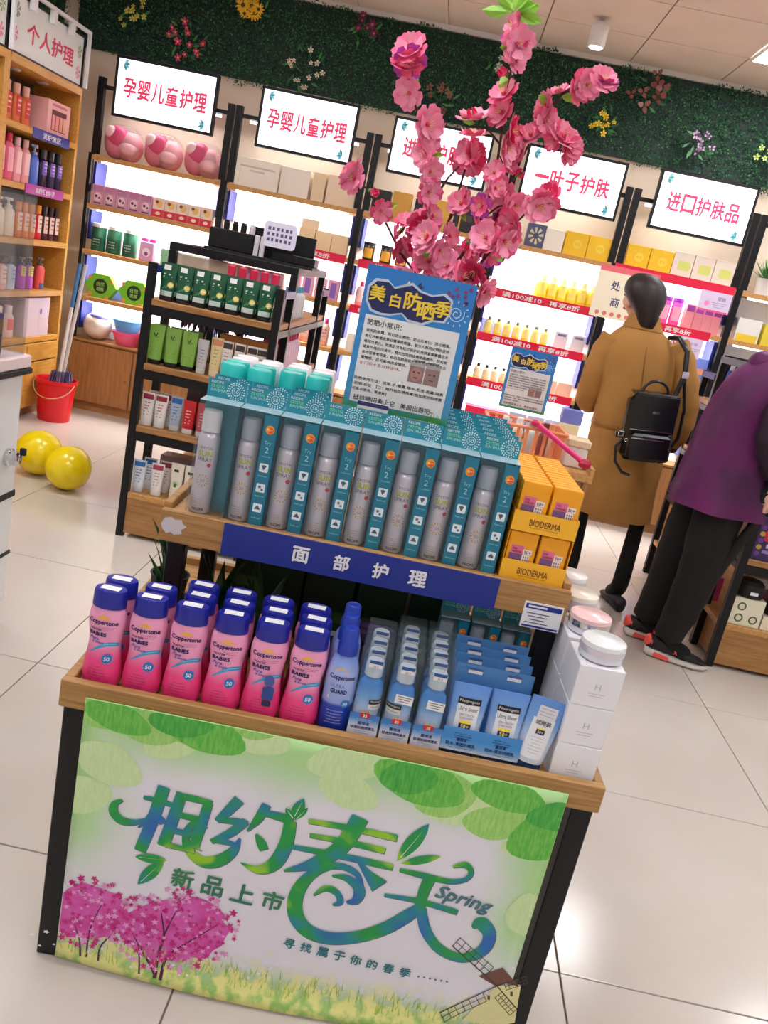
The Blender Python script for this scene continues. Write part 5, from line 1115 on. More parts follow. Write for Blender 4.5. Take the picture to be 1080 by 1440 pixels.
# ================================================================== BLUE POSTER
DP = .425
px0, px1, pz0, pz1 = .372, .597, 1.118, 1.409
gradz('poster_blue', [(pz0, (60, 150, 70)), (pz0+.02, (70, 150, 190)), (pz0+.12, (50, 140, 206)), (pz1, (34, 120, 200))], .35)
YP = DP-.0012
def poster(M, label, zb=UZF):
    k = Kit()
    a = k.part('acrylic_back', MB().box(px0-.003, px1+.003, DP, DP+.003, zb+.02, pz1+.004, 'clear_plastic'))
    k.part('acrylic_foot', MB().box(px0+.04, px1-.04, DP, DP+.075, zb+.001, zb+.0195, 'clear_plastic'))
    s = k.part('sheet', MB().box(px0, px1, DP-.0008, DP-.0001, pz0, pz1, 'poster_blue'))
    w = px1-px0
    # pale text panel
    m = MB(); bx2(m, YP, px0+.013, px1-.015, pz0+.012, pz1-.098, pc(226, 228, 230)); k.part('text_panel', m, s)
    # title with outlines
    y = YP-.0004
    tt = [('美', .020, .031, .02), ('白', .058, .026, .012), ('防', .093, .034, .018), ('晒', .124, .034, .004), ('季', .156, .032, .014)]
    m = MB()
    hull = [(.008, .0), (.006, .03), (.02, .048), (.045, .05), (.06, .038), (.075, .045), (.095, .054), (.115, .042), (.14, .038), (.165, .046), (.182, .036), (.184, .01), (.175, -.012), (.15, -.014), (.13, -.026), (.1, -.024), (.085, -.012), (.06, -.02), (.04, -.022), (.02, -.018)]
    zc = pz1-.073
    m.poly([(px0+a, y, zc+b) for a, b in hull], pc(190, 206, 226)); k.part('title_edge', m, s)
    m = MB(); cx = .095; m.poly([(px0+cx+(a-cx)*.95, y-.0003, zc+.012+(b-.012)*.86) for a, b in hull], pc(26, 34, 92)); k.part('title_ground', m, s)
    for ch, dx, hh, dz in tt: 
        m = MB(); m.text(ch, hh, pc(238, 206, 60), flat(px0+dx+.009, y-.0007, zc+dz), bold=.03); k.part('title_character', m, s)
    # spiral sun, birds, blossom corner
    m = MB(); cxs, czs = px1-.031, pz1-.062
    for i in range(26):
        t0, t1 = i*.5, (i+1)*.5; r0, r1 = .0012*t0+.001, .0012*t1+.001
        m.poly([(cxs+r0*math.cos(t0), y, czs+r0*math.sin(t0)), (cxs+r1*math.cos(t1), y, czs+r1*math.sin(t1)), (cxs+(r1+.0016)*math.cos(t1), y, czs+(r1+.0016)*math.sin(t1)), (cxs+(r0+.0016)*math.cos(t0), y, czs+(r0+.0016)*math.sin(t0))], pc(200, 222, 240))
    for i in range(12):
        a = 2*PI*i/12; m.poly([(cxs+.02*math.cos(a), y, czs+.02*math.sin(a)), (cxs+.026*math.cos(a+.06), y, czs+.026*math.sin(a+.06)), (cxs+.026*math.cos(a-.06), y, czs+.026*math.sin(a-.06))], pc(200, 222, 240))
    k.part('sun_print', m, s)
    m = MB(); m.poly([(px0+.07, y, pz1-.03), (px0+.082, y, pz1-.026), (px0+.088, y, pz1-.016), (px0+.09, y, pz1-.028), (px0+.1, y, pz1-.024), (px0+.09, y, pz1-.034), (px0+.082, y, pz1-.042)], pc(226, 232, 240)); k.part('bird_print', m, s)
    m = MB(); m.poly([(px0+.106, y, pz1-.022), (px0+.112, y, pz1-.016), (px0+.114, y, pz1-.024), (px0+.12, y, pz1-.022), (px0+.113, y, pz1-.03)], pc(30, 50, 110)); k.part('bird_print', m, s)
    rnd = random.Random(3)
    for i in range(9):
        m = MB(); bx_, bz_ = px1-.008-.05*rnd.random(), pz1-.01-.03*rnd.random()
        m.poly([(bx_+(.003+.003*(q % 2))*math.cos(q*PI/5), y, bz_+(.003+.003*(q % 2))*math.sin(q*PI/5)) for q in range(10)], pc(90+rnd.randint(0, 40), 60, 110)); k.part('blossom_print', m, s)
    # text lines
    INK = pc(40, 40, 46); RED = pc(170, 40, 50)
    m = MB(); LX = px0+.02
    m.text('防晒小常识：', .0125, INK, lambda a, b: (LX+a, y, pz1-.112+b), align='L', bold=.01)
    tx = ['使用防晒霜，可以防止晒伤、防止光老化、防止晒黑。', '部分光敏感皮肤必需要防晒霜，部分人群用以预防皮肤', '癌和光老化。如果肌没有经过保护的皮肤直接暴露在太', '或紫外线的环境中，首先出现的症是晒黑晒伤，然后就', '会出现衰老现象，会出现脱皮或者是肌肤变得松弛失去', '雪糊感，还可能会出现皱纹。']
    for i, t in enumerate(tx): m.text(t, .0066, INK, (lambda zz: lambda a, b: (LX+a, y, zz+b))(pz1-.129-.0112*i), align='L', bold=.014, w=.185*len(t)/25)
    m.text('出门前十五分钟涂抹。', .0066, RED, lambda a, b: (LX+a, y, pz1-.196+b), align='L', w=.085)
    for i, t in enumerate(['防晒使用方法：洁面-水-眼霜-精华-乳液-面霜-隔离', '-防晒-彩妆  【注：刚开始防晒喷雾/如加用防晒喷雾', '可做后使用，更清爽】']): m.text(t, .0066, INK if i else INK, (lambda zz: lambda a, b: (LX-.006+a, y, zz+b))(pz0+.062-.0112*i), align='L', bold=.014, w=.19*len(t)/26)
    m.text('抵抗晒阳紫上它   美丽出游吧~', .0115, INK, lambda a, b: (LX+a, y, pz0+.022+b), align='L', bold=.012, w=.172)
    k.part('lettering', m, s)
    # two photographs of a shaded figure, kept as plain tone panels
    for q in range(2):
        m = MB(); xx = px0+.124+.033*q; zz = pz0+.075
        bx2(m, y, xx, xx+.031, zz, zz+.042, pc(150, 120, 120)); m.poly([(a, y-.0003, b) for a, b in disc(xx+.0155, zz+.018, .0115, 14, .015)], pc(176, 128, 120) if q == 0 else pc(150, 122, 122))
        for e in (-1, 1): m.poly([(a, y-.0006, b) for a, b in disc(xx+.0155+.005*e, zz+.022, .003, 8, .0018)], pc(70, 54, 54))
        bx2(m, y-.0006, xx+.011, xx+.02, zz+.0095, zz+.0115, pc(90, 60, 60)); bx2(m, y-.0003, xx, xx+.031, zz+.034, zz+.042, pc(170, 168, 168)); k.part('photo_print', m, s)
    m = MB(); m.text('不涂防晒霜，会变成这样', .004, INK, flat(px0+.156, y, pz0+.121), w=.055, bold=.02); k.part('caption', m, s)
    for i in range(14):
        m = MB(); q = rnd.random(); m.poly([(px1-.05*q-.004, y-.0002, pz0+.002), (px1-.05*q-.001, y-.0002, pz0+.002), (px1-.05*q, y-.0002, pz0+.01+.012*rnd.random())], pc(90, 170, 60)); k.part('grass_print', m, s)
    return k.put('poster', label, 'poster', M)
poster(S @ Matrix.Translation((.484, .318, 1.408)) @ Matrix.Scale(.933, 4) @ Matrix.Translation((-.4845, -.425, -1.409)), 'blue sunscreen poster with yellow title standing among spray boxes', .8475)
# ================================================================== PEACH BLOSSOM BRANCHES
mat('petal', (252, 132, 170), .5, noise=((240, 66, 124), 60, (1, 1, 1), .3)); mat('petal_light', (255, 176, 202), .5, noise=((250, 124, 168), 60, (1, 1, 1), .3)); mat('petal_deep', (226, 40, 100), .5); mat('petal_violet', (196, 70, 190), .5)
mat('bark', (72, 36, 32), .8); mat('twig_leaf', (150, 206, 70), .5); mat('twig_leaf2', (84, 160, 50), .5)
VY = .535
k = Kit(); k.part('vase_body', MB().lathe([(.028, 0), (.034, .004), (.038, .08), (.034, .15), (.024, .2), (.028, .22), (.024, .219), (.018, .2), (.0, .19)], 'white_gloss', 24))
k.put('vase', 'slim white vase hidden behind the blue poster', 'vase', ST(.485, VY, UZF+.0006))
def petal_verts(r, cup):
    out = []
    for (u, v) in ((.08, 0), (.45, .32), (.8, .42), (1.0, .2), (.94, 0), (1.0, -.2), (.8, -.42), (.45, -.32)): out.append((u*r, v*r*1.05, cup*r*(u*u)*.45))
    return out
FL = []
for kind in range(4):
    mb = MB(); r = .026
    for layer, (n, rr, cup, pm) in enumerate(((5, r, .55, ('petal', 'petal_light', 'petal', 'petal_violet')[kind]), (5, r*.78, 1.3, ('petal_light', 'petal_light', 'petal_deep', 'petal')[kind]))):
        for j in range(n):
            R = Matrix.Rotation(2*PI*j/n+layer*.6, 3, 'Z')
            mb.poly([tuple(R @ Vector(p)) for p in petal_verts(rr, cup)], pm)
    mb.lathe([(.003, 0), (.0035, .004), (0, .006)], 'petal_deep', 8)
    for j in range(7):
        a = j*.9; mb.tube([(0, 0, .002), (.005*math.cos(a), .005*math.sin(a), .012)], .0005, pc(250, 220, 150), 3)
    FL.append(mb.build('flower'))
bud = MB(); 
for j in range(4):
    R = Matrix.Rotation(2*PI*j/4, 3, 'Z'); bud.poly([tuple(R @ Vector(p)) for p in [(.001, 0, 0), (.009, .006, .008), (.008, .003, .018), (.003, 0, .022), (.008, -.003, .018), (.009, -.006, .008)]], 'petal_deep')
bud.lathe([(.003, -.003), (.005, .003), (0, .006)], 'twig_leaf2', 6); BUD = bud.build('bud')
lf = MB(); lf.add([(0, 0, 0), (.014, .009, .003), (.03, .009, .004), (.046, 0, 0), (.03, -.009, .004), (.014, -.009, .003)], [(0, 1, 2, 3), (0, 3, 4, 5)], 'twig_leaf'); LEAF = lf.build('leaf')
def aim(p, d, s=1.0, roll=0.0):
    d = Vector(d).normalized(); return Matrix.Translation(p) @ d.to_track_quat('Z', 'Y').to_matrix().to_4x4() @ Matrix.Rotation(roll, 4, 'Z') @ Matrix.Scale(s, 4)
SI = S_INV.to_3x3() @ (C_POS - Vector((-.1, 1.9, 1.6)))
rb = random.Random(11)
# branches: way-points seen in the photograph at their own depth behind the poster
def wp(px, py, d):
    x, z = sp(px, py, d); return Vector((x, d, z))
base = Vector((.485, VY, UZF+.2))
BR = [([(600, 415, .53), (602, 330, .52), (600, 255, .5), (598, 190, .5), (572, 110, .49), (580, 70, .48)], 'tall left blossom branch in front of the third sign', [(.28, (-.06, 0, .05)), (.5, (.05, -.02, .09)), (.38, (-.03, .02, .06))], 19),
      ([(588, 415, .56), (560, 350, .58), (525, 280, .58), (500, 248, .57)], 'short blossom branch leaning far left', [(.5, (-.04, 0, .02)), (.65, (.03, 0, .04))], 12),
      ([(610, 415, .54), (622, 340, .55), (640, 285, .56), (655, 235, .56), (665, 200, .56)], 'thin dark blossom twig between the two main branches', [(.6, (.02, 0, .03))], 6),
      ([(612, 415, .5), (655, 350, .48), (690, 270, .47), (705, 190, .47), (715, 120, .46), (725, 60, .45), (728, 40, .45)], 'tallest blossom branch reaching the ceiling line', [(.3, (-.05, 0, .06)), (.45, (.05, .0, .04)), (.62, (-.05, 0, .02))], 26),
      ([(618, 415, .56), (668, 350, .55), (705, 290, .53), (735, 220, .52), (765, 170, .51), (800, 125, .5), (850, 122, .49)], 'right blossom branch curving over the fourth sign', [(.35, (.05, 0, .03)), (.55, (-.03, 0, .05)), (.72, (.06, .0, -.02)), (.8, (.03, 0, -.06))], 27),
      ([(625, 415, .48), (660, 390, .46), (700, 340, .45), (745, 295, .44), (775, 275, .44)], 'low blossom twig pointing right across the shelf', [(.5, (.03, 0, -.03)), (.6, (.0, 0, .05))], 14)]
for bi, (pts, label, side, nf) in enumerate(BR):
    P_ = [base+Vector((.004*bi-.01, 0, -.06)), base+Vector((.005*bi-.012, 0, .02))]+[wp(*p) for p in pts]
    path = [Vector(p) for p in catmull([tuple(p) for p in P_], 6)]
    root = link('blossom_branch', None, None, S); tag(root, label, 'branch', 'peach blossom branches')
    n = len(path); st = MB().tube(path, [.0045*(1-.7*i/n) for i in range(n)], 'bark', 7)
    link('stem', st.build('stem'), root)
    lines_p = [path[int(n*.3):]]
    for t, dv in side:
        a = path[int(t*(n-1))+0]; seg = [a, a+Vector(dv)*.6+Vector((0, 0, .01)), a+Vector(dv)*1.3]
        link('twig', MB().tube(seg, [.0025, .002, .001], 'bark', 6).build('twig'), root); lines_p.append([a, seg[1], seg[2]]); 
    for i in range(nf):
        if i < nf*.68 or len(lines_p) < 2: seq = lines_p[0]; u = (i+rb.random()*.8)/max(1, nf*.68); u = min(.999, u)
        else: seq = lines_p[1+i % (len(lines_p)-1)]; u = rb.uniform(.45, 1)
        f_ = u*(len(seq)-1); a = int(f_); p = seq[a].lerp(seq[min(a+1, len(seq)-1)], f_-a)
        d = Vector((rb.uniform(-1, 1), rb.uniform(-1.2, .1), rb.uniform(-.5, .9))).normalized()
        off = p+d*rb.uniform(.006, .016)
        kd = rb.choices((0, 1, 2, 3), (5, 4, 2, .8))[0]
        if rb.random() < .1: link('bud', BUD, root, aim(off, d, 1.0))
        else: link('flower', FL[kd], root, aim(off, d, rb.uniform(.95, 1.5), rb.random()*6))
        if rb.random() < .22: link('leaf', LEAF, root, aim(p, (rb.uniform(-1, 1), rb.uniform(-.6, .6), rb.uniform(-.5, .5)), rb.uniform(.7, 1.1), 0) @ Matrix.Rotation(-PI/2, 4, 'Y'))
    if bi == 3:
        for i in range(16):
            d = Vector((rb.uniform(-1, .6), rb.uniform(-.6, .6), rb.uniform(-.2, .8))); link('leaf', LEAF, root, aim(path[-1]+Vector((-.012, 0, .025))+d*.012, d, rb.uniform(.7, 1.3)) @ Matrix.Rotation(-PI/2, 4, 'Y'))

# ================================================================== SPRING BANNER on the stand front
BY = -.006
bx0, bx1, bz0, bz1 = .05, .926, .006, .585
m = bpy.data.materials.new('banner_print'); m.use_nodes = True; N = m.node_tree.nodes; L = m.node_tree.links; b = N['Principled BSDF']; b.inputs['Roughness'].default_value = .45
tc = N.new('ShaderNodeTexCoord'); sx = N.new('ShaderNodeSeparateXYZ'); L.new(tc.outputs['Object'], sx.inputs[0])
nz = N.new('ShaderNodeTexNoise'); nz.inputs['Scale'].default_value = 5; nz.inputs['Detail'].default_value = 3; L.new(tc.outputs['Object'], nz.inputs['Vector'])
nf_ = N.new('ShaderNodeTexNoise'); nf_.inputs['Scale'].default_value = 34; nf_.inputs['Detail'].default_value = 4; L.new(tc.outputs['Object'], nf_.inputs['Vector'])
def math_(op, a, c=None):
    n = N.new('ShaderNodeMath'); n.operation = op; n.use_clamp = False
    for i, v in enumerate((a, c)):
        if v is None: continue
        if hasattr(v, 'links') or isinstance(v, bpy.types.NodeSocket): L.new(v, n.inputs[i])
        else: n.inputs[i].default_value = v
    return n.outputs[0]
def mr_(v, a, c):
    n = N.new('ShaderNodeMapRange'); n.interpolation_type = 'SMOOTHSTEP'; L.new(v, n.inputs['Value']); n.inputs['From Min'].default_value = a; n.inputs['From Max'].default_value = c; return n.outputs[0]
def mix_(f, a, c):
    n = N.new('ShaderNodeMix'); n.data_type = 'RGBA'; L.new(f, n.inputs['Factor'])
    for s_, v in (('A', a), ('B', c)):
        if isinstance(v, tuple): n.inputs[s_].default_value = rgb(v)
        else: L.new(v, n.inputs[s_])
    return n.outputs['Result']
zt = math_('ADD', sx.outputs['Z'], math_('MULTIPLY', math_('SUBTRACT', nz.outputs['Fac'], .5), .16))
xl = math_('ADD', sx.outputs['X'], math_('MULTIPLY', math_('SUBTRACT', nz.outputs['Fac'], .5), .12))
top = mr_(zt, .43, .585); left = mr_(math_('MULTIPLY', xl, -1.0), -.19, -.05); right = mr_(xl, .8, .93)
g = math_('MAXIMUM', top, math_('MAXIMUM', math_('MULTIPLY', left, mr_(sx.outputs['Z'], .16, .36)), math_('MULTIPLY', right, mr_(sx.outputs['Z'], .12, .3))))
c = mix_(g, (232, 230, 242), (176, 224, 150))
bot = mr_(math_('MULTIPLY', math_('ADD', sx.outputs['Z'], math_('MULTIPLY', math_('SUBTRACT', nf_.outputs['Fac'], .5), .12)), -1.0), -.115, -.03)
c = mix_(math_('MULTIPLY', bot, .9), c, mix_(mr_(nf_.outputs['Fac'], .42, .62), (232, 230, 130), (140, 196, 70)))
L.new(c, b.inputs['Base Color']); MATS['banner_print'] = m
def bend(x, z): return BY-.02*max(0, (.07-z)/.07)**2*(1-abs((x-.49)/.5)**2)*1.4-.0015*math.sin(x*7)*(1-z/.6)
nx, nz_ = 40, 24; vs = []; fs = []
for j in range(nz_+1):
    for i in range(nx+1):
        x = bx0+(bx1-bx0)*i/nx; lo = bz0+.012*abs((x-.55)/.5)**2; z = lo+(bz1-lo)*(j/nz_)**1.15; vs.append((x, bend(x, z), z))
for j in range(nz_):
    for i in range(nx): a = j*(nx+1)+i; fs.append((a, a+1, a+nx+2, a+nx+1))
root = link('banner', None, None, S); tag(root, 'spring promotion banner with green lettering hung on the stand front', 'banner')
sh = link('sheet', MB().add(vs, fs, 'banner_print', True).build('sheet'), root)
sol = sh.modifiers.new('thick', 'SOLIDIFY'); sol.thickness = .0006; sol.offset = 1.0
LAY = [0]
def bp(x, z, layer): return (x, bend(x, z)-.0009-.00025*layer, z)
def put_shape(name, polys, mname, layer, parent=None):
    mb = MB()
    for pts in polys: mb.poly([bp(x, z, layer) for x, z in pts], mname)
    return link(name, mb.build(name), parent or root)
# leaf prints
def leafmat(nm, c1, c2):
    return mat(nm, c1, .5, noise=(c2, 3.0, (60, 6, 14), .22))
leafmat('print_leaf1', (196, 228, 160), (214, 236, 184)); leafmat('print_leaf2', (138, 204, 96), (176, 222, 130)); leafmat('print_leaf3', (74, 178, 58), (130, 206, 90)); leafmat('print_leaf4', (44, 158, 60), (96, 190, 76))
def heart(px, py, rx, ry, rot, n=22):
    cx, cz = sp(px, py, BY); out = []
    for i in range(n):
        t = 2*PI*i/n; a = rx*math.cos(t)*(1+.18*math.cos(2*t)); c_ = ry*math.sin(t)*(1+.12*math.sin(t))
        x, z = cx+a*math.cos(rot)-c_*math.sin(rot), cz+a*math.sin(rot)+c_*math.cos(rot)
        out.append((min(max(x, bx0+.001), bx1-.001), min(z, bz1-.001)))
    return out
HE = [(150, 1000, .06, .04, .2, 1), (150, 1075, .06, .042, -.3, 0), (115, 1120, .05, .04, .4, 0), (215, 1020, .055, .045, .1, 1), (165, 1010, .055, .03, -.2, 2), (240, 1010, .075, .045, -.3, 1), (285, 1030, .07, .042, -.2, 2), (245, 1045, .05, .034, .5, 0), (255, 1015, .05, .035, .1, 3), (365, 1040, .05, .034, 0, 0), (360, 1025, .04, .024, .2, 1), (495, 1072, .07, .042, .3, 0), (490, 1115, .05, .035, -.2, 0), (590, 1100, .075, .05, -.2, 2), (625, 1120, .05, .05, .4, 1), (575, 1095, .045, .036, .2, 3), (715, 1120, .06, .034, -.1, 2), (655, 1140, .06, .034, .3, 0), (690, 1160, .045, .035, 0, 1), (765, 1180, .06, .05, .5, 2), (740, 1190, .04, .03, .2, 0), (750, 1150, .05, .03, 0, 1), (745, 1290, .04, .05, .3, 0), (785, 1150, .05, .03, .2, 3)]
for i, (px, py, rx, ry, rot, q) in enumerate(HE): put_shape('leaf_print', [heart(px, py, rx, ry, rot)], 'print_leaf%d' % (q+1), 1+q*.8+i*.04)
# brush-stroke lettering, traced on the banner plane
mat('brush', (20, 146, 70), .4)
nt = MATS['brush'].node_tree; tcx = nt.nodes.new('ShaderNodeTexCoord'); nzz = nt.nodes.new('ShaderNodeTexNoise'); nzz.inputs['Scale'].default_value = 9; nzz.inputs['Detail'].default_value = 2
crr = nt.nodes.new('ShaderNodeValToRGB'); ee = crr.color_ramp.elements; ee[0].position = .36; ee[0].color = rgb((34, 104, 184)); ee[1].position = .66; ee[1].color = rgb((150, 206, 40))
for p_, c_ in ((.46, (24, 140, 150)), (.53, (16, 150, 70)), (.6, (20, 160, 70))): e_ = ee.new(p_); e_.color = rgb(c_)
nt.links.new(tcx.outputs['Object'], nzz.inputs['Vector']); nt.links.new(nzz.outputs['Fac'], crr.inputs[0]); nt.links.new(crr.outputs[0], nt.nodes['Principled BSDF'].inputs['Base Color'])
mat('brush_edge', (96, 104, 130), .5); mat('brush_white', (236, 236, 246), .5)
def z5(x, y): return sp(60+x/2.571, 940+y/2.571, BY)
def z6(x, y): return sp(400+x/2.25, 1040+y/2.25, BY)
def stroke(cv, pts, ws, name, layer=6, mname='brush', parent=None, sm=True, edge=True):
    k_ = (2.571 if cv is z5 else 2.25); q = catmull([(p[0], p[1], w) for p, w in zip(pts, ws)], 7) if sm and len(pts) > 2 else [(p[0], p[1], w) for p, w in zip(pts, ws)]
    if not (sm and len(pts) > 2): q = [tuple(a+(b-a)*t/5 for a, b in zip(q[i], q[i+1])) for i in range(len(q)-1) for t in range(5)]+[q[-1]]
    P2 = [cv(a, b_) for a, b_, _ in q]; W = [w/k_*1.27e-3*.5 for _, _, w in q]; Lr, Rr = [], []
    for i, p in enumerate(P2):
        a = P2[max(i-1, 0)]; c_ = P2[min(i+1, len(P2)-1)]; dx, dz = c_[0]-a[0], c_[1]-a[1]; l = math.hypot(dx, dz) or 1
        nx_, nz2 = -dz/l, dx/l; Lr.append((p[0]+nx_*W[i], p[1]+nz2*W[i])); Rr.append((p[0]-nx_*W[i], p[1]-nz2*W[i]))
    def ribbon(nm, dx, dz, lay, mm, par):
        mb = MB(); n = len(P2); vs = [bp(x+dx, z+dz, lay) for x, z in Lr]+[bp(x+dx, z+dz, lay) for x, z in Rr]
        mb.add(vs, [(i, i+1, n+i+1, n+i) for i in range(n-1)], mm); return link(nm, mb.build(nm), par or root)
    o = ribbon(name, 0, 0, layer, mname, parent)
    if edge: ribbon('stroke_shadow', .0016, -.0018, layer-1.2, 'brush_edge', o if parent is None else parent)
    return o
def character(name, cv, strokes):
    e = None
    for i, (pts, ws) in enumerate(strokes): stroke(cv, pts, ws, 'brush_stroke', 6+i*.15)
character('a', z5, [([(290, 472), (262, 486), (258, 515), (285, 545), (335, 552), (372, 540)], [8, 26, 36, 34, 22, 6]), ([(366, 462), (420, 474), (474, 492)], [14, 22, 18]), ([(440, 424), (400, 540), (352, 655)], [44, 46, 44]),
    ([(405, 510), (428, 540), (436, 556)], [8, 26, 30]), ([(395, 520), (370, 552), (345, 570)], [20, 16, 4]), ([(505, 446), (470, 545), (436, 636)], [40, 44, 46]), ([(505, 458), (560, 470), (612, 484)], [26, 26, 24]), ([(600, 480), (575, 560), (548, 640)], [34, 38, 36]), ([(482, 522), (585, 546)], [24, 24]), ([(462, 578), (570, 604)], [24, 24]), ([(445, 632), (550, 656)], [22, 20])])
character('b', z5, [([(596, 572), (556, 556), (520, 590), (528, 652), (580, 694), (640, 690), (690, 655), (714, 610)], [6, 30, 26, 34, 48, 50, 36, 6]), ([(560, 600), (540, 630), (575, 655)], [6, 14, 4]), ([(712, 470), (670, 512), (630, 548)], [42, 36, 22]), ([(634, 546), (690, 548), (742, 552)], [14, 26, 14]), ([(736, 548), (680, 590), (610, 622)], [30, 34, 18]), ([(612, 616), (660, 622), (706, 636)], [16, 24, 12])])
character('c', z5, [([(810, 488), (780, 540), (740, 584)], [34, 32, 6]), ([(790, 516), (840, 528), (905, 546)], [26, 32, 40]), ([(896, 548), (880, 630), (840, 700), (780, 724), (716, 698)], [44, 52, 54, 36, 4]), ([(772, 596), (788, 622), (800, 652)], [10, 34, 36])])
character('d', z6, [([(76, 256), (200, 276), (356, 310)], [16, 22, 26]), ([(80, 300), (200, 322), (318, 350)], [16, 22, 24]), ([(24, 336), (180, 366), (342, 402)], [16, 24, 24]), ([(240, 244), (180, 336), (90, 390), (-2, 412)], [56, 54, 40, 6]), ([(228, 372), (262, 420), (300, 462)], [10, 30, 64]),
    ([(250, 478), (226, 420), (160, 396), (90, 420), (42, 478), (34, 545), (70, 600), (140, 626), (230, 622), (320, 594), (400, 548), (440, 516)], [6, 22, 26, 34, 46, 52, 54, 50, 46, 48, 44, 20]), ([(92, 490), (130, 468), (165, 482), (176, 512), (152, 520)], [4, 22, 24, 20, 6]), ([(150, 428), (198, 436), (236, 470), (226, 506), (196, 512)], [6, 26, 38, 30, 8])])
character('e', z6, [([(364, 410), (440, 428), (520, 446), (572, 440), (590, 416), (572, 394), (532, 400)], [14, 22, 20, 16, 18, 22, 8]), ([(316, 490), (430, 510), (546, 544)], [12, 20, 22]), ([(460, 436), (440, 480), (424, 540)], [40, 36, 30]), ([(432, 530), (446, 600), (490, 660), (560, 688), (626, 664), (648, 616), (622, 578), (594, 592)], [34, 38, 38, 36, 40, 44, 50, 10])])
def leafshape(cv, a, b_, wd, n=8):
    pa, pb = Vector(cv(*a)), Vector(cv(*b_)); d = pb-pa; nrm = Vector((-d.y, d.x)).normalized()
    up = [tuple(pa+d*(i/n)+nrm*wd*math.sin(PI*(i/n))**.8) for i in range(n+1)]; dn = [tuple(pa+d*(i/n)-nrm*wd*math.sin(PI*(i/n))**.8) for i in range(n-1, 0, -1)]
    return up+dn
for i, (cv, a, b_, wd) in enumerate(((z6, (356, 382), (458, 264), .014), (z6, (368, 390), (496, 368), .009), (z5, (905, 540), (945, 468), .011), (z5, (905, 542), (880, 500), .006), (z5, (912, 545), (960, 500), .006), (z5, (336, 676), (450, 690), .01), (z5, (345, 776), (440, 690), .013))):
    o = put_shape('leaf_stroke', [leafshape(cv, a, b_, wd)], 'brush', 7.5); pa, pb = cv(*a), cv(*b_)
    put_shape('leaf_vein', [[(pa[0]+(pb[0]-pa[0])*.1, pa[1]+(pb[1]-pa[1])*.1), (pa[0]+(pb[0]-pa[0])*.85, pa[1]+(pb[1]-pa[1])*.85), (pa[0]+(pb[0]-pa[0])*.1+.002, pa[1]+(pb[1]-pa[1])*.1+.001)]], 'brush_white', 8.2, o)
def banner_text(t, cv, a, b_, hh, mname, bold=.02, shear=0.0, nm='lettering', per_char=True, lay=7):
    pa, pb = Vector(cv(*a)), Vector(cv(*b_)); n = len(t); ang = math.atan2(pb.y-pa.y, pb.x-pa.x); ca, sa = math.cos(ang), math.sin(ang)
    if per_char:
        for i, ch in enumerate(t):
            c_ = pa.lerp(pb, i/(n-1)); link(nm, MB().text(ch, hh if ch not in '…' else hh*.15, mname, lambda x, y: bp(c_.x+x*ca-y*sa, c_.y+x*sa+y*ca, lay), bold=bold, shear=shear).build(nm), root)
    else:
        c_ = pa.lerp(pb, .5); link(nm, MB().text(t, hh, mname, lambda x, y: bp(c_.x+x*ca-y*sa, c_.y+x*sa+y*ca, lay), w=(pb-pa).length, bold=bold, shear=shear).build(nm), root)
mat('print_teal', (40, 110, 112), .5, noise=((60, 140, 70), 20, (1, 1, 1), .3))
banner_text('新品上市', z5, (508, 756), (832, 838), .041, 'print_teal', .03, nm='character')
banner_text('寻找属于你的春季', z5, (893, 992), (1310, 1098), .021, pc(40, 120, 132), .028, nm='character')
for i in range(6):
    x, z = z6(424+18*i, 748+3.2*i); put_shape('dot', [disc(x, z, .0022, 8)], pc(50, 110, 120), 7)
banner_text('Spring', z6, (480, 482), (654, 534), .036, pc(70, 120, 132), .035, .25, 'word', False)
# blossom trees
mat('print_pink', (226, 110, 200), .5, noise=((206, 40, 150), 26, (1, 1, 1), .25)); mat('print_pink2', (206, 30, 130), .5); mat('print_pink3', (236, 160, 216), .5)
rt_ = random.Random(5)
def tree(cx, cy, rx, ry, trunk, n):
    blobs = []
    for i in range(26):
        a = 2*PI*i/26; x, z = z5(cx+rx*math.cos(a)*rt_.uniform(.86, 1.0), cy+ry*math.sin(a)*rt_.uniform(.82, 1.0)); blobs.append((max(x, bx0+.002), z))
    o = put_shape('tree_crown', [blobs], 'print_pink', 4)
    for pts, ws in trunk: stroke(z5, pts, ws, 'trunk', 5, pc(84, 24, 66), o, edge=False)
    polys = {'print_pink2': [], 'print_pink3': []}
    for i in range(n):
        t = 2*PI*rt_.random(); q = math.sqrt(rt_.random())*1.14; x, z = z5(cx+rx*q*math.cos(t), cy+ry*q*math.sin(t)-4)
        if x < bx0+.008: continue
        r = rt_.uniform(.0035, .0085)*(1.15 if q > .9 else 1); a0 = rt_.random()
        polys['print_pink2' if rt_.random() < .6 else 'print_pink3'].append([(x+r*(1 if j % 2 == 0 else .42)*math.cos(a0+PI*j/5), z+r*(1 if j % 2 == 0 else .42)*math.sin(a0+PI*j/5)) for j in range(10)])
    for mm, pl in polys.items():
        b_ = put_shape('blossom_print', pl, mm, 5.6, o); b_['kind'] = 'stuff'
tree(170, 880, 150, 110, [([(140, 1030), (135, 980), (120, 930)], [8, 6, 3]), ([(162, 1034), (165, 980), (180, 920), (215, 850)], [8, 7, 5, 3]), ([(205, 1046), (212, 1000), (250, 960)], [8, 7, 3])], 150)
tree(480, 940, 205, 130, [([(412, 1100), (420, 1030), (440, 960), (430, 880)], [16, 13, 9, 4]), ([(432, 1105), (450, 1040), (520, 990), (640, 920)], [13, 11, 7, 3]), ([(412, 1090), (370, 1030), (330, 960)], [12, 8, 3]), ([(355, 1085), (350, 1020), (345, 990)], [7, 5, 3]), ([(440, 960), (470, 900), (500, 850)], [7, 5, 2])], 260)
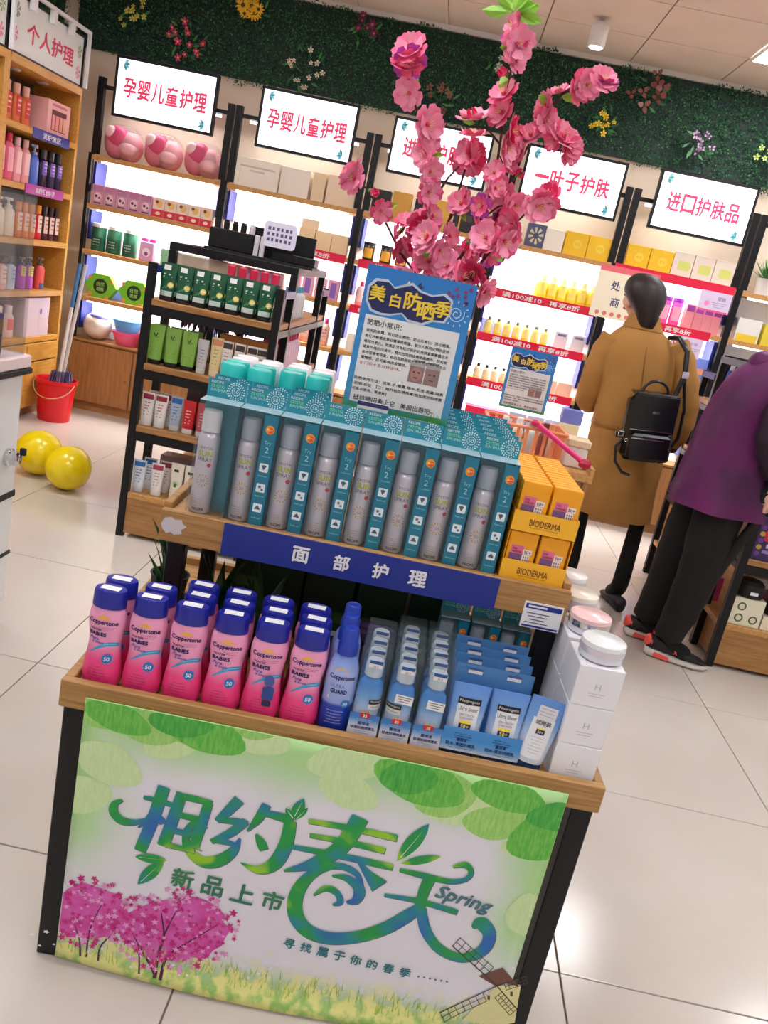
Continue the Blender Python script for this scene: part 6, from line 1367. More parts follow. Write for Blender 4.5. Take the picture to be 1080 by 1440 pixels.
# meadow flowers and grass
pl = []
for i in range(46):
    x, z = z5(rt_.uniform(60, 1050), 0); z = rt_.uniform(.03, .085); r = rt_.uniform(.003, .007); pl.append([(x+r*(1 if j % 2 == 0 else .5)*math.cos(PI*j/5), z+.7*r*(1 if j % 2 == 0 else .5)*math.sin(PI*j/5)) for j in range(10)])
o = put_shape('meadow_flower_print', pl, 'brush_white', 4.5); o['kind'] = 'stuff'
pl = []
for i in range(240):
    x = rt_.uniform(bx0+.01, bx1-.02); z = rt_.uniform(.028, .07); h_ = rt_.uniform(.012, .03); dx = rt_.uniform(-.008, .008); pl.append([(x-.001, z), (x+.001, z), (x+dx, z+h_)])
o = put_shape('grass_print', pl, pc(170, 206, 80), 4.2); o['kind'] = 'stuff'
# windmill
o = put_shape('windmill_tower', [[z6(*p) for p in ((560, 886), (690, 900), (728, 892), (748, 772), (668, 778), (596, 850))]], pc(226, 220, 160), 5)
put_shape('windmill_roof', [[z6(*p) for p in ((614, 746), (690, 718), (742, 778), (700, 768), (665, 776))]], pc(110, 70, 56), 5.8, o)
hub = (672, 776)
def blade(a, b_, wd):
    stroke(z6, [a, b_], [4, 4], 'windmill_arm', 6.5, pc(60, 44, 40), o, False, False)
    pa, pb = Vector(a), Vector(b_); d = (pb-pa); nn = Vector((-d.y, d.x)).normalized()*wd
    for i in range(7): q = pa+d*(.25+.125*i*.98); stroke(z6, [tuple(q), tuple(q+nn)], [2.4, 2.4], 'windmill_slat', 6.5, pc(60, 44, 40), o, False, False)
    for t in (.5, 1.0): stroke(z6, [tuple(pa+d*.25+nn*t), tuple(pb+nn*t)], [2.4, 2.4], 'windmill_slat', 6.5, pc(60, 44, 40), o, False, False)
blade(hub, (490, 862), -30); blade(hub, (530, 650), 36); blade(hub, (736, 850), 30); blade(hub, (764, 746), 22)
for (x, y) in ((642, 812), (714, 800)): put_shape('windmill_window', [[z6(x, y-6), z6(x+8, y-6), z6(x+8, y+8), z6(x, y+8)]], pc(80, 60, 50), 6.2, o)
# tape at the lower left corner
# ================================================================== LOWER TIER: goods at the back
DGB = pc(26, 54, 32, rough=.55)
def a_dg(m, y): bx2(m, y, -.045, .045, .028, .04, pc(180, 186, 190)); bx2(m, y, -.05, .05, .06, .085, pc(60, 96, 50))
kd = carton_kit(.108, .09, .17, DGB, a_dg)
for i, x in enumerate((.31, .425, .54, .655)): kd.put('mask_box', '%s dark green box from the left under the upper tier' % ORD[i], 'box', ST(x, .43, LZF+.0005, random.uniform(-.03, .03)), 'dark green boxes')
for i, x in enumerate((.25, .365, .48)): kd.put('mask_box', '%s dark green box from the left, row behind' % ORD[i], 'box', ST(x, .54, LZF+.0005, random.uniform(-.03, .03)), 'dark green boxes, back row')
def pouch():
    k = Kit(); rg = []
    for i in range(7):
        t = i/6; a = .055*(1-.12*math.sin(PI*t)); b = .016*math.sin(PI*min(1, t*.9+.08))**.6+.001
        rg.append([(a*math.cos(2*PI*q/16)*(1 if abs(math.cos(2*PI*q/16)) < .9 else 1), b*math.sin(2*PI*q/16), .1*t) for q in range(16)])
    k.part('pouch', MB().loft(rg, mat('foil_violet', (150, 120, 190), .2, metal=.7, noise=((60, 40, 90), 30, (1, 1, 3), .2))))
    m = MB(); bx2(m, -.0175, -.04, .04, .03, .06, pc(90, 60, 140)); k.part('label', m); return k
for i, y in enumerate((.26, .295, .33)): pouch().put('foil_pouch', '%s shiny violet foil pouch behind the clear packs' % ORD[i], 'pouch', ST(.555, y, LZF+.0005), 'violet foil pouches')
for c, x in enumerate((.655, .735, .812)):
    x = (.69, .754, .817)[c]
    ks.put('spray_box', '%s teal spray can box on the lower tier, behind the blue tubes' % ORD[c], 'box', ST(x, .275, LZF+.0005, s=.8), 'boxed spray cans on the lower tier', skip=('strip_lettering',))
# snake plants
mat('snake_leaf', (30, 84, 40), .4, noise=((12, 44, 26), 14, (1, 1, 6), .2))
def snake(label, x, y, n, seed):
    k = Kit(); r = random.Random(seed)
    k.part('pot', MB().lathe([(.03, 0), (.036, .004), (.042, .06), (.045, .066), (.04, .066), (.036, .05), (0, .05)], 'black_matte', 18))
    for i in range(n):
        a = 2*PI*i/n+r.random(); h = r.uniform(.1, .19); dx, dy = math.cos(a), math.sin(a); w = r.uniform(.011, .016); lean = r.uniform(.02, .06)
        L_, R_, B_ = [], [], []
        for q in range(6):
            t = q/5; ww = w*(1-t**2.2)*(.75+.5*t*(1-t)*2)+.0003; c = Vector((dx*(.008+lean*t*t), dy*(.008+lean*t*t), .045+h*t)); s = Vector((-dy, dx, 0))
            L_.append(c+s*ww); R_.append(c-s*ww); B_.append(c-Vector((dx, dy, 0))*ww*.35)
        m = MB(); vs = L_+B_+R_; m.add(vs, [(q, q+1, 6+q+1, 6+q) for q in range(5)]+[(6+q, 7+q, 13+q, 12+q) for q in range(5)], 'snake_leaf', True); k.part('leaf', m)
    k.put('snake_plant', label, 'plant', ST(x, y, LZF+.0005), 'snake plants')
snake('dark green snake plant behind the pink bottles, far left', .085, .34, 9, 1); snake('dark green snake plant left of the tier post', .06, .46, 8, 2); snake('dark green snake plant under the upper tier', .2, .3, 9, 3); snake('dark green snake plant deep under the blue strip', .3, .29, 8, 4)

# ================================================================== WOODEN COUNTER behind the stand
TX0, TX1, TY0, TY1, TZ = -.05, .71, 3.35, 3.95, .79
root = link('wooden_counter', None, None, TR(TX0, TY0, 0)); tag(root, 'oak counter behind the promotion stand carrying a basket', 'counter')
def P(nm, mb, par=root): return link(nm, mb.build(nm), par)
tw, td = TX1-TX0, TY1-TY0
P('top_board', MB().box(0, tw, 0, td, TZ-.03, TZ, 'oak_light', .002)); P('side_board', MB().box(.01, .03, .01, td-.01, 0, TZ-.0305, 'oak_panel')); P('side_board', MB().box(tw-.03, tw-.01, .01, td-.01, 0, TZ-.0305, 'oak_panel'))
P('front_board', MB().box(.031, tw-.031, .02, .04, .05, TZ-.0305, 'oak_panel')); P('back_board', MB().box(.031, tw-.031, td-.04, td-.02, .05, TZ-.0305, 'oak_panel'))
P('rim', MB().box(tw-.016, tw, .0, td, TZ+.0005, TZ+.03, 'oak_light')); P('rim', MB().box(0, tw-.017, td-.016, td, TZ+.0005, TZ+.03, 'oak_light'))
# small poster on it (same print, turned a little)
ZB2 = pz0-.1717
poster(TR(.405, 3.72, TZ+.0005-.9*(ZB2+.001), -.02) @ Matrix.Scale(.9, 4) @ Matrix.Translation((-(px0+px1)/2, -DP, 0)), 'small blue poster on the counter, right of the blossoms', ZB2)
# orange basket
k = Kit(); OB = pc(244, 150, 100, rough=.35); bw, bd, bh = .3, .2, .13
def bring(z, e): return [(-bw/2-e, -bd/2-e, z), (bw/2+e, -bd/2-e, z), (bw/2+e, bd/2+e, z), (-bw/2-e, bd/2+e, z), (-bw/2-e, -bd/2-e, z)]
k.part('base', MB().box(-bw/2, bw/2, -bd/2, bd/2, 0, .006, OB)); k.part('rim', MB().tube(bring(bh, .012), .007, OB, 6))
for i in range(9):
    x = -bw/2+bw*i/8
    for s in (-1, 1): k.part('slat', MB().box(x-.006, x+.006, s*(bd/2+.004)-.003, s*(bd/2+.004)+.003, .006, bh, OB))
for i in range(5):
    y = -bd/2+.02+(bd-.04)*i/4
    for s in (-1, 1): k.part('slat', MB().box(s*(bw/2+.004)-.003, s*(bw/2+.004)+.003, y-.006, y+.006, .006, bh, OB))
k.put('basket', 'orange slatted basket of samples on the counter', 'basket', TR(.415, 3.52, TZ+.0006, .03))
for i, (x, y, c1, c2) in enumerate(((.33, 3.5, (250, 230, 214), (240, 236, 230)), (.385, 3.47, (246, 214, 196), (250, 250, 250)), (.445, 3.52, (210, 226, 226), (150, 160, 160)), (.495, 3.47, (150, 80, 76), (110, 50, 50)), (.53, 3.55, (250, 236, 220), (240, 160, 120)))):
    bottle_kit(.14+.01*(i % 2), .022, pc(*c1), pc(*c2), 'flip', None, sy=.9).put('sample_bottle', '%s sample bottle from the left in the orange basket' % ORD[i], 'bottle', TR(x, y, TZ+.0075, .2*i), 'samples in the orange basket')
PKH = pc(232, 40, 120, rough=.3)
k = Kit(); k.part('stick', MB().tube([(0, 0, 0), (.2, -.05, -.1)], .011, PKH, 10)); k.part('head', MB().lathe([(.02, -.02), (.026, -.01), (.024, .02), (.0, .026)], pc(170, 10, 50), 14, c=(.215, -.054)) if False else MB(TR(.213, -.053, -.107)).lathe([(.012, -.018), (.024, -.012), (.026, .004), (.016, .018), (0, .02)], pc(176, 14, 54), 14)); k.part('top_knob', MB(TR(-.01, .003, .004)).lathe([(0, -.016), (.016, -.01), (.018, .004), (0, .016)], pc(206, 30, 80), 12))
k.put('massage_stick', 'bright pink plastic stick lying over the orange basket rim', 'stick', TR(.45, 3.4, TZ+.152))
k = Kit(); k.part('tub', MB().lathe([(.08, 0), (.085, .004), (.085, .075), (.08, .078)], pc(246, 232, 206), 28)); k.part('lid', MB().lathe([(.09, .0785), (.09, .098), (.085, .102), (0, .103)], pc(250, 240, 216), 28)); k.put('cream_tub', 'round cream tub with lid on the counter, left of the basket', 'tub', TR(.13, 3.56, TZ+.0006))
carton_kit(.06, .08, .1, pc(246, 220, 60)).put('yellow_box', 'small yellow carton left of the round cream tub', 'box', TR(.0, 3.48, TZ+.0006))
k = Kit(); k.part('jar', MB().box(-.045, .045, -.045, .045, 0, .085, pc(236, 230, 226), .006)); k.part('lid', MB().box(-.05, .05, -.05, .05, .0855, .12, pc(226, 206, 170), .006)); k.put('square_jar', 'white square jar with a beige lid at the counter end', 'jar', TR(.64, 3.5, TZ+.0006, .0))
carton_kit(.08, .08, .14, pc(250, 236, 190)).put('cream_box', 'cream carton standing behind the square jar', 'box', TR(.63, 3.75, TZ+.0006))
carton_kit(.09, .06, .06, pc(120, 130, 210)).put('blue_box', 'small blue carton lying on the cream carton', 'box', TR(.63, 3.75, TZ+.142))

# ================================================================== RIGHT RACK and its goods
RR0 = 1.487
build_rack(RR0, 'black steel display rack with oak shelves at the right edge')
def a_circ(m, y):
    for (a, b) in ((-.03, .09), (-.03, .035), (.035, .035)): pol2(m, y, disc(a, b, .02, 14), pc(90, 100, 80)); pol2(m, y-.0003, disc(a, b, .013, 10), pc(226, 224, 190))
carton_kit(.14, .1, .13, pc(236, 232, 206), a_circ).put('cream_carton', 'cream carton with round grey badges on the bottom right shelf', 'box', TR(1.6, RY0+.075, RZ[3]+.0006))
carton_kit(.16, .1, .065, pc(236, 226, 200), lambda m, y: pol2(m, y, disc(.0, .033, .024, 14), pc(150, 70, 60))).put('cream_carton', 'low cream carton with a red badge at the right edge', 'box', TR(1.757, RY0+.075, RZ[3]+.0006))
k = Kit(); k.part('cup', MB().lathe([(.06, 0), (.064, .004), (.06, .06), (.045, .075), (0, .078)], 'black_matte', 20)); m = MB(); bx2(m, -.066, -.018, .018, .02, .035, 'white_matte'); k.part('price_sticker', m)
k.put('black_cap', 'black round tin with white sticker on cartons, bottom right', 'tin', TR(1.757, RY0+.08, RZ[3]+.067)); k.put('black_cap', 'black round tin on the badge carton, left one', 'tin', TR(1.6, RY0+.08, RZ[3]+.1316))
carton_kit(.16, .04, .2, pc(190, 180, 170), lambda m, y: pol2(m, y, disc(.03, .13, .03, 12), pc(140, 80, 76))).put('grey_carton', 'grey brown carton behind the black tins', 'box', TR(1.68, RY0+.17, RZ[3]+.0006))
def a_pur(m, y):
    pol2(m, y, rrect(-.04, .05, .09, .14, .012), pc(206, 30, 60)); m.text('SOD', .022, pc(250, 210, 90), flat(.005, y-.0004, .115), bold=.03); bx2(m, y, -.02, .03, .06, .078, pc(206, 200, 226)); bx2(m, y, -.03, .02, .035, .05, pc(150, 130, 200))
    for a in range(5): pol2(m, y, disc(-.05, .03+.03*a, .012, 8), (pc(200, 160, 60) if a % 2 else pc(110, 60, 150)))
kq = carton_kit(.14, .07, .2, pc(54, 34, 88), a_pur)
row(kq, 'purple_pack', '{o} dark purple pack with red badge on the right rack', 'box', (1.6, 1.75, 1.9), RY0+.05, RZ[2], 'dark purple packs')
row(kq, 'purple_pack', '{o} dark purple pack in the row behind, right rack', 'box', (1.6, 1.75, 1.9), RY0+.13, RZ[2], 'dark purple packs, second row')
row(carton_kit(.12, .08, .15, pc(230, 228, 214)), 'pale_carton', '{o} pale carton on the second shelf of the right rack', 'box', (1.59, 1.72, 1.85), RY0+.06, RZ[1], 'pale cartons on the right rack')
row(bottle_kit(.16, .03, pc(200, 120, 190), pc(240, 230, 240), 'flip', pc(236, 190, 226)), 'violet_bottle', '{o} lilac bottle on the top shelf of the right rack', 'bottle', span(1.55, 1.95, 5), RY0+.06, RZ[0], 'lilac bottles on the right rack')
# side-facing goods of the right rack (towards the aisle)
for i in range(9):
    c = ((226, 50, 120), (150, 70, 190), (240, 120, 150))[i % 3]
    bottle_kit(.17, .027, pc(*c, rough=.3), pc(60, 30, 90), 'flip', pc(246, 200, 220)).put('aisle_bottle', '%s bright bottle along the aisle side of the right rack' % ORD[i], 'bottle', TR(RR0+.06, RY0+.34+.075*i, RZ[1]+.0006, -PI/2), 'aisle bottles of the right rack')
    bottle_kit(.17, .027, pc(*((120, 60, 160), (220, 60, 130))[i % 2], rough=.3), pc(230, 200, 230), 'flip', pc(240, 190, 210)).put('aisle_bottle', '%s plum bottle on the lower aisle side of the right rack' % ORD[i], 'bottle', TR(RR0+.06, RY0+.34+.075*i, RZ[2]+.0006, -PI/2), 'lower aisle bottles of the right rack')
    carton_kit(.06, .05, .12, pc(*((200, 60, 120), (90, 60, 170), (230, 150, 60))[i % 3])).put('aisle_carton', '%s bright carton at the foot of the right rack aisle' % ORD[i], 'box', TR(RR0+.06, RY0+.34+.075*i, RZ[3]+.0006, -PI/2), 'aisle cartons of the right rack')
# black holder with blue pens on the rack shelf
k = Kit(); k.part('holder', MB().box(-.09, .09, -.05, .05, 0, .09, 'black_steel', .004)); k.part('backboard', MB().box(-.09, .09, .035, .05, .0905, .25, 'black_steel'))
for i in range(4): 
    p = k.part('pen', MB(TR(-.06+.04*i, -.02, .0905, ry=.12)).lathe([(.013, 0), (.014, .004), (.014, .08), (.01, .085)], pc(60, 90, 220, rough=.2), 12)); k.part('pen_tip', MB(TR(-.06+.04*i, -.02, .0905, ry=.12)).lathe([(.01, .0855), (.012, .09), (.012, .13), (.006, .142), (0, .143)], pc(220, 226, 240, rough=.15), 12), p)
k.put('pen_display', 'black holder with blue and clear pens beside the purple jacket', 'display', TR(1.63, 4.8, RZ[0]+.0006, 0))
# right end of the back wall: plant and boxes
k = Kit(); k.part('pot', MB().lathe([(.05, 0), (.06, .005), (.07, .1), (.074, .11), (.066, .11), (0, .09)], 'white_gloss', 20))
rr_ = random.Random(9)
for i in range(46):
    a = rr_.uniform(0, 2*PI); e = rr_.uniform(.2, 1.3); d = Vector((math.cos(a)*math.cos(e), math.sin(a)*math.cos(e), math.sin(e))); l = rr_.uniform(.1, .2); s = Vector((-math.sin(a), math.cos(a), 0))*.013; o_ = Vector((0, 0, .09))
    m = MB(); m.add([o_, o_+d*l*.45+s, o_+d*l, o_+d*l*.45-s], [(0, 1, 2, 3)], rr_.choice(('leaf_b', 'leaf_d', 'twig_leaf2'))); k.part('leaf', m)
k.put('potted_plant', 'bushy green potted plant at the right end of the shelves', 'plant', TR(2.05, YS+.11, 1.7506))
carton_kit(.16, .1, .15, pc(236, 232, 226), lambda m, y: bx2(m, y, -.07, .07, .0, .05, pc(236, 206, 60))).put('pale_box', 'white and yellow carton below the potted plant', 'box', TR(2.0, YS+.07, SH_Z[1]+.0006))
carton_kit(.16, .1, .14, pc(226, 206, 60), None).put('yellow_box', 'yellow carton beside the white and yellow one', 'box', TR(2.18, YS+.07, SH_Z[1]+.0006))
row(carton_kit(.12, .09, .15, pc(214, 220, 206)), 'pale_box', '{o} sage carton low at the right end of the shelves', 'box', (1.97, 2.11, 2.25), YS+.07, SH_Z[2], 'sage cartons')
# ================================================================== PEOPLE
def skin_mesh(name, V, Ed, rootv, paint):
    """one continuous surface grown over a skeleton; paint(co) -> material"""
    names = list(V); idx = {n: i for i, n in enumerate(names)}
    me = bpy.data.meshes.new('sk'); me.from_pydata([V[n][0] for n in names], [(idx[a], idx[b]) for a, b in Ed], []); ob = bpy.data.objects.new('sk', me); COL.objects.link(ob)
    ob.modifiers.new('skin', 'SKIN'); sv = me.skin_vertices[0].data
    for n in names:
        r = V[n][1]; sv[idx[n]].radius = r if isinstance(r, tuple) else (r, r); sv[idx[n]].use_root = (n == rootv)
    ob.modifiers[0].use_smooth_shade = True
    ss = ob.modifiers.new('sub', 'SUBSURF'); ss.levels = 2; ss.render_levels = 2
    dg = bpy.context.evaluated_depsgraph_get(); ev = ob.evaluated_get(dg); out = bpy.data.meshes.new_from_object(ev, depsgraph=dg)
    bpy.data.objects.remove(ob); out.name = name; out.materials.clear(); slots = []
    for p in out.polygons:
        mm = paint(p.center)
        if mm not in slots: slots.append(mm)
    for s in slots: out.materials.append(MATS[s])
    for p in out.polygons: p.material_index = slots.index(paint(p.center)); p.use_smooth = True
    return out
def hand(V, E_, side, wrist, d, nrm):
    """five fingers on a palm, lightly curled"""
    d = Vector(d).normalized(); nrm = Vector(nrm).normalized(); s = d.cross(nrm).normalized(); w = Vector(wrist)
    V['palm'+side] = (tuple(w+d*.05), (.03, .016)); E_.append(('wr'+side, 'palm'+side)); V['kn'+side] = (tuple(w+d*.085), (.034, .014)); E_.append(('palm'+side, 'kn'+side))
    for i, (o, l) in enumerate(((-.027, .06), (-.009, .072), (.009, .068), (.026, .052))):
        a = w+d*.09+s*o; V['f%d1%s' % (i, side)] = (tuple(a+d*l*.35-nrm*.004), .0092); V['f%d2%s' % (i, side)] = (tuple(a+d*l*.7-nrm*.014), .0085); V['f%d3%s' % (i, side)] = (tuple(a+d*l*.92-nrm*.028), .007)
        E_ += [('kn'+side, 'f%d1%s' % (i, side)), ('f%d1%s' % (i, side), 'f%d2%s' % (i, side)), ('f%d2%s' % (i, side), 'f%d3%s' % (i, side))]
    V['t1'+side] = (tuple(w+d*.05-s*.04-nrm*.005), .011); V['t2'+side] = (tuple(w+d*.075-s*.052-nrm*.014), .0095); V['t3'+side] = (tuple(w+d*.097-s*.054-nrm*.022), .008); E_ += [('palm'+side, 't1'+side), ('t1'+side, 't2'+side), ('t2'+side, 't3'+side)]
def rings_loft(name, R, m, n=28, fold=0.0, nf=7, cap0=False, cap1=False, seed=0, square=2.3):
    """R: (cx,cy,cz,rx,ry) rings, smooth cloth with soft folds"""
    Q = catmull(R, 4); out = []
    for k_, (cx, cy, cz, rx, ry) in enumerate(Q):
        rg = []
        for i in range(n):
            t = 2*PI*i/n; c, s = math.cos(t), math.sin(t); f = 1+fold*math.sin(nf*t+seed+cz*6)*(.5+.5*math.sin(cz*17+seed))
            rg.append((cx+rx*f*math.copysign(abs(c)**(2/square), c), cy+ry*f*math.copysign(abs(s)**(2/square), s), cz))
        out.append(rg)
    return MB().loft(out, m, True, cap0, cap1)
def sleeve(pts, rs, m, n=16, fold=.05):
    P_ = catmull([tuple(p)+(r,) for p, r in zip(pts, rs)], 6); path = [Vector(p[:3]) for p in P_]; rad = [p[3]*(1+fold*math.sin(i*1.7)) for i, p in enumerate(P_)]
    return MB().tube(path, rad, m, n)
SKIN = mat('skin', (222, 170, 146), .5); HAIR = mat('hair', (20, 16, 18), .5, noise=((44, 32, 32), 60, (6, 6, .6), .2)); COAT = mat('coat_tan', (184, 134, 68), .8, noise=((166, 116, 54), 7, (1, 1, 1), .3), bump=(260, .12)); LEGS = mat('leggings', (8, 7, 9), .8); JACK = mat('jacket_purple', (104, 10, 92), .6, noise=((58, 6, 56), 5, (1, 1, 1), .2)); TROU = mat('trousers', (8, 7, 9), .85); JACK_SHADE = mat('jacket_shaded', (40, 8, 38), .7, noise=((24, 6, 26), 8, (1, 1, 1), .3))
# ---------------------------------------------------------------- person in the tan coat (seen from behind, head turned left)
V = {'pel': ((1.03, 4.22, .84), (.15, .11)), 'ab': ((1.0, 4.22, 1.0), (.125, .095)), 'ch': ((.96, 4.21, 1.2), (.14, .1)), 'up': ((.94, 4.2, 1.31), (.08, .06)), 'nk': ((.922, 4.21, 1.4), .05), 'jaw': ((.9, 4.215, 1.465), .068), 'sk': ((.89, 4.22, 1.53), .088), 'tp': ((.885, 4.22, 1.59), .05),
     'hipL': ((.95, 4.24, .8), .09), 'knL': ((.915, 4.27, .46), .076), 'anL': ((.925, 4.33, .09), .048), 'toL': ((.9, 4.43, .04), .035),
     'hipR': ((1.11, 4.2, .8), .09), 'knR': ((1.14, 4.19, .45), .072), 'anR': ((1.17, 4.19, .09), .048), 'toR': ((1.15, 4.29, .04), .036),
     'shL': ((.815, 4.2, 1.285), .04), 'elL': ((.79, 4.27, 1.05), .045), 'wrL': ((.87, 4.42, 1.0), .03), 'shR': ((1.085, 4.195, 1.3), .04), 'elR': ((1.215, 4.19, 1.08), .045), 'wrR': ((1.2, 4.25, .86), .03)}
E_ = [('pel', 'ab'), ('ab', 'ch'), ('ch', 'up'), ('up', 'nk'), ('nk', 'jaw'), ('jaw', 'sk'), ('sk', 'tp'), ('pel', 'hipL'), ('hipL', 'knL'), ('knL', 'anL'), ('anL', 'toL'), ('pel', 'hipR'), ('hipR', 'knR'), ('knR', 'anR'), ('anR', 'toR'), ('up', 'shL'), ('shL', 'elL'), ('elL', 'wrL'), ('up', 'shR'), ('shR', 'elR'), ('elR', 'wrR')]
hand(V, E_, 'L', (.87, 4.42, 1.0), (.5, 1, .05), (0, 0, 1)); hand(V, E_, 'R', (1.2, 4.25, .86), (-.2, .35, -1), (0, 1, .2))
V['nose'] = ((.812, 4.275, 1.505), .014); V['earL'] = ((.955, 4.262, 1.505), .012); E_ += [('sk', 'nose')]; del V['earL']
me = skin_mesh('body', V, E_, 'pel', lambda c: 'leggings' if c.z < .95 and not (c.z > .6 and c.x > 1.16) else 'skin')
root = link('person', None, None, Matrix.Identity(4)); tag(root, 'person in a tan coat and black leggings standing with back turned', 'person')
link('body', me, root)
coat = rings_loft('coat', [(1.02, 4.21, .47, .2, .15), (1.015, 4.21, .6, .195, .15), (1.01, 4.21, .76, .19, .145), (.995, 4.215, .92, .18, .135), (.975, 4.215, 1.06, .178, .13), (.955, 4.21, 1.2, .19, .125), (.948, 4.205, 1.29, .185, .115), (.938, 4.2, 1.35, .14, .095), (.926, 4.2, 1.395, .085, .075), (.922, 4.205, 1.43, .066, .066), (.92, 4.206, 1.445, .066, .064)], 'coat_tan', 40, .035, 7)
co = link('coat', coat.build('coat'), root)
for sd, pts, rs in (('l', [(.815, 4.2, 1.32), (.785, 4.21, 1.22), (.775, 4.25, 1.06), (.79, 4.33, .99), (.86, 4.42, .995)], [.07, .072, .066, .06, .05]), ('r', [(1.085, 4.19, 1.345), (1.15, 4.185, 1.24), (1.215, 4.185, 1.07), (1.225, 4.2, .95), (1.205, 4.24, .87)], [.07, .074, .07, .062, .055])):
    s_ = link('sleeve', sleeve(pts, rs, 'coat_tan', 18, .04).build('sleeve'), co)
    link('cuff', MB().tube([Vector(pts[-1])-(Vector(pts[-1])-Vector(pts[-2])).normalized()*.02, Vector(pts[-1])+(Vector(pts[-1])-Vector(pts[-2])).normalized()*.006], rs[-1]+.004, pc(40, 30, 22), 16).build('cuff'), s_)
link('coat_belt', rings_loft('belt', [(.995, 4.215, .9, .186, .141), (.995, 4.215, .912, .187, .142), (.995, 4.215, .924, .185, .14)], pc(150, 102, 40), 32).build('coat_belt'), co)
link('collar', rings_loft('collar', [(.928, 4.203, 1.385, .1, .088), (.924, 4.204, 1.42, .08, .078), (.921, 4.205, 1.452, .075, .072)], 'coat_tan', 28).build('collar'), co)
link('back_seam', MB().tube([(.99-.0, 4.079, .98), (.967, 4.078, 1.14), (.951, 4.081, 1.24), (.944, 4.095, 1.31)], .0022, pc(130, 86, 34), 5).build('back_seam'), co)
# hair, drawn together at the nape and tucked into the collar
link('hair', rings_loft('hair', [(.878, 4.2, 1.636, .012, .012), (.88, 4.2, 1.626, .055, .055), (.884, 4.197, 1.59, .09, .092), (.89, 4.188, 1.545, .1, .098), (.9, 4.17, 1.505, .087, .082), (.912, 4.147, 1.465, .062, .056), (.92, 4.137, 1.43, .048, .04), (.926, 4.137, 1.395, .034, .026)], 'hair', 28, .018, 11, True, True, square=2.0).build('hair'), root)
me_ = MB(); blob(me_, 'skin', 0, 0, .012, .02, .03, 0, 2, lat=8); link('ear', me_.build('ear'), root, TR(.825, 4.19, 1.5, .3))
for i, (ex, ey) in enumerate(((.815, 4.25), (.862, 4.297))):
    m = MB(); blob(m, pc(30, 22, 20), 0, 0, .007, .007, .006, 0, 2, lat=6); link('eye', m.build('eye'), root, TR(ex, ey, 1.53))
m = MB(); blob(m, pc(180, 90, 90), 0, 0, .018, .006, .006, 0, 2, lat=6); link('mouth', m.build('mouth'), root, TR(.833, 4.277, 1.465, .8))
link('glasses', MB().tube([(.81, 4.2, 1.528), (.806, 4.24, 1.526), (.812, 4.262, 1.523), (.835, 4.295, 1.522), (.87, 4.312, 1.522)], .003, 'black_matte', 6).build('glasses'), root)
for nm, a, t in (('shoe', (.925, 4.31, 0), (.9, 4.46, 0)), ('shoe', (1.17, 4.17, 0), (1.145, 4.33, 0))):
    a, t = Vector(a), Vector(t); d = (t-a).normalized(); s = Vector((-d.y, d.x, 0)); rg = []
    for f_, w, h in ((-.07, .022, .05), (-.05, .034, .075), (0, .037, .07), (.06, .042, .055), (.12, .044, .045), (.16, .034, .035), (.185, .014, .022)): rg.append([tuple(a+d*f_+s*w*math.cos(q*PI/6)+Vector((0, 0, max(.001, .001+h*(.5+.5*math.sin(q*PI/6)))))) for q in range(12)])
    link(nm, MB().loft(rg, pc(26, 26, 40, rough=.5)).build(nm), root)
# backpack
BK = mat('bag_leather', (12, 12, 16), .28, spec=.6)
k = Kit(); b = MB(); b.box(-.115, .115, -.05, .05, 0, .31, 'bag_leather', .03); k.part('bag_body', b)
k.part('flap', MB().box(-.105, .105, -.062, -.049, .145, .318, 'bag_leather', .006)); k.part('flap_top', MB().box(-.1, .1, -.06, .045, .311, .324, 'bag_leather', .006)); p = k.part('front_pocket', MB().box(-.1, .1, -.085, -.051, .015, .138, 'bag_leather', .012))
k.part('zip', MB().box(-.09, .06, -.0865, -.0855, .112, .118, 'chrome'), p); k.part('zip', MB().box(-.1, .1, -.0632, -.0622, .15, .154, 'chrome')); k.part('name_plate', MB().box(-.012, .022, -.0645, -.0625, .232, .242, 'chrome', .0005))
k.part('handle', MB().tube([(.06*math.cos(PI*t/10), .0, .32+.055*math.sin(PI*t/10)) for t in range(11)], .007, 'bag_leather', 8))
k.part('charm', MB().tube([(-.135+.016*math.cos(PI/4+PI/2*t), -.06, .125+.016*math.sin(PI/4+PI/2*t)) for t in range(5)], .0025, 'chrome', 6)); k.part('charm', MB().tube([(-.11+.008*math.cos(2*PI*t/8), -.075, .1+.008*math.sin(2*PI*t/8)) for t in range(9)], .002, 'chrome', 6))
k.part('hanging_strap', MB().tube([(-.1, -.02, .11), (-.14, -.03, .06), (-.13, -.03, -.01), (-.09, -.03, -.06), (-.05, -.03, -.07)], .007, 'bag_leather', 8)); k.part('side_tab', MB().box(-.15, -.11, -.03, -.01, .1, .13, 'bag_leather', .003))
k.part('shoulder_strap', MB().tube([(.1, .03, .3), (.13, .045, .42), (.125, .06, .52), (.09, .1, .575), (.06, .16, .57)], [.012, .013, .014, .014, .012], 'bag_leather', 8)); k.part('strap_buckle', MB().box(.115, .145, .028, .036, .4, .43, 'silver', .002)); k.part('lower_strap', MB().tube([(.11, .03, .03), (.16, .04, .12), (.165, .05, .25), (.13, .05, .42)], .008, 'bag_leather', 8))
k.put('backpack', 'small black leather backpack hanging on the tan coat', 'backpack', TR(1.04, 3.985, .8, .05, ry=-.08))

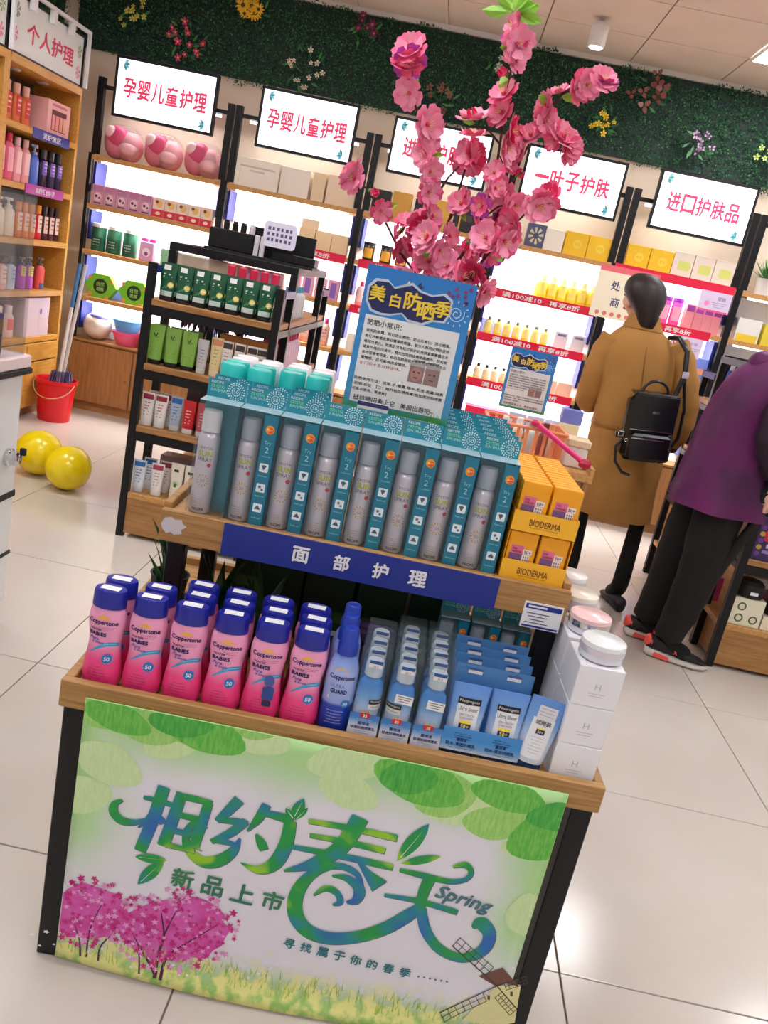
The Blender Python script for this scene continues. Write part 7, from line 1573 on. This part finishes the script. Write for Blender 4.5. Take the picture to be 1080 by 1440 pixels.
# ---------------------------------------------------------------- person in the purple jacket (facing right, head out of the frame)
V = {'pel': ((1.3, 3.62, .86), (.12, .13)), 'ab': ((1.31, 3.62, 1.0), (.1, .12)), 'ch': ((1.35, 3.61, 1.2), (.11, .14)), 'up': ((1.4, 3.6, 1.34), (.08, .1)), 'nk': ((1.45, 3.6, 1.41), .05), 'jaw': ((1.5, 3.6, 1.46), .07), 'sk': ((1.5, 3.6, 1.53), .088), 'tp': ((1.49, 3.6, 1.6), .05), 'nose': ((1.602, 3.6, 1.49), .014),
     'hipL': ((1.29, 3.7, .82), .085), 'knL': ((1.27, 3.76, .46), .058), 'anL': ((1.215, 3.8, .09), .042), 'toL': ((1.33, 3.79, .04), .036), 'hipR': ((1.31, 3.54, .82), .085), 'knR': ((1.32, 3.55, .46), .058), 'anR': ((1.27, 3.6, .09), .042), 'toR': ((1.39, 3.57, .04), .036),
     'shR': ((1.4, 3.45, 1.32), .058), 'elR': ((1.36, 3.4, 1.08), .044), 'wrR': ((1.44, 3.45, .93), .03), 'shL': ((1.39, 3.74, 1.32), .058), 'elL': ((1.42, 3.8, 1.09), .044), 'wrL': ((1.46, 3.76, 1.15), .03)}
E_ = [('pel', 'ab'), ('ab', 'ch'), ('ch', 'up'), ('up', 'nk'), ('nk', 'jaw'), ('jaw', 'sk'), ('sk', 'tp'), ('sk', 'nose'), ('pel', 'hipL'), ('hipL', 'knL'), ('knL', 'anL'), ('anL', 'toL'), ('pel', 'hipR'), ('hipR', 'knR'), ('knR', 'anR'), ('anR', 'toR'), ('up', 'shL'), ('shL', 'elL'), ('elL', 'wrL'), ('up', 'shR'), ('shR', 'elR'), ('elR', 'wrR')]
hand(V, E_, 'R', (1.44, 3.45, .93), (.3, .1, -1), (0, 1, 0)); hand(V, E_, 'L', (1.46, 3.76, 1.15), (.2, -.2, 1), (-1, 0, 0))
me = skin_mesh('body', V, E_, 'pel', lambda c: 'skin' if c.z > 1.385 or (c.x > 1.425 and c.z > .78) else 'trousers')
root = link('person', None, None, Matrix.Identity(4)); tag(root, 'person in a purple jacket, black trousers and running shoes at the right', 'person')
link('body', me, root)
jk = link('jacket', rings_loft('jacket', [(1.3, 3.62, .73, .2, .22), (1.3, 3.62, .8, .19, .21), (1.3, 3.62, .95, .17, .19), (1.31, 3.615, 1.1, .158, .185), (1.33, 3.61, 1.22, .148, .19), (1.355, 3.605, 1.31, .13, .175), (1.4, 3.6, 1.38, .1, .11), (1.44, 3.6, 1.425, .07, .075)], 'jacket_purple', 40, .06, 6, seed=2).build('jacket'), root)
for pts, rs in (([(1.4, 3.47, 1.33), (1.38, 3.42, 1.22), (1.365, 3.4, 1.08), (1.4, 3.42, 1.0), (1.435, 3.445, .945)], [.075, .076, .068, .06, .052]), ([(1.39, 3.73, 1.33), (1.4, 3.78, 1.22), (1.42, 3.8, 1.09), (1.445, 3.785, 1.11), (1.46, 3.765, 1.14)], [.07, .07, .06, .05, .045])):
    link('sleeve', sleeve(pts, rs, 'jacket_shaded', 16, .05).build('sleeve'), jk)  # darker copy of the jacket purple, shade on the sleeves painted in
link('hood', sleeve([(1.34, 3.52, 1.33), (1.31, 3.58, 1.35), (1.31, 3.64, 1.35), (1.35, 3.7, 1.33)], [.03, .05, .05, .03], 'jacket_purple', 14, .04).build('hood'), jk)
for (hx, hy, kx, ky, ax, ay) in ((1.29, 3.7, 1.265, 3.76, 1.22, 3.8), (1.31, 3.54, 1.315, 3.56, 1.275, 3.6)):
    link('trouser_leg', sleeve([(hx, hy, .86), ((hx+kx)/2-.01, (hy+ky)/2, .66), (kx-.01, ky, .46), ((kx+ax)/2, (ky+ay)/2, .27), (ax, ay, .11)], [.1, .1, .088, .076, .062], 'trousers', 20, .02).build('trouser_leg'), root)
hm = MB(); blob(hm, 'hair', 0, 0, .1, .098, .11, .02, 2.1, lat=12); hr = link('hair', hm.build('hair'), root, TR(1.475, 3.6, 1.55))
for y in (3.57, 3.63):
    m = MB(); blob(m, pc(30, 22, 20), 0, 0, .006, .008, .006, 0, 2, lat=6); link('eye', m.build('eye'), root, TR(1.583, y, 1.525))
m = MB(); blob(m, pc(180, 90, 90), 0, 0, .006, .018, .006, 0, 2, lat=6); link('mouth', m.build('mouth'), root, TR(1.568, 3.6, 1.45))
CORAL = pc(248, 96, 84, rough=.4)
for q_, (a, t) in enumerate((((1.215, 3.805, 0), (1.36, 3.79, 0)), ((1.27, 3.605, 0), (1.44, 3.562, 0)))):
    a, t = Vector(a), Vector(t); d = (t-a).normalized(); s = Vector((-d.y, d.x, 0))
    def sec(L_):
        rg = []
        for f_, w, z0, z1 in L_: rg.append([tuple(a+d*f_+s*w*math.copysign(abs(math.cos(g*PI/7))**.7, math.cos(g*PI/7))+Vector((0, 0, z0+(z1-z0)*(.5+.5*math.copysign(abs(math.sin(g*PI/7))**.7, math.sin(g*PI/7)))))) for g in range(14)])
        return rg
    so = link('shoe_sole', MB().loft(sec([(-.075, .02, .012, .04), (-.06, .034, .002, .045), (.0, .037, .002, .036), (.08, .043, .002, .03), (.15, .042, .002, .028), (.19, .028, .008, .028), (.205, .01, .014, .026)]), pc(216, 206, 200)).build('shoe_sole'), root)
    up_ = link('shoe_upper', MB().loft(sec([(-.072, .016, .036, .085), (-.055, .031, .034, .1), (-.01, .034, .034, .095), (.05, .037, .032, .08), (.11, .038, .03, .062), (.165, .032, .028, .05), (.195, .012, .028, .036)]), pc(24, 20, 24, rough=.6)).build('shoe_upper'), root)
    link('heel_tab', MB().loft(sec([(-.082, .012, .046, .09), (-.07, .024, .044, .098), (-.05, .033, .05, .09), (-.045, .01, .06, .08)]), CORAL).build('heel_tab'), up_)
    for sg in (-1, 1):
        c = a+d*-.005+s*sg*.0375; link('sole_patch', MB().add([tuple(c+d*-.03+Vector((0, 0, .01))), tuple(c+d*.045+s*sg*.002+Vector((0, 0, .008))), tuple(c+d*.04+s*sg*.002+Vector((0, 0, .026))), tuple(c+d*-.025+Vector((0, 0, .034)))], [(0, 1, 2, 3)], CORAL).build('sole_patch'), so)
    c = a+d*.055-s*.0385; mk = MB()
    for an in (.9, 2.2): v_ = d*math.cos(an)*.012+Vector((0, 0, math.sin(an)*.012)); n_v = (d*-math.sin(an)+Vector((0, 0, math.cos(an))))*.002; ce_ = c+Vector((0, 0, .058))-s*.002; mk.add([tuple(ce_-v_+n_v), tuple(ce_+v_+n_v), tuple(ce_+v_-n_v), tuple(ce_-v_-n_v)], [(0, 1, 2, 3)], CORAL)
    link('cross_mark', mk.build('cross_mark'), up_)
    for li in range(4): ce_ = a+d*(.04+.022*li)+Vector((0, 0, .088-.008*li)); link('lace', MB().tube([ce_-s*.02, ce_+Vector((0, 0, .003)), ce_+s*.02], .0025, pc(60, 50, 56), 5).build('lace'), up_)
